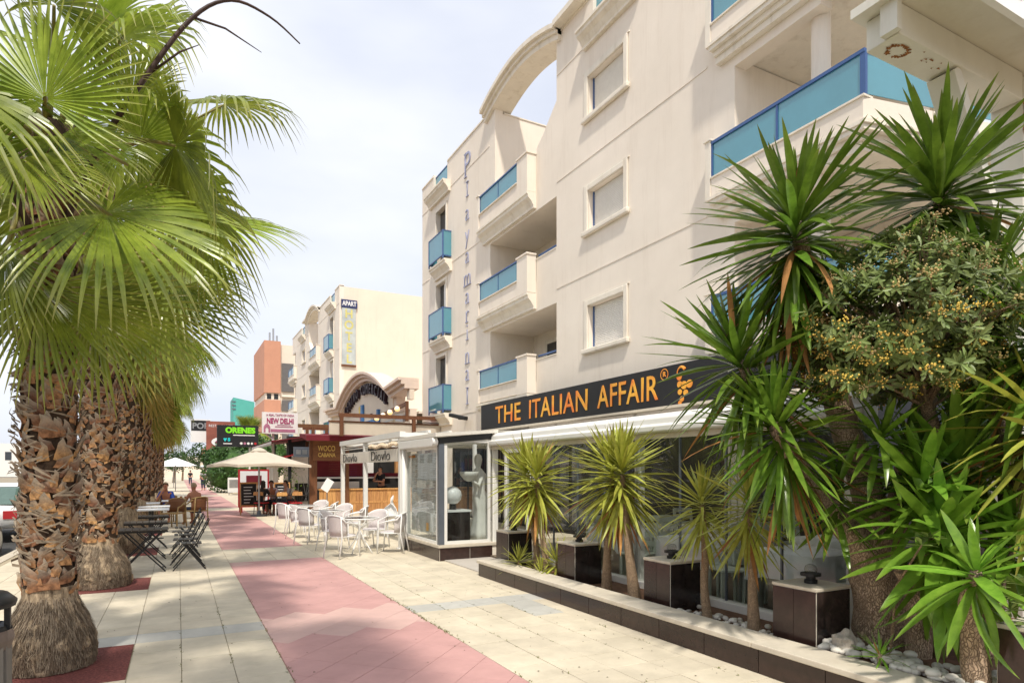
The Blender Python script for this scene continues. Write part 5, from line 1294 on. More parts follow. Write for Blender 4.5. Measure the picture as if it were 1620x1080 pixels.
def yucca(label, stems, ros, loc, bark='bark', group=None, foot=0):
    t = thing('yucca', label, 'yucca', loc, 0, group)
    for pts, rad_ in stems:
        mb = MB(); P_ = [Vector(p) for p in pts]
        # smooth the stem line
        q = []; rr_ = []
        for i in range(len(P_) - 1):
            for k in range(5):
                u = k / 5; p0 = P_[max(i - 1, 0)]; p1 = P_[i]; p2 = P_[i + 1]; p3 = P_[min(i + 2, len(P_) - 1)]
                q.append(0.5 * ((2 * p1) + (p2 - p0) * u + (2 * p0 - 5 * p1 + 4 * p2 - p3) * u * u + (3 * p1 - p0 - 3 * p2 + p3) * u ** 3)); rr_.append(rad_[i] + (rad_[i + 1] - rad_[i]) * u)
        q.append(P_[-1]); rr_.append(rad_[-1])
        mb.tube(q, rr_, 14)
        rj = random.Random(len(mb.v))
        for k_, v in enumerate(mb.v):
            i = k_ // 14; c_ = q[i]; d = Vector(v) - c_; mb.v[k_] = tuple(c_ + d * (1 + rj.uniform(-0.07, 0.07)))
        ob('trunk', mb, bark, t, True, True)
    out = []
    for kw in ros: rosette(out, **kw)
    out.sort(key=lambda e: (e[0].translation - Vector((0, 0, 1.7))).length - 0.3 * (e[0].to_3x3() @ Vector((0, 1, 0))).dot(Vector((-0.75, -0.6, 0))))
    jm = {}
    for i, (m_, key, ci) in enumerate(out):
        if i < 295: put('leaf', LG[key][1][ci], t, True, m_)
        else:
            g = LG[key][0][ci]; jm.setdefault(key, MB()).add([m_ @ Vector(p) for p in g.v], g.f, g.t)
    for key, mb in jm.items(): stuff(ob('leaves', mb, LG[key][2], t, True, True, fix=False))
    return t
# tall thick-trunked yucca right of the terrace
B_ = (5.62, 3.12, 0.1)
rA = at(1258, 345, 5.25); rB = at(1488, 285, 5.1); rC = at(1165, 560, 5.45); rD = at(1225, 665, 5.2); rE = at(1395, 690, 4.9); rF = at(1325, 770, 5.25)
f1 = at(1378, 880, 5.45)
def atz(px, D, z): q = at(px, 744, D); return (q[0], q[1], z)
yucca('tall dark green yucca with thick forked trunk beside the end of the terrace',
      [([atz(1400, 5.45, 0.15), at(1394, 960, 5.45), f1, at(1375, 790, 5.4), at(1332, 660, 5.35), at(1300, 540, 5.3), rA], [0.27, 0.225, 0.18, 0.13, 0.11, 0.085, 0.05]),
       ([at(1390, 905, 5.45), at(1350, 850, 5.38), at(1285, 770, 5.3), at(1238, 700, 5.22), rD], [0.16, 0.115, 0.085, 0.075, 0.045]),
       ([at(1250, 720, 5.25), at(1205, 640, 5.35), rC], [0.06, 0.05, 0.035]),
       ([at(1396, 900, 5.5), at(1432, 760, 5.5), at(1478, 560, 5.4), at(1488, 420, 5.25), rB], [0.13, 0.1, 0.085, 0.07, 0.045])],
      [dict(key='green', c=rA, L=0.88, n=215, seed=21, hgt=0.55, lo=-1.25, dead=16), dict(key='green', c=rB, L=0.86, n=210, seed=22, hgt=0.5, lo=-1.2, dead=10),
       dict(key='green', c=rC, L=0.80, n=145, seed=23, axis=(-0.25, 0.3, 1), hgt=0.45, lo=-1.1, dead=2), dict(key='green', c=rD, L=0.74, n=155, seed=24, axis=(-0.3, 0.1, 0.9), hgt=0.4, lo=-1.3, dead=14),
       dict(key='mid', c=rE, L=0.48, n=34, seed=25, axis=(-0.2, -0.5, 0.8), hgt=0.1, lo=-0.6), dict(key='mid', c=rF, L=0.50, n=42, seed=26, hgt=0.3, lo=-1.0)],
      (5.75, 3.2, 0.155))
# low bright broad-leaved yuccas in front
rG = at(1492, 840, 4.6); rH = at(1462, 760, 4.8); rI = at(1545, 905, 4.0); rJ = at(1520, 740, 4.9)
yucca('low bright green broad-leaved yucca with sawn stump among white pebbles',
      [([atz(1452, 5.0, 0.15), at(1455, 960, 5.0), at(1470, 905, 4.9), rG], [0.095, 0.09, 0.075, 0.05]), ([at(1452, 945, 5.0), at(1437, 915, 4.97), at(1430, 898, 4.95)], [0.08, 0.07, 0.075])],
      [dict(key='bright', c=rG, L=0.72, n=75, seed=31, hgt=0.25, lo=-1.35, hi=1.3), dict(key='bright', c=rH, L=0.68, n=52, seed=32, hgt=0.25, lo=-0.9, hi=1.35), dict(key='bright', c=rJ, L=0.72, n=50, seed=33, hgt=0.2, lo=-0.8, hi=1.4)],
      (5.15, 2.7, 0.155))
yucca('short bright yucca with drooping leaves beside the dark pedestal under low leaves',
      [([atz(1545, 4.25, 0.15), at(1540, 1010, 4.25), at(1530, 950, 4.15), rI], [0.09, 0.075, 0.05, 0.035])],
      [dict(key='bright', c=rI, L=0.55, n=32, seed=34, axis=(0.0, -0.2, 1), hgt=0.12, lo=-1.25, hi=1.35)],
      (4.75, 2.2, 0.155))
rK = at(1640, 520, 4.5); rL = at(1655, 660, 4.4); rM = at(1600, 800, 5.2)
yucca('yellowing yucca with long leaves in front of the white steel post',
      [([atz(1550, 5.0, 0.15), at(1590, 830, 4.9), at(1640, 720, 4.6), rL], [0.1, 0.085, 0.07, 0.05]), ([at(1600, 800, 4.85), at(1650, 650, 4.7), rK], [0.07, 0.06, 0.045]), ([at(1595, 810, 4.88), at(1575, 640, 5.0), at(1560, 440, 5.0)], [0.06, 0.05, 0.04]), ([at(1560, 960, 4.9), at(1600, 870, 4.5)], [0.05, 0.03])],
      [dict(key='green', c=rK, L=0.82, n=110, seed=41, hgt=0.4, lo=-1.2), dict(key='yellow', c=rL, L=0.8, n=110, seed=42, hgt=0.3, lo=-1.25), dict(key='green', c=at(1560, 440, 5.0), L=0.7, n=90, seed=43, hgt=0.4, lo=-1.2), dict(key='bright', c=at(1600, 860, 4.5), L=0.6, n=44, seed=44, hgt=0.2, lo=-1.0)],
      (5.5, 2.1, 0.155))
yucca('dark leafy yucca filling the gap behind the flowering shrub',
      [([atz(1500, 5.35, 0.15), at(1520, 800, 5.35), at(1530, 700, 5.3)], [0.09, 0.07, 0.05]), ([at(1510, 840, 5.35), at(1440, 720, 5.4)], [0.06, 0.04]), ([at(1522, 780, 5.35), at(1590, 640, 5.4)], [0.06, 0.04])],
      [dict(key='mid', c=at(1530, 690, 5.3), L=0.62, n=70, seed=46, hgt=0.35, lo=-1.1), dict(key='mid', c=at(1440, 710, 5.4), L=0.52, n=60, seed=47, hgt=0.3, lo=-1.1), dict(key='mid', c=at(1592, 630, 5.4), L=0.6, n=60, seed=48, hgt=0.3, lo=-1.1)],
      (5.6, 2.9, 0.235))
yucca('tiny grassy yucca tuft on the edge of the white pebbles', [([atz(1392, 4.75, 0.2), at(1392, 1030, 4.75)], [0.02, 0.015])],
      [dict(key='small', c=at(1392, 1034, 4.72), L=0.20, n=26, seed=51, hgt=0.03, lo=-0.1, hi=1.3)], (4.72, 2.95, 0.155))
# slim yuccas along the planter
def at_xy(x, y, z): return (x, y, z)
yucca('twin-stemmed yellow-green yucca by the terrace door',
      [([(4.85, 8.35, 0.14), (4.86, 8.42, 0.6), (4.84, 8.55, 1.05), (4.82, 8.60, 1.62)], [0.06, 0.05, 0.045, 0.03]), ([(4.80, 7.95, 0.14), (4.80, 8.08, 0.6), (4.79, 8.2, 1.1), (4.78, 8.25, 1.6)], [0.06, 0.045, 0.04, 0.03])],
      [dict(key='yellow', c=(4.82, 8.62, 1.72), L=0.72, n=135, seed=61, hgt=0.42, lo=-0.95, dead=7), dict(key='yellow', c=(4.78, 8.25, 1.66), L=0.68, n=140, seed=62, hgt=0.45, lo=-0.95, dead=7)],
      (4.82, 8.2, 0.155), 'bark_s', 'slim yuccas in the planter')
yucca('twin-stemmed yellow-green yucca in front of the terrace panes between two pedestals',
      [([(4.83, 6.57, 0.14), (4.83, 6.55, 0.6), (4.85, 6.52, 1.05), (4.87, 6.5, 1.6)], [0.075, 0.05, 0.045, 0.03]), ([(4.79, 5.95, 0.14), (4.78, 6.02, 0.6), (4.79, 6.12, 1.1), (4.80, 6.2, 1.65)], [0.085, 0.055, 0.045, 0.03])],
      [dict(key='yellow', c=(4.87, 6.5, 1.75), L=0.72, n=130, seed=63, hgt=0.42, lo=-0.9, dead=6), dict(key='yellow', c=(4.80, 6.22, 1.78), L=0.70, n=150, seed=64, hgt=0.5, lo=-0.95, dead=8)],
      (4.81, 6.3, 0.155), 'bark_s', 'slim yuccas in the planter')
yucca('slim single-stemmed yucca with a narrow head nearer the twin-stemmed one',
      [([(4.79, 4.78, 0.14), (4.80, 4.84, 0.5), (4.81, 4.84, 0.9), (4.79, 4.86, 1.35)], [0.055, 0.04, 0.038, 0.025])],
      [dict(key='yellow', c=(4.79, 4.86, 1.42), L=0.50, n=115, seed=65, hgt=0.34, lo=-1.0, dead=4)], (4.79, 4.78, 0.155), 'bark_s', 'slim yuccas in the planter')
yucca('slim single-stemmed yucca beside the pedestal next to the thick trunk',
      [([(4.80, 4.20, 0.14), (4.80, 4.22, 0.5), (4.82, 4.24, 0.9), (4.80, 4.28, 1.35)], [0.07, 0.045, 0.04, 0.028])],
      [dict(key='yellow', c=(4.80, 4.28, 1.47), L=0.54, n=115, seed=66, hgt=0.40, lo=-1.0, dead=4)], (4.80, 4.2, 0.155), 'bark_s', 'slim yuccas in the planter')
for k, (x, y, z, L, n_, lb) in enumerate(((4.62, 8.55, 0.32, 0.40, 40, 'small yucca tuft behind the coping nearest the terrace door'), (4.80, 7.72, 0.40, 0.46, 46, 'small yucca tuft beside the second pedestal'), (4.63, 7.85, 0.22, 0.34, 34, 'lowest yucca tuft leaning over the planter coping'))):
    yucca(lb, [([(x, y, 0.14), (x, y, z)], [0.025, 0.02])], [dict(key='yellow', c=(x, y, z), L=L, n=n_, seed=70 + k, hgt=0.1, lo=-0.4, hi=1.4)], (x, y, 0.155), 'bark_s', 'small yucca tufts in the planter')

# ------------------------------------------------------------------ flowering shrub with round head
rs_ = random.Random(12)
sc0 = Vector(at(1428, 520, 4.95)); srx, srz = 0.86, 0.70
sh = thing('flowering_shrub', 'round-headed shrub with small dark leaves and yellow flower clusters', 'shrub', (sc0.x + 0.15, sc0.y, 0.155))
mb = MB(); b0 = Vector((sc0.x + 0.30, sc0.y - 0.1, 0.1)); b1 = Vector(at(1478, 680, 4.97)); mb.tube([b0, (b0 + b1) / 2 + Vector((0.02, 0.02, 0)), b1, b1.lerp(sc0, 0.6)], [0.07, 0.058, 0.052, 0.04], 10); ob('trunk', mb, 'bark_s', sh, True, True)
br = MB()
tips = []
def shell_pt():
    while True:
        v = Vector((rs_.uniform(-1, 1), rs_.uniform(-1, 1), rs_.uniform(-1, 1)))
        L = v.length
        if 0.45 < L < 1 and v.z > -0.75: break
    lump = 1 + 0.10 * math.sin(v.x * 7 + 1) * math.cos(v.y * 6) + 0.07 * math.sin(v.z * 9)
    return Vector((sc0.x + v.x * srx * lump, sc0.y + v.y * srx * lump, sc0.z + v.z * srz * lump)), v.normalized()
for k in range(760):
    p, d = shell_pt(); d = (d + Vector((0, 0, 0.35)) + Vector((rs_.gauss(0, .3), rs_.gauss(0, .3), rs_.gauss(0, .3)))).normalized()
    tips.append((p, d))
for p, d in tips[:130]:
    a = b1.lerp(sc0, rs_.uniform(0.2, 0.9)); br.tube([a, a.lerp(p, 0.5) + Vector((0, 0, 0.06)), p], [0.012, 0.008, 0.005], 5, False)
stuff(ob('twigs', br, 'bark_s', sh, True))
def sleaf(L, W_):
    return [(0, 0, 0), (W_ * .6, L * .3, .01 * L), (W_, L * .65, -.03 * L), (W_ * .55, L * .93, -.10 * L), (0, L, -.13 * L), (-W_ * .55, L * .93, -.10 * L), (-W_, L * .65, -.03 * L), (-W_ * .6, L * .3, .01 * L), (0, L * .35, -.04 * L), (0, L * .7, -.08 * L)], [(0, 1, 8), (1, 2, 9, 8), (2, 3, 4, 9), (9, 4, 5, 6), (8, 9, 6, 7), (0, 8, 7)]
lv, lf_ = sleaf(1, 0.125)
lmesh = MB().add(lv, lf_).mesh('leaf', 'pitt', True, False)
items = []
for p, d in tips:
    n = rs_.randint(10, 16); q = d.to_track_quat('Z', 'Y')
    for i in range(n):
        az = i * 2.4 + rs_.gauss(0, .3); el = rs_.uniform(-0.35, 1.0)
        dd = q @ Vector((math.cos(az) * math.cos(el), math.sin(az) * math.cos(el), math.sin(el)))
        up = d - dd * d.dot(dd)
        if up.length < 0.1: continue
        up.normalize(); x = dd.cross(up); L = rs_.uniform(0.065, 0.115)
        items.append(frame(x, dd, up, p - d * rs_.uniform(0, 0.06)) @ Matrix.Scale(L, 4))
cv = Vector((0, 0, 1.7)); items.sort(key=lambda m_: (m_.translation - cv).length)
jm = MB()
for i, m_ in enumerate(items):
    if i < 290: put('leaf', lmesh, sh, True, m_)
    else: jm.add([m_ @ Vector(v) for v in lv], lf_)
stuff(ob('foliage', jm, 'pitt', sh, True, True, fix=False))
fmesh = []
for k in range(4):
    mb = MB(); r = random.Random(80 + k)
    for i in range(22):
        c = Vector((r.gauss(0, .028), r.gauss(0, .028), r.gauss(0.01, .020))); s_ = r.uniform(.005, .010)
        mb.add([c + Vector(v) * s_ for v in ((1, 0, 0), (-1, 0, 0), (0, 1, 0), (0, -1, 0), (0, 0, 1), (0, 0, -1))], [(0, 2, 4), (2, 1, 4), (1, 3, 4), (3, 0, 4), (2, 0, 5), (1, 2, 5), (3, 1, 5), (0, 3, 5)])
    fmesh.append(mb.mesh('flower_cluster', 'flower', True, False))
K['flower2'] = mat('cream_flower', (0.42, 0.31, 0.13), 0.7, 0.25, 30, rnd=0.3)
for k, (p, d) in enumerate(tips[:480]):
    low = p.z < sc0.z + 0.05
    if rs_.random() < (0.85 if low else 0.55):
        o = stuff(put('flower_cluster', fmesh[k % 4], sh, True, Matrix.Translation(p + d * 0.03) @ Matrix.Rotation(k, 4, 'Z') @ Matrix.Scale(rs_.uniform(0.8, 1.25), 4)))
        if not low or rs_.random() < .25:
            o.material_slots[0].link = 'OBJECT'; o.material_slots[0].material = K['flower2']
# a low shrub whose leaf whorls peep out between the yuccas
for k, (px, py, D) in enumerate(((1458, 862, 4.3), (1600, 760, 4.8), (1590, 950, 4.1))):
    c = Vector(at(px, py, D)); t = thing('shrub_sprig', ('leafy shrub sprig in the heart of the low bright yucca', 'leafy shrub sprig against the leaning yucca trunk', 'leafy shrub sprig with yellow buds near the dark pedestal')[k], 'shrub', (c.x, c.y, 0.155))
    mb = MB(); mb.tube([(c.x + 0.45, c.y + 0.5, 0.12), (c.x + .3, c.y + .35, c.z * 0.7), tuple(c)], [0.012, 0.009, 0.006], 6); ob('stem', mb, 'bark_s', t)
    for j in range(5 if k else 2):
        cc = c + Vector((rs_.gauss(0, .06), rs_.gauss(0, .06), rs_.gauss(0, .06))) * (1 if j else 0)
        for i in range(11):
            az = i * 2.4; el = rs_.uniform(-.1, .9); dd = Vector((math.cos(az) * math.cos(el), math.sin(az) * math.cos(el), math.sin(el))); up = Vector((0, 0, 1)) - dd * dd.z; up.normalize()
            put('leaf', lmesh, t, True, frame(dd.cross(up), dd, up, cc) @ Matrix.Diagonal((.15, .11, .11, 1)))
# ------------------------------------------------------------------ furniture (local coordinates, sitter looks to +Y)
def white_chair():
    t = thing('garden_chair', '', 'chair', (0, 0, 0), 0, 'white woven garden chairs at the round tables')
    def P(n, mb, m, **k): return ob(n, mb, m, t, False, **k)
    for sx in (-1, 1):
        mb = MB(); mb.tube([(sx * .23, .24, 0), (sx * .22, .22, .25), (sx * .235, .20, .62), (sx * .25, .05, .66), (sx * .24, -.18, .70), (sx * .18, -.25, .80)], .014, 8); P('front_leg', mb, 'whiteplastic', smooth=True)
        mb = MB(); mb.tube([(sx * .20, -.32, 0), (sx * .20, -.24, .4), (sx * .19, -.26, .8)], .014, 8); P('rear_leg', mb, 'whiteplastic', smooth=True)
    mb = MB(); n = 12; vs = []
    for j, z in enumerate((.43, .55, .68, .78, .835)):
        for i in range(n + 1):
            a = PI * (0.10 + 0.80 * i / n); rr = .225 + .03 * (z - .43); zz = z - (0 if j < 3 else .05 * (abs(i - n / 2) / (n / 2)) ** 2.2 * (j - 2))
            vs.append((-rr * math.cos(a) * 1.02, .0 - (.20 + .06 * (z - .43) / .4) * math.sin(a) - .05, zz))
    fs = [(j * (n + 1) + i, j * (n + 1) + i + 1, (j + 1) * (n + 1) + i + 1, (j + 1) * (n + 1) + i) for j in range(4) for i in range(n)]
    mb.add(vs, fs); o = P('backrest', mb, 'mesh', smooth=True, fix=False); s_ = o.modifiers.new('t', 'SOLIDIFY'); s_.thickness = .012
    top = vs[-(n + 1):]; mb = MB(); mb.tube(top, .014, 8); P('back_rim', mb, 'whiteplastic', smooth=True)
    mb = MB(); mb.lathe([(.18, .41), (.235, .415), (.245, .435), (.20, .445)], 24, (0, 0, 0)); P('seat', mb, 'mesh', bevel=.004)
    mb = MB(); pts = [(.24 * math.cos(a), .24 * math.sin(a), .42) for a in [2 * PI * i / 20 for i in range(21)]]; mb.tube(pts, .013, 6, False); P('seat_ring', mb, 'whiteplastic', smooth=True)
    return t
def round_table():
    t = thing('round_table', '', 'table', (0, 0, 0), 0, 'white round glass-topped tables')
    mb = MB(); mb.lathe([(.02, .715), (.385, .715), (.39, .72), (.385, .725), (.02, .725)], 28); ob('glass_top', mb, 'lampglass', t, False)
    mb = MB(); mb.tube([(.395 * math.cos(a), .395 * math.sin(a), .715) for a in [2 * PI * i / 28 for i in range(29)]], .016, 6, False); ob('rim', mb, 'whiteplastic', t, False, True)
    mb = MB(); mb.tube([(0, 0, .12), (0, 0, .712)], .028, 10); ob('column', mb, 'whiteplastic', t, False, True)
    for k in range(4):
        a = PI / 4 + k * PI / 2; c, s_ = math.cos(a), math.sin(a)
        mb = MB(); mb.tube([(.02 * c, .02 * s_, .45), (.12 * c, .12 * s_, .25), (.22 * c, .22 * s_, .12), (.30 * c, .30 * s_, .0)], .013, 7); ob('leg', mb, 'whiteplastic', t, False, True)
        mb = MB(); mb.tube([(.02 * c, .02 * s_, .5), (.2 * c, .2 * s_, .62), (.37 * c, .37 * s_, .705)], .011, 7); ob('arm', mb, 'whiteplastic', t, False, True)
    return t
wc = white_chair(); rtb = round_table()
WT = [((3.32, 13.05), 'round white table closest to the vestibule'), ((3.25, 15.9), 'round white table in the middle of the white chairs'), ((3.1, 18.3), 'round white table nearest the wooden kiosk')]
WC = [(2.86, 12.55, -0.95, 'white woven chair with its back to the red path at the table by the vestibule'), (3.92, 12.78, 1.0, 'white woven chair beside the pergola post facing the closest round table'), (3.78, 13.62, 2.3, 'white woven chair on the pergola side of the closest round table'), (2.95, 13.75, -2.3, 'white woven chair between the first two round tables'),
      (2.74, 15.35, -0.9, 'white woven chair beside the red path at the middle round table'), (3.85, 15.5, 1.2, 'white woven chair next to the pergola at the middle round table'), (3.7, 16.5, 2.3, 'white woven chair under the banner behind the middle round table'), (2.75, 16.6, -2.2, 'white woven chair seen side-on behind the middle round table'),
      (2.62, 17.85, -1.0, 'white woven chair closest to the parasol'), (3.65, 17.9, 1.2, 'white woven chair before the kiosk menu stand'), (3.55, 18.8, 2.3, 'white woven chair at the kiosk end of the terrace group')]
for i, ((x, y), lb) in enumerate(WT):
    if i == 0: rtb.location = (x, y, 0); rtb['label'] = lb
    else: dup(rtb, (x, y, 0), 0.3 * i, lb)
for i, (x, y, a, lb) in enumerate(WC):
    if i == 0: wc.location = (x, y, 0); wc.rotation_euler.z = a; wc['label'] = lb
    else: dup(wc, (x, y, 0), a, lb)
# white moulded shell chair under the pergola and dining chairs
t = thing('shell_chair', 'white moulded shell chair under the white pergola', 'chair', (4.75, 16.0, 0), 2.2)
mb = MB(); n = 14; vs = []
for j in range(9):
    v = j / 8
    for i in range(n + 1):
        u = i / n * 2 - 1; wdt = .30 * (1 - 0.35 * max(0, v - .55) ** 1.2) * (math.sin(PI * min(1, .25 + v * .9)) ** .3)
        if v < .45: y = .26 - .52 * v / .45; z = .43 + .10 * abs(u) ** 2
        else: y = -.26 - .12 * (v - .45); z = .43 + .62 * (v - .45) / .55 * (1 - .12 * u * u)
        vs.append((u * wdt, y + .1 * u * u * (1 if v > .4 else .2), z))
fs = [(j * (n + 1) + i, j * (n + 1) + i + 1, (j + 1) * (n + 1) + i + 1, (j + 1) * (n + 1) + i) for j in range(8) for i in range(n)]
mb.add(vs, fs); o = ob('shell', mb, 'whiteplastic', t, False, True, fix=False); s_ = o.modifiers.new('t', 'SOLIDIFY'); s_.thickness = .015
for sx in (-1, 1):
    for sy in (-1, 1): mb = MB(); mb.tube([(sx * .12, sy * .12, .42), (sx * .24, sy * .24, 0)], .014, 7); ob('leg', mb, 'whiteplastic', t, False)
# slatted dining chairs and clothed tables inside the terrace
def dining_chair():
    t = thing('dining_chair', '', 'chair', (0, 0, 0), 0, 'pale slatted dining chairs inside the terrace')
    for sx in (-1, 1):
        mb = MB(); mb.bar((sx * .19, -.2, 0), (sx * .19, -.22, .46), .04, .04); mb2 = MB(); mb2.bar((sx * .19, -.22, .46), (sx * .18, -.29, .98), .04, .035)
        ob('rear_leg', mb, 'grey_wood', t, False); ob('back_post', mb2, 'grey_wood', t, False)
        mb = MB(); mb.bar((sx * .19, .2, 0), (sx * .19, .2, .44), .04, .04); ob('front_leg', mb, 'grey_wood', t, False)
    for z in (.58, .71, .84, .95):
        mb = MB(); y = -.235 - .055 * (z - .5) / .48; mb.bar((-.17, y, z), (.17, y, z), .02, .075); ob('back_slat', mb, 'grey_wood', t, False)
    mb = MB(); mb.box(-.22, -.21, .445, .22, .23, .475); ob('seat', mb, 'grey_wood', t, False, bevel=.008)
    return t
dc = dining_chair()
def cloth_table():
    t = thing('dining_table', '', 'table', (0, 0, 0), 0, 'clothed dining tables inside the terrace')
    mb = MB(); mb.box(-.42, -.42, .715, .42, .42, .745); ob('top', mb, 'grey_wood', t, False)
    for sx in (-1, 1):
        for sy in (-1, 1): mb = MB(); mb.box(sx * .36 - .03, sy * .36 - .03, 0, sx * .36 + .03, sy * .36 + .03, .714); ob('leg', mb, 'grey_wood', t, False)
    mb = MB(); n = 40; vs = []
    for j, (h, z) in enumerate(((.0, .752), (.436, .752), (.446, .744), (.455, .60), (.462, .46))):
        for i in range(n):
            a = 2 * PI * i / n; c, s_ = math.cos(a), math.sin(a); k = h / max(abs(c), abs(s_)); wv = (0.012 * math.sin(i * 2.1) if j > 2 else 0); k2 = k + wv
            zz = z - (0.06 * (1 if abs(abs(c) - abs(s_)) < .3 else 0) if j == 4 else 0); vs.append((k2 * c, k2 * s_, zz))
    fs = [(j * n + i, j * n + (i + 1) % n, (j + 1) * n + (i + 1) % n, (j + 1) * n + i) for j in range(4) for i in range(n)]
    mb.add(vs, fs); ob('tablecloth', mb, 'tablecloth', t, False, True, fix=False)
    return t
ct = cloth_table()
TT = [(6.25, 4.75, 'clothed table behind the slim single-stemmed yuccas'), (6.3, 6.35, 'clothed table behind the twin-stemmed yucca'), (6.3, 8.0, 'clothed table behind the second pedestal'), (7.9, 5.4, 'clothed table deep in the terrace near its closed end'), (7.9, 7.6, 'clothed table deep in the terrace near its door')]
for i, (x, y, lb) in enumerate(TT):
    if i == 0: ct.location = (x, y, .05); ct['label'] = lb
    else: dup(ct, (x, y, .05), 0, lb)
DC = []
for x, y, lb in TT:
    DC += [(x - .05, y - .68, 0.05, 'pale slatted chair on the closed-end side of the ' + lb), (x + .05, y + .68, PI - .05, 'pale slatted chair on the door side of the ' + lb)]
DC += [(5.95, 5.55, 1.2, 'pale slatted chair turned to the panes between two clothed tables'), (5.9, 7.2, 1.9, 'pale slatted chair askew beside the pane post')]
for i, (x, y, a, lb) in enumerate(DC):
    lb = lb.replace('clothed table deep in the terrace', 'deep table')
    if i == 0: dc.location = (x, y, .05); dc.rotation_euler.z = a; dc['label'] = lb
    else: dup(dc, (x, y, .05), a, lb)
# black folding tables and chairs
def folding_table(top='fold'):
    t = thing('folding_table', '', 'table', (0, 0, 0), 0, 'black folding tables under the palms')
    for i in range(7):
        mb = MB(); x = -.36 + i * .105; mb.box(x, -.30, .70, x + .092, .30, .718); ob('slat', mb, top, t, False)
    for y in (-.27, .25):
        mb = MB(); mb.box(-.36, y, .672, .37, y + .025, .699); ob('rail', mb, 'black', t, False)
    for y, s_ in ((-.235, 1), (-.20, -1), (.2, 1), (.235, -1)):
        mb = MB(); mb.bar((-s_ * .33, y, .01), (s_ * .30, y, .69), .02, .035, (0, 1, 0)); ob('leg', mb, 'black', t, False)
    for s_ in (-1, 1):
        mb = MB(); mb.bar((s_ * .29, -.25, .06), (s_ * .29, .25, .06), .02, .02); ob('foot_bar', mb, 'black', t, False)
    mb = MB(); mb.tube([(0, -.24, .345), (0, .24, .345)], .008, 6); ob('pivot', mb, 'steel', t, False)
    return t
def folding_chair():
    t = thing('folding_chair', '', 'chair', (0, 0, 0), 0, 'black folding chairs under the palms')
    for i in range(5):
        mb = MB(); y = -.18 + i * .082; mb.box(-.19, y, .435, .19, y + .07, .45); ob('seat_slat', mb, 'fold', t, False)
    for sx in (-1, 1):
        mb = MB(); mb.bar((sx * .205, .26, .0), (sx * .205, -.10, .44), .018, .032, (1, 0, 0)); ob('rear_leg', mb, 'black', t, False)
        mb = MB(); mb.tube([(sx * .185, -.24, .0), (sx * .185, .10, .44)], .014, 6); ob('front_leg', mb, 'black', t, False)
        mb = MB(); mb.bar((sx * .205, -.10, .44), (sx * .205, -.30, .86), .018, .032, (1, 0, 0)); ob('back_post', mb, 'black', t, False)
    for z, y in ((.66, -.21), (.78, -.265)):
        mb = MB(); mb.bar((-.2, y, z), (.2, y, z), .014, .06); ob('back_slat', mb, 'fold', t, False)
    mb = MB(); mb.bar((-.2, .2, .06), (.2, .2, .06), .016, .016); ob('stretcher', mb, 'black', t, False)
    return t
ft = folding_table(); fc = folding_chair()
FT = [(-.52, 12.35, 'slatted black folding table standing foremost beside the smooth-footed palm'), (-.55, 14.05, 'slatted black folding table second along the palms'), (-.55, 15.85, 'slatted black folding table third along the palms')]
for i, (x, y, lb) in enumerate(FT):
    if i == 0: ft.location = (x, y, 0); ft['label'] = lb
    else: dup(ft, (x, y, 0), 0.03 * i, lb)
FC = []
for i, (x, y, lb) in enumerate(FT):
    nm = ('foremost', 'second', 'third')[i]
    FC += [(x + .70, y - .0, PI / 2, f'black folding chair on the path side of the {nm} folding table'), (x - .68, y + .05, -PI / 2, f'black folding chair on the palm side of the {nm} folding table')]
    if i < 2: FC += [(x + .66, y + .75, PI / 2 - .05, f'black folding chair on the path side just beyond the {nm} folding table'), (x - .66, y + .78, -PI / 2 + .1, f'black folding chair on the palm side just beyond the {nm} folding table')]
for i, (x, y, a, lb) in enumerate(FC):
    if i == 0: fc.location = (x, y, 0); fc.rotation_euler.z = a; fc['label'] = lb
    else: dup(fc, (x, y, 0), a, lb)
# pale rectangular cafe tables further on
def cafe_table(lb):
    t = thing('cafe_table', lb, 'table', (0, 0, 0), 0, 'pale topped cafe tables under the palms')
    mb = MB(); mb.box(-.42, -.33, .715, .42, .33, .745); ob('top', mb, 'tablecloth', t, False, bevel=.006)
    mb = MB(); mb.tube([(0, 0, .02), (0, 0, .714)], .035, 8); ob('column', mb, 'black', t, False)
    for a in (0, PI / 2): mb = MB(); mb.bar((-.3 * math.cos(a), -.3 * math.sin(a), .012), (.3 * math.cos(a), .3 * math.sin(a), .012), .05, .024 + .002 * a); ob('foot', mb, 'black', t, False)
    return t
c0 = cafe_table('pale cafe table nearest the folding tables'); c0.location = (-.62, 18.1, 0)
for x, y, lb in ((-.62, 19.7, 'pale cafe table before the man in blue'), (-.05, 23.1, 'cafe table with brown glasses between the man and the bare-backed person'), (-.9, 21.6, 'pale cafe table pushed against the palms')): dup(c0, (x, y, 0), 0, lb)
for k, x in enumerate((.13, .26)):
    mb = MB(); mb.lathe([(.028, 0), (.036, .12), (.03, .125), (.024, .01)], 12, (0, 0, 0)); o = tag(ob('drinking_glass', mb, mat('amber_glass', (.30, .10, .03), .15, .1), None), ('amber glass beside the bare-backed person on the cafe table', 'amber glass nearer the man in blue on the cafe table')[1 - k], 'glass', 'amber glasses on the cafe table'); o.location = (x - .05, 23.0, .746)
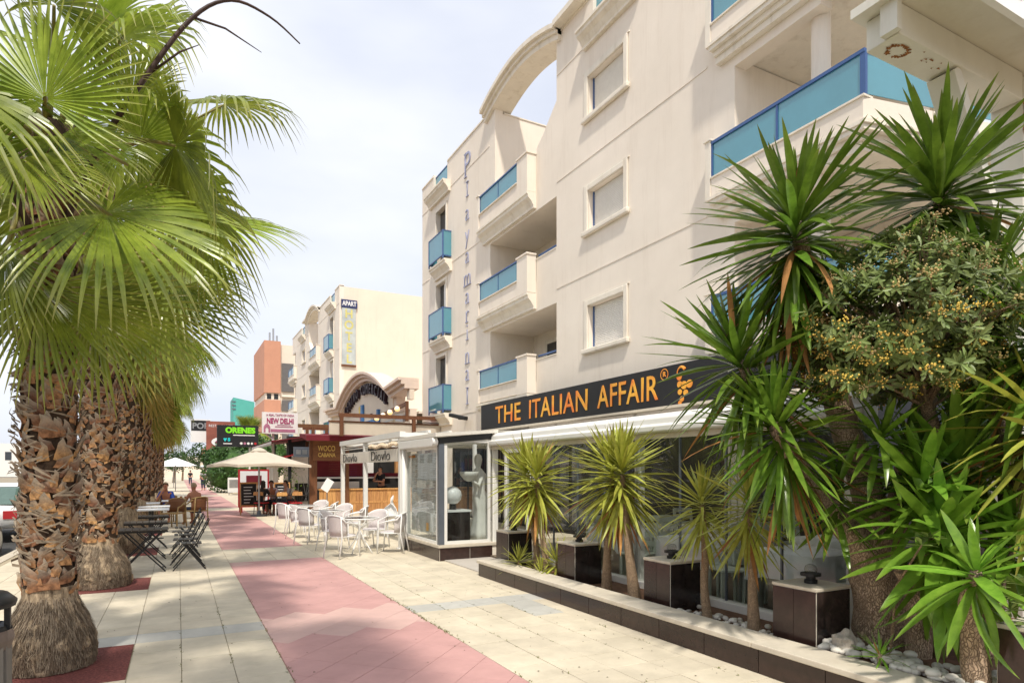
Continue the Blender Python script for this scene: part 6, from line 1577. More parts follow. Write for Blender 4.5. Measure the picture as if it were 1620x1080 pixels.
def rattan_chair(lb):
    t = thing('rattan_chair', lb, 'chair', (0, 0, 0), 0, 'rattan armchairs under the palms')
    for sx in (-1, 1):
        mb = MB(); mb.tube([(sx * .25, .25, 0), (sx * .25, .24, .42), (sx * .26, .2, .62), (sx * .27, .05, .66), (sx * .25, -.2, .78)], .02, 8); ob('front_leg', mb, 'rattan', t, False, True)
        mb = MB(); mb.tube([(sx * .23, -.28, 0), (sx * .22, -.25, .42), (sx * .2, -.28, .86)], .02, 8); ob('rear_leg', mb, 'rattan', t, False, True)
    mb = MB(); n = 10; vs = []
    for z in (.46, .6, .74, .87):
        for i in range(n + 1):
            a = PI * (.12 + .76 * i / n); vs.append((-.27 * math.cos(a), -.03 - .25 * math.sin(a) - .06 * (z - .46), z - .05 * (abs(i - 5) / 5) ** 2 * (z > .8)))
    mb.add(vs, [(j * (n + 1) + i, j * (n + 1) + i + 1, (j + 1) * (n + 1) + i + 1, (j + 1) * (n + 1) + i) for j in range(3) for i in range(n)])
    o = ob('backrest', mb, 'wood_b', t, False, True, fix=False); s_ = o.modifiers.new('t', 'SOLIDIFY'); s_.thickness = .018
    mb = MB(); mb.tube(vs[-(n + 1):], .022, 7); ob('back_rim', mb, 'rattan', t, False, True)
    mb = MB(); mb.box(-.25, -.24, .42, .25, .25, .455); ob('seat', mb, 'rattan', t, False, bevel=.015)
    mb = MB(); mb.bar((-.24, .22, .2), (.24, .22, .2), .02, .02); ob('stretcher', mb, 'rattan', t, False)
    return t
rc = rattan_chair('rattan armchair holding the bare-backed person'); rc.location = (.50, 22.3, 0); rc.rotation_euler.z = .55
dup(rc, (-.12, 21.3, 0), 2.6, 'empty rattan armchair beside the bare-backed person'); dup(rc, (-.32, 24.0, 0), 2.9, 'rattan armchair holding the man in blue')

# ------------------------------------------------------------------ people: one skinned body each, clothes as children
def skin_mesh(name, nodes, edges, m, parent, sub=2):
    me = bpy.data.meshes.new(name); me.from_pydata([n[:3] for n in nodes], edges, []); me.materials.append(K[m])
    o = put(name, me, parent, False)
    o.modifiers.new('skin', 'SKIN'); s_ = o.modifiers.new('sub', 'SUBSURF'); s_.levels = sub; s_.render_levels = sub
    if not me.skin_vertices: 
        bpy.context.view_layer.objects.active = o
    for i, n in enumerate(nodes):
        rx = n[3]; ry = n[4] if len(n) > 4 else rx
        me.skin_vertices[0].data[i].radius = (rx, ry); me.skin_vertices[0].data[i].use_root = (i == 0)
    me.polygons.foreach_set('use_smooth', [True] * len(me.polygons)); o.modifiers['skin'].use_smooth_shade = True
    return o
def person(label, loc, rotz, pose, skin='skin', hair='hair_d', shirt=None, legs='c_navy', longhair=False, lean=0.1, arms='table', sleeves=True):
    """pose: 'sit' or 'stand'; faces +Y"""
    t = thing('person', label, 'person', loc, rotz)
    hz = .50 if pose == 'sit' else .92
    L = lean
    pel = (0, 0, hz, .13, .11); wst = (0, L * .35, hz + .2, .125, .095); chest = (0, L * .8, hz + .40, .155, .11); neck = (0, L * 1.05, hz + .555, .055); jaw = (0, L * 1.3 + .01, hz + .63, .062, .07); head = (0, L * 1.35, hz + .71, .078, .092); crown = (0, L * 1.3, hz + .785, .055, .065)
    N_ = [pel, wst, chest, neck, jaw, head, crown]; E_ = [(0, 1), (1, 2), (2, 3), (3, 4), (4, 5), (5, 6)]
    armp = {}
    for sx in (-1, 1):
        sh_ = (sx * .175, L * .85, hz + .475, .058)
        if arms == 'table': el_ = (sx * .25, L * .9 + .12, hz + .22, .043); wr = (sx * .12, L + .33, hz + .24, .03); hd = (sx * .07, L + .41, hz + .25, .034)
        elif arms == 'face' and sx == 1: el_ = (sx * .24, L + .17, hz + .22, .043); wr = (sx * .10, L * 1.3 + .17, hz + .48, .03); hd = (sx * .04, L * 1.35 + .13, hz + .58, .034)
        elif arms == 'face': el_ = (sx * .25, L * .9 + .12, hz + .2, .043); wr = (sx * .1, L + .3, hz + .22, .03); hd = (sx * .02, L + .36, hz + .22, .034)
        else: el_ = (sx * .24, L * .6 - .02, hz + .2, .043); wr = (sx * .22, L + .13, hz + .06, .03); hd = (sx * .2, L + .2, hz + .05, .034)
        b = len(N_); N_ += [sh_, el_, wr, hd]; E_ += [(2, b), (b, b + 1), (b + 1, b + 2), (b + 2, b + 3)]
        for j in range(4):   # fingers
            f = len(N_); d = Vector(hd[:3]) - Vector(wr[:3]); d.normalize(); q = Vector(hd[:3]) + d * (.06 + .006 * (j in (1, 2))) + Vector(((j - 1.5) * .018, 0, -.012)); N_.append((q.x, q.y, q.z, .009)); E_.append((b + 3, f))
        armp[sx] = (sh_, el_)
        if pose == 'sit': hip = (sx * .085, .03, hz - .01, .085); kn = (sx * .13, .44, hz + .01, .06); an = (sx * .13, .40, .09, .042); ft_ = (sx * .13, .52, .035, .036)
        else: hip = (sx * .09, 0, hz - .06, .085); kn = (sx * .10, .03, .48, .06); an = (sx * .10, .0, .08, .042); ft_ = (sx * .11, .14, .035, .036)
        b = len(N_); N_ += [hip, kn, an, ft_]; E_ += [(0, b), (b, b + 1), (b + 1, b + 2), (b + 2, b + 3)]
        armp[sx] += (hip, kn, an)
    skin_mesh('body', N_, E_, skin, t)
    # face: nose, eyes
    hy = L * 1.35 + .088
    mb = MB(); mb.prism([(-.012, hy - .01, hz + .675), (.012, hy - .01, hz + .675), (0, hy + .022, hz + .68), ], (0, -.006, .045)); ob('nose', mb, skin, t, False)
    for sx in (-1, 1):
        mb = MB(); mb.lathe([(.002, -.008), (.009, 0), (.002, .008)], 8, (sx * .03, hy - .006, hz + .715)); ob('eye', mb, 'hair_d', t, False, True)
    # hair: cap of a deformed hemisphere
    mb = MB(); n = 14; vs = []
    for j in range(7):
        v = j / 6 * (PI * (.60 if not longhair else .66))
        for i in range(n):
            a = 2 * PI * i / n; fz = 1.0
            front = max(0, math.sin(a)); zz = .112 * math.cos(v); 
            if front > .3 and j > 3: zz = .112 * math.cos(3 / 6 * PI * .6) - .002 * j
            vs.append((.090 * math.sin(v) * math.cos(a), L * 1.3 - .004 + .104 * math.sin(v) * math.sin(a), hz + .735 + zz))
    if longhair:
        for i in range(n):
            a = 2 * PI * i / n; back = math.sin(a) < .35
            vs.append((.10 * math.cos(a), L * 1.2 - .01 + (.10 if not back else .11) * math.sin(a), hz + (.40 if back else .68)))
    rows = len(vs) // n
    mb.add(vs, [(j * n + i, j * n + (i + 1) % n, (j + 1) * n + (i + 1) % n, (j + 1) * n + i) for j in range(rows - 1) for i in range(n)])
    o = ob('hair', mb, hair, t, False, True, fix=False)
    if shirt:
        N2 = [(0, .0, hz + .02, .14, .118), (0, L * .35, hz + .2, .135, .105), (0, L * .8, hz + .40, .165, .12), (0, L * .98, hz + .525, .06, .055)]; E2 = [(0, 1), (1, 2), (2, 3)]
        if sleeves:
            for sx in (-1, 1):
                a_, b_ = Vector(armp[sx][0][:3]), Vector(armp[sx][1][:3]); q = a_.lerp(b_, .75); b = len(N2); N2 += [(*a_, .068), (*q, .056)]; E2 += [(2, b), (b, b + 1)]
        skin_mesh('shirt', N2, E2, shirt, t)
    if legs:
        N3 = [(0, 0, hz + .03, .138, .118)]; E3 = []
        for sx in (-1, 1):
            h_, k_, a_ = armp[sx][2:5]; b = len(N3); e = Vector(k_[:3]).lerp(Vector(a_[:3]), .75 if legs == 'c_black' or pose == 'stand' else .1)
            N3 += [(*h_[:3], .096), (*k_[:3], .072), (*e, .056)]; E3 += [(0, b), (b, b + 1), (b + 1, b + 2)]
        skin_mesh('trousers', N3, E3, legs, t)
    return t
person('person in a blue shirt leaning on one hand at the cafe table', (-.32, 24.05, -.02), 2.95, 'sit', 'skin_d', 'hair_g', 'c_blue', 'c_navy', arms='face', lean=.2)
person('bare-backed person seen from behind in the rattan armchair', (.50, 22.35, -.02), .55, 'sit', 'skin_d', 'hair_g', None, 'c_navy', lean=.1)
person('person in dark clothes with long dark hair seated under the parasol', (2.80, 25.75, -.02), -.6, 'sit', 'skin', 'hair_d', 'c_black', 'c_black', True, lean=.1)
person('person in a lilac shirt leaning on the table under the parasol', (3.35, 26.7, -.02), 2.75, 'sit', 'skin_d', 'hair_d', 'c_lilac', 'c_navy', lean=.22)
person('person in a grey shirt seated at the parasol table beside the iron gate', (3.95, 26.5, -.02), 1.9, 'sit', 'skin', 'hair_d', 'c_grey', 'c_navy', lean=.15)
person('person in a dark top standing behind the wooden bar counter', (7.55, 26.05, .12), 2.2, 'stand', 'skin', 'hair_d', 'c_black', 'c_black', arms='face', lean=.06)

# ------------------------------------------------------------------ parasol and the cafe beyond
um = thing('parasol', 'large cream square parasol over the cafe tables', 'parasol', (2.68, 25.4, 0))
cx, cy = 2.68, 25.4; mb = MB(); apex = (cx, cy, 2.50); cr_ = []
rot = .32; R_ = 1.95; rim = []
for k in range(4):
    a = rot + PI / 4 + k * PI / 2; b_ = a + PI / 2
    rim.append((cx + R_ * math.cos(a), cy + R_ * math.sin(a), 1.90)); m_ = R_ * math.cos(PI / 4) * .97; rim.append((cx + m_ * math.cos(a + PI / 4), cy + m_ * math.sin(a + PI / 4), 1.97))
for k in range(8):
    p0, p1 = Vector(rim[k]), Vector(rim[(k + 1) % 8]); A_ = Vector(apex)
    m0, m1 = A_.lerp(p0, .5) - Vector((0, 0, .02)), A_.lerp(p1, .5) - Vector((0, 0, .02))
    mb.add([A_, m0, m1, p0, p1, p0 - Vector((0, 0, .09)), p1 - Vector((0, 0, .09))], [(0, 1, 2), (1, 3, 4, 2), (3, 5, 6, 4)])
ob('canopy', mb, 'cloth_cream', um, fix=False)
mb = MB(); mb.tube([(cx, cy, 0), (cx, cy, 2.47)], .035, 10); ob('pole', mb, 'steel', um)
mb = MB(); mb.lathe([(.3, 0), (.3, .05), (.08, .07), (.06, .2)], 16, (cx, cy, 0)); ob('base', mb, 'greymetal', um)
for k in range(8):
    mb = MB(); q = Vector((cx, cy, 1.95)).lerp(Vector(rim[k]), .55) + Vector((0, 0, .22)); mb.tube([(cx, cy, 1.88), tuple(q)], .012, 5); ob('strut', mb, 'wood', um)
mb = MB(); mb.lathe([(.30, 2.42), (.16, 2.52), (.03, 2.56)], 8, (cx, cy, 0)); ob('vent_cap', mb, 'cloth_cream', um)
def iron_chair(lb):
    t = thing('iron_chair', lb, 'chair', (0, 0, 0), 0, 'dark iron chairs with red seats under the parasol')
    for sx in (-1, 1):
        for sy in (-1, 1): mb = MB(); mb.tube([(sx * .2, sy * .2, 0), (sx * .18, sy * .18, .44)] + ([(sx * .18, -.24, .9)] if sy < 0 else []), .012, 6); ob('leg', mb, 'black', t, False)
    mb = MB(); mb.box(-.21, -.2, .445, .21, .21, .50); ob('cushion', mb, 'redcush', t, False, bevel=.02)
    mb = MB(); mb.box(-.19, -.245, .76, .19, -.215, .90); ob('back_board', mb, 'wood', t, False)
    for x in (-.1, 0, .1): mb = MB(); mb.tube([(x, -.2, .5), (x, -.228, .758)], .008, 5); ob('back_bar', mb, 'black', t, False)
    return t
ic = iron_chair('iron chair with red cushion nearest the parasol pole'); ic.location = (3.35, 24.9, 0); ic.rotation_euler.z = .2
for x, y, a, lb in ((3.95, 25.1, .1, 'iron chair with red cushion between the parasol and the kiosk post'), (2.80, 25.75, -.6, 'iron chair holding the long-haired person'), (3.35, 26.75, 2.75, 'iron chair holding the person in lilac'), (3.98, 26.5, 1.9, 'iron chair holding the person in grey')): dup(ic, (x, y, 0), a, lb)
for x, y, lb in ((3.35, 25.8, 'square dark table in front of the person in lilac'), (4.15, 25.8, 'square dark table beside the kiosk post')):
    t = thing('square_table', lb, 'table', (x, y, 0), 0, 'dark tables under the parasol')
    mb = MB(); mb.box(x - .32, y - .32, .72, x + .32, y + .32, .75); ob('top', mb, 'fold', t); mb = MB(); mb.tube([(x, y, .02), (x, y, .719)], .04, 8); ob('column', mb, 'black', t); mb = MB(); mb.lathe([(.25, 0), (.25, .015), (.05, .02)], 12, (x, y, 0)); ob('foot', mb, 'black', t)
def easel(lb, x, y, a, w_, h, pic):
    t = thing('menu_board', lb, 'menu board', (x, y, 0), a)
    for sx in (-1, 1): mb = MB(); mb.bar((sx * w_ / 2, 0, 0), (sx * w_ / 2, .08, h), .05, .04); ob('leg', mb, 'wood', t, False)
    for z in (h * .28, h - .03): mb = MB(); mb.bar((-w_ / 2 + .026, .08 * z / h, z), (w_ / 2 - .026, .08 * z / h, z), .04, .06); ob('rail', mb, 'wood', t, False)
    mb = MB(); mb.bar((0, .08 * .28 + .01, h * .30), (0, .08 + .005, h - .06), w_ - .06, .012, (0, 1, 0)); ob('panel', mb, pic, t, False)
    r = random.Random(int(x * 100)); mb = MB()
    for k in range(6): z = h * .36 + k * h * .095; mb.box(-w_ * .3, .08 * z / h - .006, z, -w_ * .3 + r.uniform(.2, .6) * w_, .08 * z / h - .003, z + .03)
    stuff(ob('chalk_lines', mb, 'tablecloth', t, False)); return t
easel('wooden easel chalkboard beside the parasol pole', 2.42, 26.3, .15, .62, 1.25, 'signblack')
easel('second wooden chalkboard behind the person in lilac', 3.9, 28.2, .1, .62, 1.2, 'signblack')
t = thing('poster_board', 'red framed poster board with a pale poster behind the chalkboard', 'poster board', (2.75, 28.0, 0), .1)
mb = MB(); mb.box(-.6, -.03, .2, .6, .03, 1.75); ob('frame', mb, 'redcush', t, False); mb = MB(); mb.box(-.53, -.04, .27, .53, -.031, 1.68); ob('poster', mb, 'tablecloth', t, False); mb = MB(); mb.box(-.3, -.048, 1.1, .3, -.041, 1.5); ob('picture', mb, 'maroon', t, False)
for sx in (-.5, .5): mb = MB(); mb.box(sx - .03, -.2, 0, sx + .03, .2, .199); ob('foot', mb, 'redcush', t, False)
t = thing('menu_stand', 'white slanted menu stand before the kiosk counter', 'menu stand', (4.95, 24.3, 0))
mb = MB(); mb.tube([(4.95, 24.3, 0), (4.95, 24.3, 1.0)], .02, 8); ob('pole', mb, 'steel', t); mb = MB(); mb.bar((4.83, 24.25, .95), (5.1, 24.35, 1.35), .3, .02, (0, 1, 0)); ob('board', mb, 'whiteplastic', t); mb = MB(); mb.lathe([(.18, 0), (.18, .02), (.03, .03)], 14, (4.95, 24.3, 0)); ob('foot', mb, 'steel', t)
# curry house pavilion behind
cf = thing('curry_house', 'dark open-fronted cafe with maroon scalloped awning and brown pergola', 'cafe', (6.3, 33, 0))
mb = MB(); mb.box(5.3, 36.5, 0, 8.85, 36.8, 3.6); ob('back_wall', mb, 'dark', cf)
mb = MB(); mb.box(5.2, 28.3, 0, 5.32, 29.6, 2.9); ob('screen_wall', mb, 'dark', cf)
for x, y in ((4.4, 30), (4.5, 36), (5.1, 28.2)): mb = MB(); mb.box(x, y, 0, x + .14, y + .14, 3.2); ob('post', mb, 'black', cf)
mb = MB(); mb.prism([(3.6, 29.2, 2.95), (6.6, 29.2, 3.45), (6.6, 29.2, 3.5), (3.6, 29.2, 3.0)], (0, 8.5, 0)); ob('awning', mb, 'maroon', cf)
for i in range(22):
    mb = MB(); y = 29.3 + i * .38; mb.prism([(3.59, y, 2.96), (3.59, y + .3, 2.96), (3.58, y + .15, 2.78)], (.01, 0, 0)); ob('scallop', mb, 'tablecloth', cf)
mb = MB(); mb.box(4.5, 29.15, 2.30, 6.0, 29.25, 2.75); fa = ob('fascia_sign', mb, 'greymetal', cf)
mb = MB(); rr2 = random.Random(4)
for k in range(5): mb.box(4.6 + k * .27, 29.14, 2.42, 4.8 + k * .27, 29.148, 2.62)
stuff(ob('sign_panels', mb, 'steel', fa))
mb = MB(); mb.prism([(3.9, 29.6, 2.2), (5.2, 29.6, 2.55), (5.2, 29.6, 2.6), (3.9, 29.6, 2.25)], (0, 3.0, 0)); ob('lower_awning', mb, 'redcush', cf)
for y in (29.3, 30.8):
    mb = MB(); mb.box(4.72 + (y - 29.3) * .3, y, 3.62, 7.4, y + .12, 3.78); ob('pergola_beam', mb, 'wood_d', cf)
    for x in (5.3, 6.2): mb = MB(); mb.box(x, y + .002, 2.8, x + .14, y + .118, 3.618); ob('pergola_post', mb, 'wood_d', cf)
mb = MB()
for k in range(7): mb.bar((4.55 + k * .14, 28.25, .1), (4.55 + ((k * 5) % 7) * .14, 28.25, 1.5), .012, .012)
stuff(ob('iron_lattice', mb, 'steel', cf))
mb = MB(); mb.box(4.5, 28.2, .0, 5.15, 28.3, .09); ob('lattice_base', mb, 'black', cf)
mb = MB(); mb.box(5.4, 36.3, 1.0, 7.5, 36.45, 2.6); ob('window', mb, 'shutter', cf)
for k in range(2): mb = MB(); mb.box(3.95 + k * .8, 34.0, 0, 4.5 + k * .8, 34.06, 2.3); ob('pale_panel', mb, 'shutter', cf)
pp = thing('potted_plant', 'leafy potted plant behind the seated people', 'plant', (4.55, 30.4, 0)); mb = MB(); mb.lathe([(.16, 0), (.22, .4), (.2, .4), (.1, .35)], 14, (4.55, 30.4, 0)); ob('pot', mb, 'wood_b', pp)
mb = MB(); r = random.Random(3)
for k in range(420):
    a = r.uniform(0, 6.28); rr_ = abs(r.gauss(0, .28)); z = .4 + r.random() ** .7 * 1.5; c = Vector((4.55 + rr_ * math.cos(a), 30.4 + rr_ * math.sin(a), z)); d = Vector((r.gauss(0, 1), r.gauss(0, 1), r.gauss(0, .6))).normalized() * .11; e = d.cross(Vector((0, 0, 1))).normalized() * .035; mb.quad(c, c + d * .5 + e, c + d, c + d * .5 - e)
stuff(ob('foliage', mb, 'yucca_b', pp, fix=False)); mb = MB(); mb.tube([(4.55, 30.4, .35), (4.55, 30.4, 1.6)], [.03, .01], 6); ob('stem', mb, 'bark_s', pp)
def board(name, label, x, y, w_, z0, z1, post, m, cat='sign', pw=.12, yt=.1):
    t = thing(name, label, cat, (x, y, 0))
    mb = MB(); mb.box(x - w_ / 2, y - yt, z0, x + w_ / 2, y + yt, z1); ob('panel', mb, m, t)
    if post is not None: mb = MB(); mb.tube([(post, y + yt + .1, 0), (post, y + yt + .1, z1 - .1)], pw / 2, 8); ob('post', mb, 'white', t)
    return t
K['crimson'] = mat('crimson_ink', (.36, .02, .12), .6); K['rose'] = mat('rose_ink', (.42, .16, .25), .6)
nd = board('restaurant_sign', 'white sign with crimson NEW DELHI lettering on a white post', 4.45, 33, 1.66, 3.52, 4.56, 4.15, 'whiteplastic')
o = text('NEW DELHI', .36, 'crimson', FY, (4.45, 32.885, 4.13), nd, bold=.012, ext=.005); fit(o, 0, 1.25)
o = text('A REAL TASTE OF INDIA', .15, 'crimson', FY, (4.45, 32.885, 4.42), nd, ext=.005); fit(o, 0, 1.3)
mb = MB(); mb.box(4.0, 32.885, 3.6, 5.15, 32.895, 3.74); ob('print_band', mb, 'rose', nd)
mb = MB(); mb.box(4.2, 32.885, 3.84, 5.05, 32.895, 3.88); ob('print_line', mb, 'rose', nd); mb = MB(); mb.box(4.3, 32.885, 3.93, 4.95, 32.895, 3.96); ob('print_line', mb, 'rose', nd)
mb = MB(); pts = [(3.68, 3.58), (3.68, 3.85), (3.74, 3.95), (3.83, 4.0), (3.92, 3.95), (3.98, 3.85), (3.98, 3.58), (3.90, 3.58), (3.90, 3.75), (3.83, 3.82), (3.76, 3.75), (3.76, 3.58)]; mb.prism([(x, 32.885, z) for x, z in pts], (0, .01, 0)); ob('gate_emblem', mb, 'rose', nd)
mb = MB(); mb.bar((4.15, 33.1, 3.2), (3.7, 33.1, 3.6), .06, .06); ob('brace', mb, 'white', nd)
K['lime'] = mat('lime_ink', (.22, .72, .02), .5); K['cyan'] = mat('cyan_ink', (.02, .55, .6), .5)
orn = board('gaming_sign', 'black sign with lime ORENES lettering above the hedge', 4.15, 46, 2.55, 3.28, 4.72, 4.9, 'signblack')
o = text('ORENES', .5, 'lime', FY, (4.3, 45.885, 4.37), orn, bold=.03, ext=.006); fit(o, 0, 1.85)
mb = MB(); mb.box(3.85, 45.885, 4.03, 5.2, 45.893, 4.09); ob('print_line', mb, 'whiteplastic', orn)
for k in range(5): mb = MB(); mb.tube([(4.35 + k * .22, 45.893, 3.52), (4.35 + k * .22, 45.885, 3.52)], .085, 10 if k != 3 else 4); ob('icon', mb, ('whiteplastic', 'rose', 'whiteplastic', 'whiteplastic', 'redcush')[k], orn)
mb = MB(); mb.prism([(3.25, 45.885, 3.82), (3.36, 45.885, 3.62), (3.48, 45.885, 3.82), (3.42, 45.885, 3.87), (3.365, 45.885, 3.82), (3.31, 45.885, 3.87)], (0, .008, 0)); ob('heart_mark', mb, 'cyan', orn)
o = text('S', .28, 'cyan', FY, (3.6, 45.885, 3.75), orn, bold=.02, ext=.005); mb = MB(); mb.box(3.25, 45.885, 3.46, 3.78, 45.893, 3.52); ob('print_line', mb, 'whiteplastic', orn)
for o_ in list(orn.children):
    for v in o_.data.vertices: v.co.x -= 0.62
f1 = board('far_billboard', 'white and dark billboard beyond the palm crowns', 1.75, 62, 1.6, 4.2, 6.2, 2.3, 'whiteplastic'); mb = MB(); mb.box(1.0, 61.88, 5.2, 2.5, 61.895, 6.1); ob('dark_band', mb, 'signblack', f1); o = text('POR', .7, 'steel', FY, (1.75, 61.87, 5.6), f1, bold=.02)
K['brownred'] = mat('brown_red_print', (.27, .085, .06), .6, .3, 1)
f2 = board('far_billboard', 'brown-red billboard with a plate of food behind the hedge', 3.3, 61, 2.3, 2.9, 6.0, 4.2, 'brownred'); mb = MB(); mb.lathe([(.75, 0), (.75, .02)], 20, (0, 0, 0)); me_ = mb.mesh('plate', 'tablecloth'); o = put('plate', me_, f2); me_.transform(frame((1, 0, 0), (0, 0, .55), (0, -1, 0), (3.3, 60.88, 4.2))); 
mb = MB(); mb.lathe([(.35, 0), (.3, .04)], 14, (0, 0, 0)); me_ = mb.mesh('food', 'crimson'); me_.transform(frame((1, 0, 0), (0, 0, .6), (0, -1, 0), (3.2, 60.85, 4.15))); put('food', me_, f2)
o = text('RESTAURANTE', .3, 'tablecloth', FY, (3.3, 60.885, 5.6), f2); fit(o, 0, 1.9)

# ------------------------------------------------------------------ hedge and things at the far end of the street
hd = thing('tall_hedge', 'big rounded dark green hedge below the black sign', 'hedge', (4.6, 53, 0)); r = random.Random(21); mb = MB()
lobes = [(4.4, 53, 2.0, 2.0), (3.1, 53.5, 1.5, 1.5), (5.6, 53, 2.3, 1.8), (3.6, 53.5, 3.2, 1.2), (4.9, 53, 3.6, 1.2), (2.7, 54, 2.6, 1.0), (4.9, 52, 1.0, 1.6), (6.5, 53, 2.8, 1.6)]
for k in range(9000):
    lx, ly, lz, lr = r.choice(lobes); v = Vector((r.gauss(0, 1), r.gauss(0, 1), r.gauss(0, 1))).normalized() * lr * r.uniform(.8, 1.06) ** .5; c = Vector((lx, ly, lz)) + v
    if c.z < .05: continue
    d = Vector((r.gauss(0, 1), r.gauss(0, 1), r.gauss(-.3, .8))).normalized() * r.uniform(.14, .26); e = d.cross(v).normalized() * .07; mb.quad(c, c + d * .5 + e, c + d, c + d * .5 - e)
stuff(ob('foliage', mb, 'hedge', hd, fix=False))
core = MB()
for lx, ly, lz, lr in lobes: core.lathe([(.05, -lr * .85), (lr * .6, -lr * .6), (lr * .84, 0), (lr * .6, lr * .6), (.05, lr * .85)], 10, (lx, ly, max(lz, lr * .86)))
stuff(ob('inner_branches', core, 'hedge', hd))
for k, (x, y, h, w_) in enumerate(((3.0, 92, 5.2, 2.4), (0.6, 118, 5.6, 3.0), (-0.6, 100, 4.4, 2.0), (5.5, 84, 6.0, 2.4))):
    t = thing('street_tree', ('round green street tree past the far shops', 'broad green tree closing the end of the promenade', 'small green tree at the end of the palm row', 'taller green tree behind the red and brown billboard')[k], 'tree', (x, y, 0), 0, 'leafy trees at the far end of the street')
    mb = MB(); mb.tube([(x, y, 0), (x + .1, y, h * .35), (x - .05, y, h * .7)], [.16, .12, .06], 8); ob('trunk', mb, 'bark_s', t)
    mb = MB(); r = random.Random(300 + k)
    for j in range(1500):
        v = Vector((r.gauss(0, 1), r.gauss(0, 1), r.gauss(0, 1))).normalized() * r.random() ** .45; lump = 1 + .22 * math.sin(v.x * 6 + k) * math.cos(v.z * 5 + k)
        c = Vector((x + v.x * w_ * lump, y + v.y * w_ * lump, h * .68 + v.z * h * .34 * lump)); d = Vector((r.gauss(0, 1), r.gauss(0, 1), r.gauss(0, .8))).normalized() * r.uniform(.2, .4); e = d.cross(Vector((.3, .2, 1))).normalized() * .11; mb.quad(c, c + d * .5 + e, c + d, c + d * .5 - e)
    stuff(ob('crown', mb, 'hedge', t, fix=False))
# small feather-like palm behind the sign
pl2 = thing('fan_palm', 'short palm with a tuft of fronds behind the black sign', 'palm tree', (5.6, 60, 0)); mb = MB(); mb.tube([(5.6, 60, 0), (5.6, 60, 4.6)], [.25, .2], 10); ob('trunk', mb, 'fiber', pl2)
for k in range(16):
    v = FR[('up', 'mid', 'low')[k % 3]][k % 3]; m_ = Matrix.Translation((5.6, 60, 4.6)) @ Matrix.Rotation(k * 2.4, 4, 'Z') @ Matrix.Scale(1.35, 4); f = put('frond', v[1], pl2, True, m_); put('petiole', v[0], f)
# orange tower block
K['terracotta'] = mat('terracotta', (.57, .28, .18), .8, .06, 1, coord='world'); K['slate'] = mat('slate_louvre', (.14, .13, .125), .7, .2, 3, stretch=(1, 1, 8), coord='world')
tw = thing('tower_block', 'terracotta and grey tower block beyond the apartment hotel', 'building', (10, 76, 0))
mb = MB(); mb.box(10.15, 75.3, 0, 15, 86, 15.9); ob('wall', mb, 'stucco_b', tw)
for z0, z1 in ((0, 5.0), (6.2, 9.6), (10.4, 16.2)): mb = MB(); mb.box(8.45, 75, z0, 10.2, 85.9, z1); ob('terracotta_panel', mb, 'terracotta', tw)
mb = MB(); mb.box(8.6, 75.2, 5.01, 10.14, 85.8, 6.19); ob('recess', mb, 'stucco_b', tw); mb = MB(); mb.box(8.6, 75.2, 9.61, 10.14, 85.8, 10.39); ob('recess', mb, 'stucco_b', tw)
for x in (8.75, 9.5):
    for z in (5.2, 9.7): mb = MB(); mb.box(x, 75.17, z, x + .45, 75.199, z + .6); ob('window', mb, 'pane', tw)
for z0, z1 in ((1, 4.2), (5.0, 8.0), (8.4, 9.6), (10.6, 13.8)): mb = MB(); mb.box(10.35, 75.1, z0, 11.6, 75.299, z1); ob('louvre_screen', mb, 'slate', tw)
for z in (4.3, 8.05, 10.0): mb = MB(); mb.box(10.3, 74.9, z, 11.7, 75.299, z + .12); ob('floor_slab', mb, 'mould', tw)
mb = MB(); mb.box(9.3, 78, 16.21, 10.6, 80, 16.6); ob('roof_plinth', mb, 'mould', tw)
for x, h in ((9.5, 1.3), (9.9, 1.8), (10.3, 1.0)): mb = MB(); mb.tube([(x, 79, 16.6), (x, 79, 16.6 + h)], .12, 6); ob('roof_pipe', mb, 'steel', tw)
tl = thing('teal_building', 'distant teal green slanted building', 'building', (10, 130, 0)); K['tealp'] = mat('teal_paint', (.09, .40, .34), .7, .05, 1); mb = MB(); mb.prism([(9.2, 130, 0), (13, 130, 0), (12.9, 130, 14.8), (9.2, 130, 15.5)], (0, 8, 0)); ob('wall', mb, 'tealp', tl)
for k in range(3): mb = MB(); mb.box(8.9, 129.9, 13.2 + k * .7, 9.6, 130.5, 13.4 + k * .7); ob('fin', mb, 'greymetal', tl)
tb = thing('pale_block', 'distant pale block with terracotta roof behind the small palm', 'building', (18, 120, 0)); mb = MB(); mb.box(14, 120, 0, 24, 130, 13.4); ob('wall', mb, 'stucco_b', tb); mb = MB(); mb.box(13.8, 119.8, 13.41, 24.2, 130.2, 14.2); ob('roof', mb, 'terracotta', tb)
for k in range(4): mb = MB(); mb.box(14.6 + k * 2.2, 119.9, 11, 15.8 + k * 2.2, 119.99, 12.4); ob('window', mb, 'pane', tb)
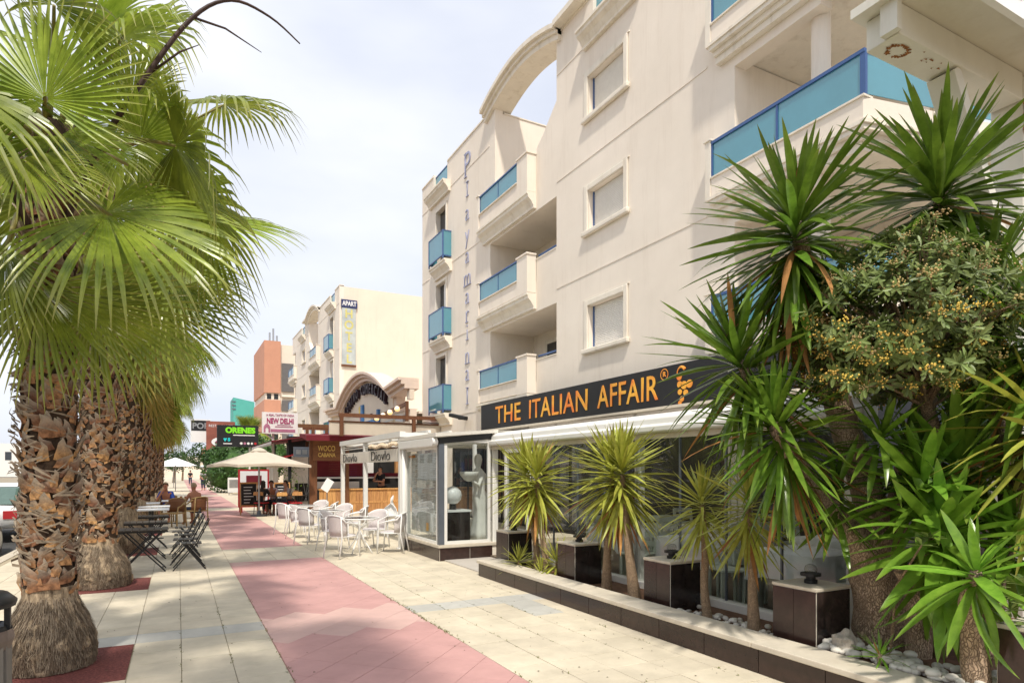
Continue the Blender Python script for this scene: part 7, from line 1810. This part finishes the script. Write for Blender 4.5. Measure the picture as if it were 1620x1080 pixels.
# low shop rows on the right closing the street, with awnings, and a distant block
rf = random.Random(77)
cols = ('stucco_b', 'shutter', 'terracotta', 'stucco_b', 'white'); acol = ('tablecloth', 'redcush', 'cloth_cream', 'c_blue', 'maroon')
slab = ('pale', 'white', 'terracotta', 'cream', 'chalk white'); alab = ('white', 'red', 'cream', 'blue', 'maroon')
for k in range(5):
    y = 66 + k * 16; t = thing('far_shop', f'{slab[k]} far shop with {alab[k]} awning along the right of the street', 'shop', (6, y, 0), 0, 'shops at the far end of the street')
    mb = MB(); mb.box(5.4, y, 0, 14, y + 14, 3.4 + .6 * (k % 3)); ob('wall', mb, cols[k], t)
    mb = MB(); mb.box(5.38, y + 1, .1, 5.399, y + 12, 2.3); ob('shop_window', mb, 'pane', t)
    mb = MB(); mb.prism([(3.8, y + .8, 2.25), (5.39, y + .8, 2.75), (5.39, y + .8, 2.8), (3.8, y + .8, 2.3)], (0, 11.5, 0)); ob('awning', mb, acol[k], t)
    mb = MB(); mb.box(4.4, y - .3, 2.9, 5.9, y - .1, 4.0); ob('hanging_sign', mb, ('signblack', 'redcush', 'lime', 'c_blue', 'hyellow')[k], t)
for k in range(3):
    y = 190 + k * 12; t = thing('far_building', ('wide pale building closing the far end of the street', 'grey block behind the wide pale building', 'low white block far left beyond the palms')[k], 'building', (-20 + k * 20, y, 0)); x0 = (-6, 6, -60)[k]; w_ = (14, 30, 40)[k]; h = (5.5, 8, 9)[k]
    mb = MB(); mb.box(x0, y, 0, x0 + w_, y + 10, h); ob('wall', mb, ('stucco_b', 'terracotta', 'white')[k], t)
    for j in range(int(w_ / 3)): mb = MB(); mb.box(x0 + .8 + j * 3, y - .05, h * .5, x0 + 2.2 + j * 3, y - .01, h * .75); ob('window', mb, 'pane', t)
for k, (x, y, s_) in enumerate(((-.2, 58, 1.0), (-.4, 70, 1.0), (3.4, 74, .9))):
    t = thing('parasol', ('white parasol far along the palms', 'white parasol farthest along the palms', 'white parasol in front of the far shops')[k], 'parasol', (x, y, 0)); mb = MB(); mb.lathe([(1.6 * s_, 2.1), (.8 * s_, 2.45), (.03, 2.75)], 8, (x, y, 0)); ob('canopy', mb, 'tablecloth', t); mb = MB(); mb.tube([(x, y, 0), (x, y, 2.3)], .04, 6); ob('pole', mb, 'steel', t)
for k, (x, y, sh_) in enumerate(((1.9, 60, 'c_grey'), (2.2, 72, 'c_lilac'), (1.2, 80, 'c_black'), (2.9, 64, 'c_blue'))):
    person(f"distant person walking in {('grey', 'lilac', 'black', 'blue')[k]} along the red path", (x, y, 0), rf.uniform(-.5, .5), 'stand', 'skin', 'hair_d', sh_, 'c_navy', arms='down', lean=.03)
for k, (x, y, w_, h) in enumerate(((3.2, 58, 1.3, 1.7), (3.5, 49, .8, 1.2))):
    t = thing('street_board', ('pale framed street board before the far shops', 'small white street board next to the hedge')[k], 'sign', (x, y, 0)); mb = MB(); mb.box(x - w_ / 2, y - .04, .15, x + w_ / 2, y + .04, h); ob('panel', mb, 'whiteplastic', t); mb = MB(); mb.box(x - w_ / 2 + .1, y - .05, h * .4, x + w_ / 2 - .1, y - .041, h - .15); ob('print', mb, 'steel', t)
    for sx in (-1, 1): mb = MB(); mb.box(x + sx * w_ * .4 - .03, y - .2, 0, x + sx * w_ * .4 + .03, y + .2, .149); ob('foot', mb, 'steel', t)
t = thing('low_wall', 'short rounded stone wall beside the hedge', 'wall', (3.9, 50.5, 0)); mb = MB(); mb.box(3.5, 50, 0, 4.6, 54, 1.0); ob('body', mb, 'mould', t, bevel=.1)
t = thing('wooden_kerb_box', 'low terracotta kerb box in front of the hedge', 'planter', (5, 44, 0)); mb = MB(); mb.box(3.6, 40, 0, 4.8, 44.5, .35); ob('body', mb, 'terracotta', t, bevel=.02); mb = MB(); mb.box(3.65, 40.05, .351, 4.75, 44.45, .37); ob('soil', mb, 'soil', t)

# ------------------------------------------------------------------ white steel billboard frame at the right
K['wsteel'] = mat('white_steel', (.72, .70, .62), .5, .05, 3, coord='world', streak=.35, scol=(.50, .44, .30)); K['rust'] = mat('rust', (.22, .07, .02), .9, .5, 40, col2=(.30, .13, .04))
bb = thing('billboard_frame', 'white rusty steel frame carrying a white billboard above the yuccas', 'billboard', (7.6, 3.2, 0))
mb = MB(); mb.box(6.12, 2.62, 0, 6.34, 2.86, 4.93); ob('post', mb, 'wsteel', bb, bevel=.01)
mb = MB(); mb.box(6.42, 2.60, 0, 6.62, 2.84, 4.72); ob('post', mb, 'wsteel', bb, bevel=.01)
mb = MB(); mb.box(4.42, 2.62, 4.73, 6.11, 2.86, 4.95); ob('arm', mb, 'wsteel', bb, bevel=.01)
mb = MB(); mb.box(4.36, 2.60, 4.74, 4.415, 2.72, 5.3); ob('arm_plate', mb, 'wsteel', bb)
mb = MB(); mb.bar((5.18, 2.74, 4.73), (6.14, 2.74, 3.15), .10, .20, (0, 1, 0)); ob('brace', mb, 'wsteel', bb, bevel=.006)
mb = MB(); mb.box(4.3, 2.25, 4.955, 9.5, 2.90, 5.02); ob('underside_tray', mb, 'wsteel', bb)
mb = MB(); mb.box(4.3, 2.20, 4.80, 9.5, 2.245, 7.6); ob('panel', mb, 'tablecloth', bb)
mb = MB(); mb.tube([(5.07, 2.192, 5.02), (5.07, 2.198, 5.02)], .10, 16); ob('purple_dot', mb, mat('purple_ink', (.22, .2, .30), .6), bb)
rx = random.Random(31)
def rust_patch(cx, cy, cz, rx_, ry_, ax):
    mb = MB(); n = 18; vs = []
    for j, k in ((0, .0), (1, 1.0)):
        for i in range(n):
            a = 2 * PI * i / n; q = k * (1 + .35 * math.sin(a * 3 + cx * 9) + rx.uniform(-.2, .2))
            if ax == 'z': vs.append((cx + rx_ * q * math.cos(a), cy + ry_ * q * math.sin(a), cz))
            else: vs.append((cx + rx_ * q * math.cos(a), cy, cz + ry_ * q * math.sin(a)))
    mb.add(vs[n:], [tuple(range(n))]); ob('rust_patch', mb, 'rust', bb, fix=False)
for i_ in range(22):      # a ragged ring of rust where a fitting was, and rust at the welds
    a_ = 2 * PI * i_ / 22
    if 1.2 < a_ < 1.9: continue
    rust_patch(4.60 + .085 * math.cos(a_) + rx.gauss(0, .006), 2.74 + .055 * math.sin(a_) + rx.gauss(0, .004), 4.7275 - i_ * 0.00005, rx.uniform(.012, .024), rx.uniform(.007, .014), 'z')
for i_ in range(9): rust_patch(4.78 + i_ * .035 + rx.gauss(0, .02), 2.70 + rx.gauss(0, .03), 4.7262 - i_ * 0.00005, rx.uniform(.006, .016), rx.uniform(.003, .008), 'z')
for i_ in range(8): rust_patch(6.14 + rx.gauss(0, .02), 2.615 - i_ * .0002, 4.70 - i_ * .035, rx.uniform(.008, .02), .03, 'y')

KB = 1.2                                     # the frame is a fifth farther out and larger than first drafted
for o_ in list(bb.children):
    for v in o_.data.vertices:
        v.co.x *= KB; v.co.y *= KB; v.co.z = 1.7 + (v.co.z - 1.7) * KB if v.co.z > 0.01 else 0.0
# ------------------------------------------------------------------ litter bin, parked cars and lamp post at the left
bn_ = thing('litter_bin', 'grey litter bin with black lid beside the ragged palm', 'litter bin', (-1.14, 4.95, 0))
K['binwood'] = mat('bin_grey', (.20, .18, .155), .7, .2, 8, stretch=(6, 6, 1))
for k in range(8):
    a = 2 * PI * k / 8; mb = MB(); mb.obox(Matrix.Translation((-1.14 + .2 * math.cos(a), 4.95 + .2 * math.sin(a), .36)) @ Matrix.Rotation(a, 4, 'Z'), .02, .145, .66); ob('slat', mb, 'binwood', bn_, bevel=.004)
mb = MB(); mb.lathe([(.17, .03), (.18, .70), (.215, .71), (.20, .745), (.17, .72)], 18, (-1.14, 4.95, 0)); ob('liner', mb, 'black', bn_)
K['bag'] = mat('bin_bag', (.22, .17, .14), .4, .3, 6, trans=.2); mb = MB(); mb.lathe([(.215, .60), (.235, .66), (.225, .72), (.215, .70)], 18, (-1.14, 4.95, 0)); ob('bag', mb, 'bag', bn_)
mb = MB(); mb.lathe([(.24, .86), (.25, .89), (.2, .94), (.05, .97)], 18, (-1.14, 4.95, 0)); ob('lid', mb, 'black', bn_, smooth=True)
for sx in (-1, 1): mb = MB(); mb.box(-1.14 + sx * .2 - .015, 4.93, .70, -1.14 + sx * .2 + .015, 4.97, .87); ob('lid_arm', mb, 'black', bn_)
def car(lb, x, y, paint):
    t = thing('parked_car', lb, 'car', (x, y, -.13), 0, 'cars parked along the road')
    sec = [(-2.1, .45, .78, .72), (-2.0, .35, .95, .80), (-1.3, .30, .98, .84), (-1.25, .30, .98, .84), (0, .28, .98, .86), (1.2, .28, .95, .84), (1.9, .32, .80, .78), (2.1, .42, .65, .68)]
    mb = MB(); n = 10; vs = []
    for yy, zb, zt, hw in sec:
        for i in range(n):
            a = 2 * PI * (i + .5) / n; cx_ = math.cos(a); cz = math.sin(a); vs.append((hw * math.copysign(abs(cx_) ** .45, cx_), yy, (zb + zt) / 2 + (zt - zb) / 2 * math.copysign(abs(cz) ** .5, cz)))
    fs = [(j * n + i, j * n + (i + 1) % n, (j + 1) * n + (i + 1) % n, (j + 1) * n + i) for j in range(len(sec) - 1) for i in range(n)] + [tuple(range(n)), tuple((len(sec) - 1) * n + i for i in range(n))]
    mb.add(vs, fs); ob('body', mb, paint, t, False, True)
    mb = MB(); prof = [(-1.75, .96), (-1.25, 1.40), (-.3, 1.46), (.5, 1.40), (1.15, .96)]; mb.prism([(-.66, a, b) for a, b in prof], (1.32, 0, 0)); ob('cabin_glass', mb, mat('car_glass', (.10, .16, .14), .05, .1, spec=.8), t, False, bevel=.06)
    mb = MB(); mb.prism([(-.60, -1.2, 1.41), (-.60, -.3, 1.475), (-.60, .5, 1.415), (-.60, .3, 1.44), (-.60, -.3, 1.50), (-.60, -1.1, 1.445)], (1.2, 0, 0)); ob('roof', mb, paint, t, False)
    for sx in (-1, 1):
        mb = MB(); mb.box(sx * .62 - .14, -2.13, .62, sx * .62 + .14, -2.06, .82); ob('tail_light', mb, 'redcush', t, False); mb = MB(); mb.box(sx * .55 - .14, 2.05, .55, sx * .55 + .14, 2.13, .68); ob('headlight', mb, 'whiteplastic', t, False)
        for yy in (-1.3, 1.3):
            mb = MB(); mb.tube([(sx * .74, yy, .31), (sx * .88, yy, .31)], .31, 20); w_ = ob('wheel', mb, 'black', t, False); mb = MB(); mb.tube([(sx * .885, yy, .31), (sx * .895, yy, .31)], .2, 14); ob('rim', mb, 'steel', w_)
    return t
K['carpaint'] = mat('dark_car_paint', (.03, .035, .04), .25, .05, coat=.5); K['carsilver'] = mat('silver_car_paint', (.45, .46, .47), .3, .05, metal=.4, coat=.5); K['carwhite'] = mat('white_car_paint', (.75, .75, .74), .3, .03, coat=.5)
for y, m_, lb in ((10.5, 'carpaint', 'dark parked car behind the ragged palm trunk'), (16.2, 'carsilver', 'silver parked car glimpsed between the first palm trunks'), (22, 'carwhite', 'white parked car further up the road')): car(lb, -4.35, y, m_)
lp = thing('street_lamp', 'slim white street lamp post rising behind the ragged palm', 'street lamp', (-6.2, 26, -.13)); mb = MB(); mb.tube([(-6.2, 26, -.13), (-6.2, 26, 6.5)], [.09, .06], 10); ob('post', mb, 'white', lp); mb = MB(); mb.bar((-6.2, 26, 6.45), (-5.0, 26, 6.7), .12, .08); ob('lamp_arm', mb, 'white', lp)
t = thing('far_building', 'long white building across the road behind the palms', 'building', (-34, 80, 0)); mb = MB(); mb.box(-44, 70, 0, -34, 130, 6.5); ob('wall', mb, 'white', t)
for j in range(12): mb = MB(); mb.box(-33.99, 72 + j * 4.6, 3.2, -33.95, 74.4 + j * 4.6, 4.8); ob('window', mb, 'pane', t)

# ------------------------------------------------------------------ the other side of the road (seen mirrored in the terrace glass)
for k in range(6):
    y = -6 + k * 11; t = thing('villa', ('white villa with terracotta roof facing the promenade across the road, first of the row', 'second white villa across the road', 'third white villa across the road', 'fourth white villa across the road', 'fifth white villa across the road', 'last white villa of the row across the road')[k], 'house', (-24, y, 0), 0, 'villas across the road')
    mb = MB(); mb.box(-30, y, -.16, -22, y + 8, 5.2 + .6 * (k % 2)); ob('wall', mb, 'white', t)
    h = 5.2 + .6 * (k % 2); mb = MB(); mb.prism([(-30.4, y - .4, h + .002), (-21.6, y - .4, h + .002), (-26, y - .4, h + 2)], (0, 8.8, 0)); ob('roof', mb, 'terracotta', t)
    for j in range(3):
        for z in (1.0, 3.6): mb = MB(); mb.box(-21.99, y + .8 + j * 2.5, z, -21.95, y + 2.2 + j * 2.5, z + 1.3); ob('window', mb, 'pane', t)
for k in range(7):
    x, y, h, w_ = -16.5 - (k % 2), -4 + k * 8.5, 5.5 + .8 * (k % 3), 2.6
    t = thing('street_tree', 'leafy dark green tree across the road ' + ('before the first villa', 'beside the first villa', 'before the second villa', 'beside the third villa', 'before the fourth villa', 'beside the fourth villa', 'before the last villa')[k], 'tree', (x, y, 0), 0, 'trees lining the far side of the road')
    mb = MB(); mb.tube([(x, y, -.16), (x + .1, y, h * .35), (x - .05, y, h * .7)], [.2, .15, .07], 8); ob('trunk', mb, 'bark_s', t)
    mb = MB(); r = random.Random(400 + k)
    for j in range(1600):
        v = Vector((r.gauss(0, 1), r.gauss(0, 1), r.gauss(0, 1))).normalized() * r.random() ** .45; lump = 1 + .22 * math.sin(v.x * 6 + k) * math.cos(v.z * 5 + k)
        c = Vector((x + v.x * w_ * lump, y + v.y * w_ * 1.2 * lump, h * .64 + v.z * h * .36 * lump)); d = Vector((r.gauss(0, 1), r.gauss(0, 1), r.gauss(0, .8))).normalized() * r.uniform(.25, .45); e = d.cross(Vector((.3, .2, 1))).normalized() * .13; mb.quad(c, c + d * .5 + e, c + d, c + d * .5 - e)
    stuff(ob('crown', mb, 'hedge', t, fix=False))
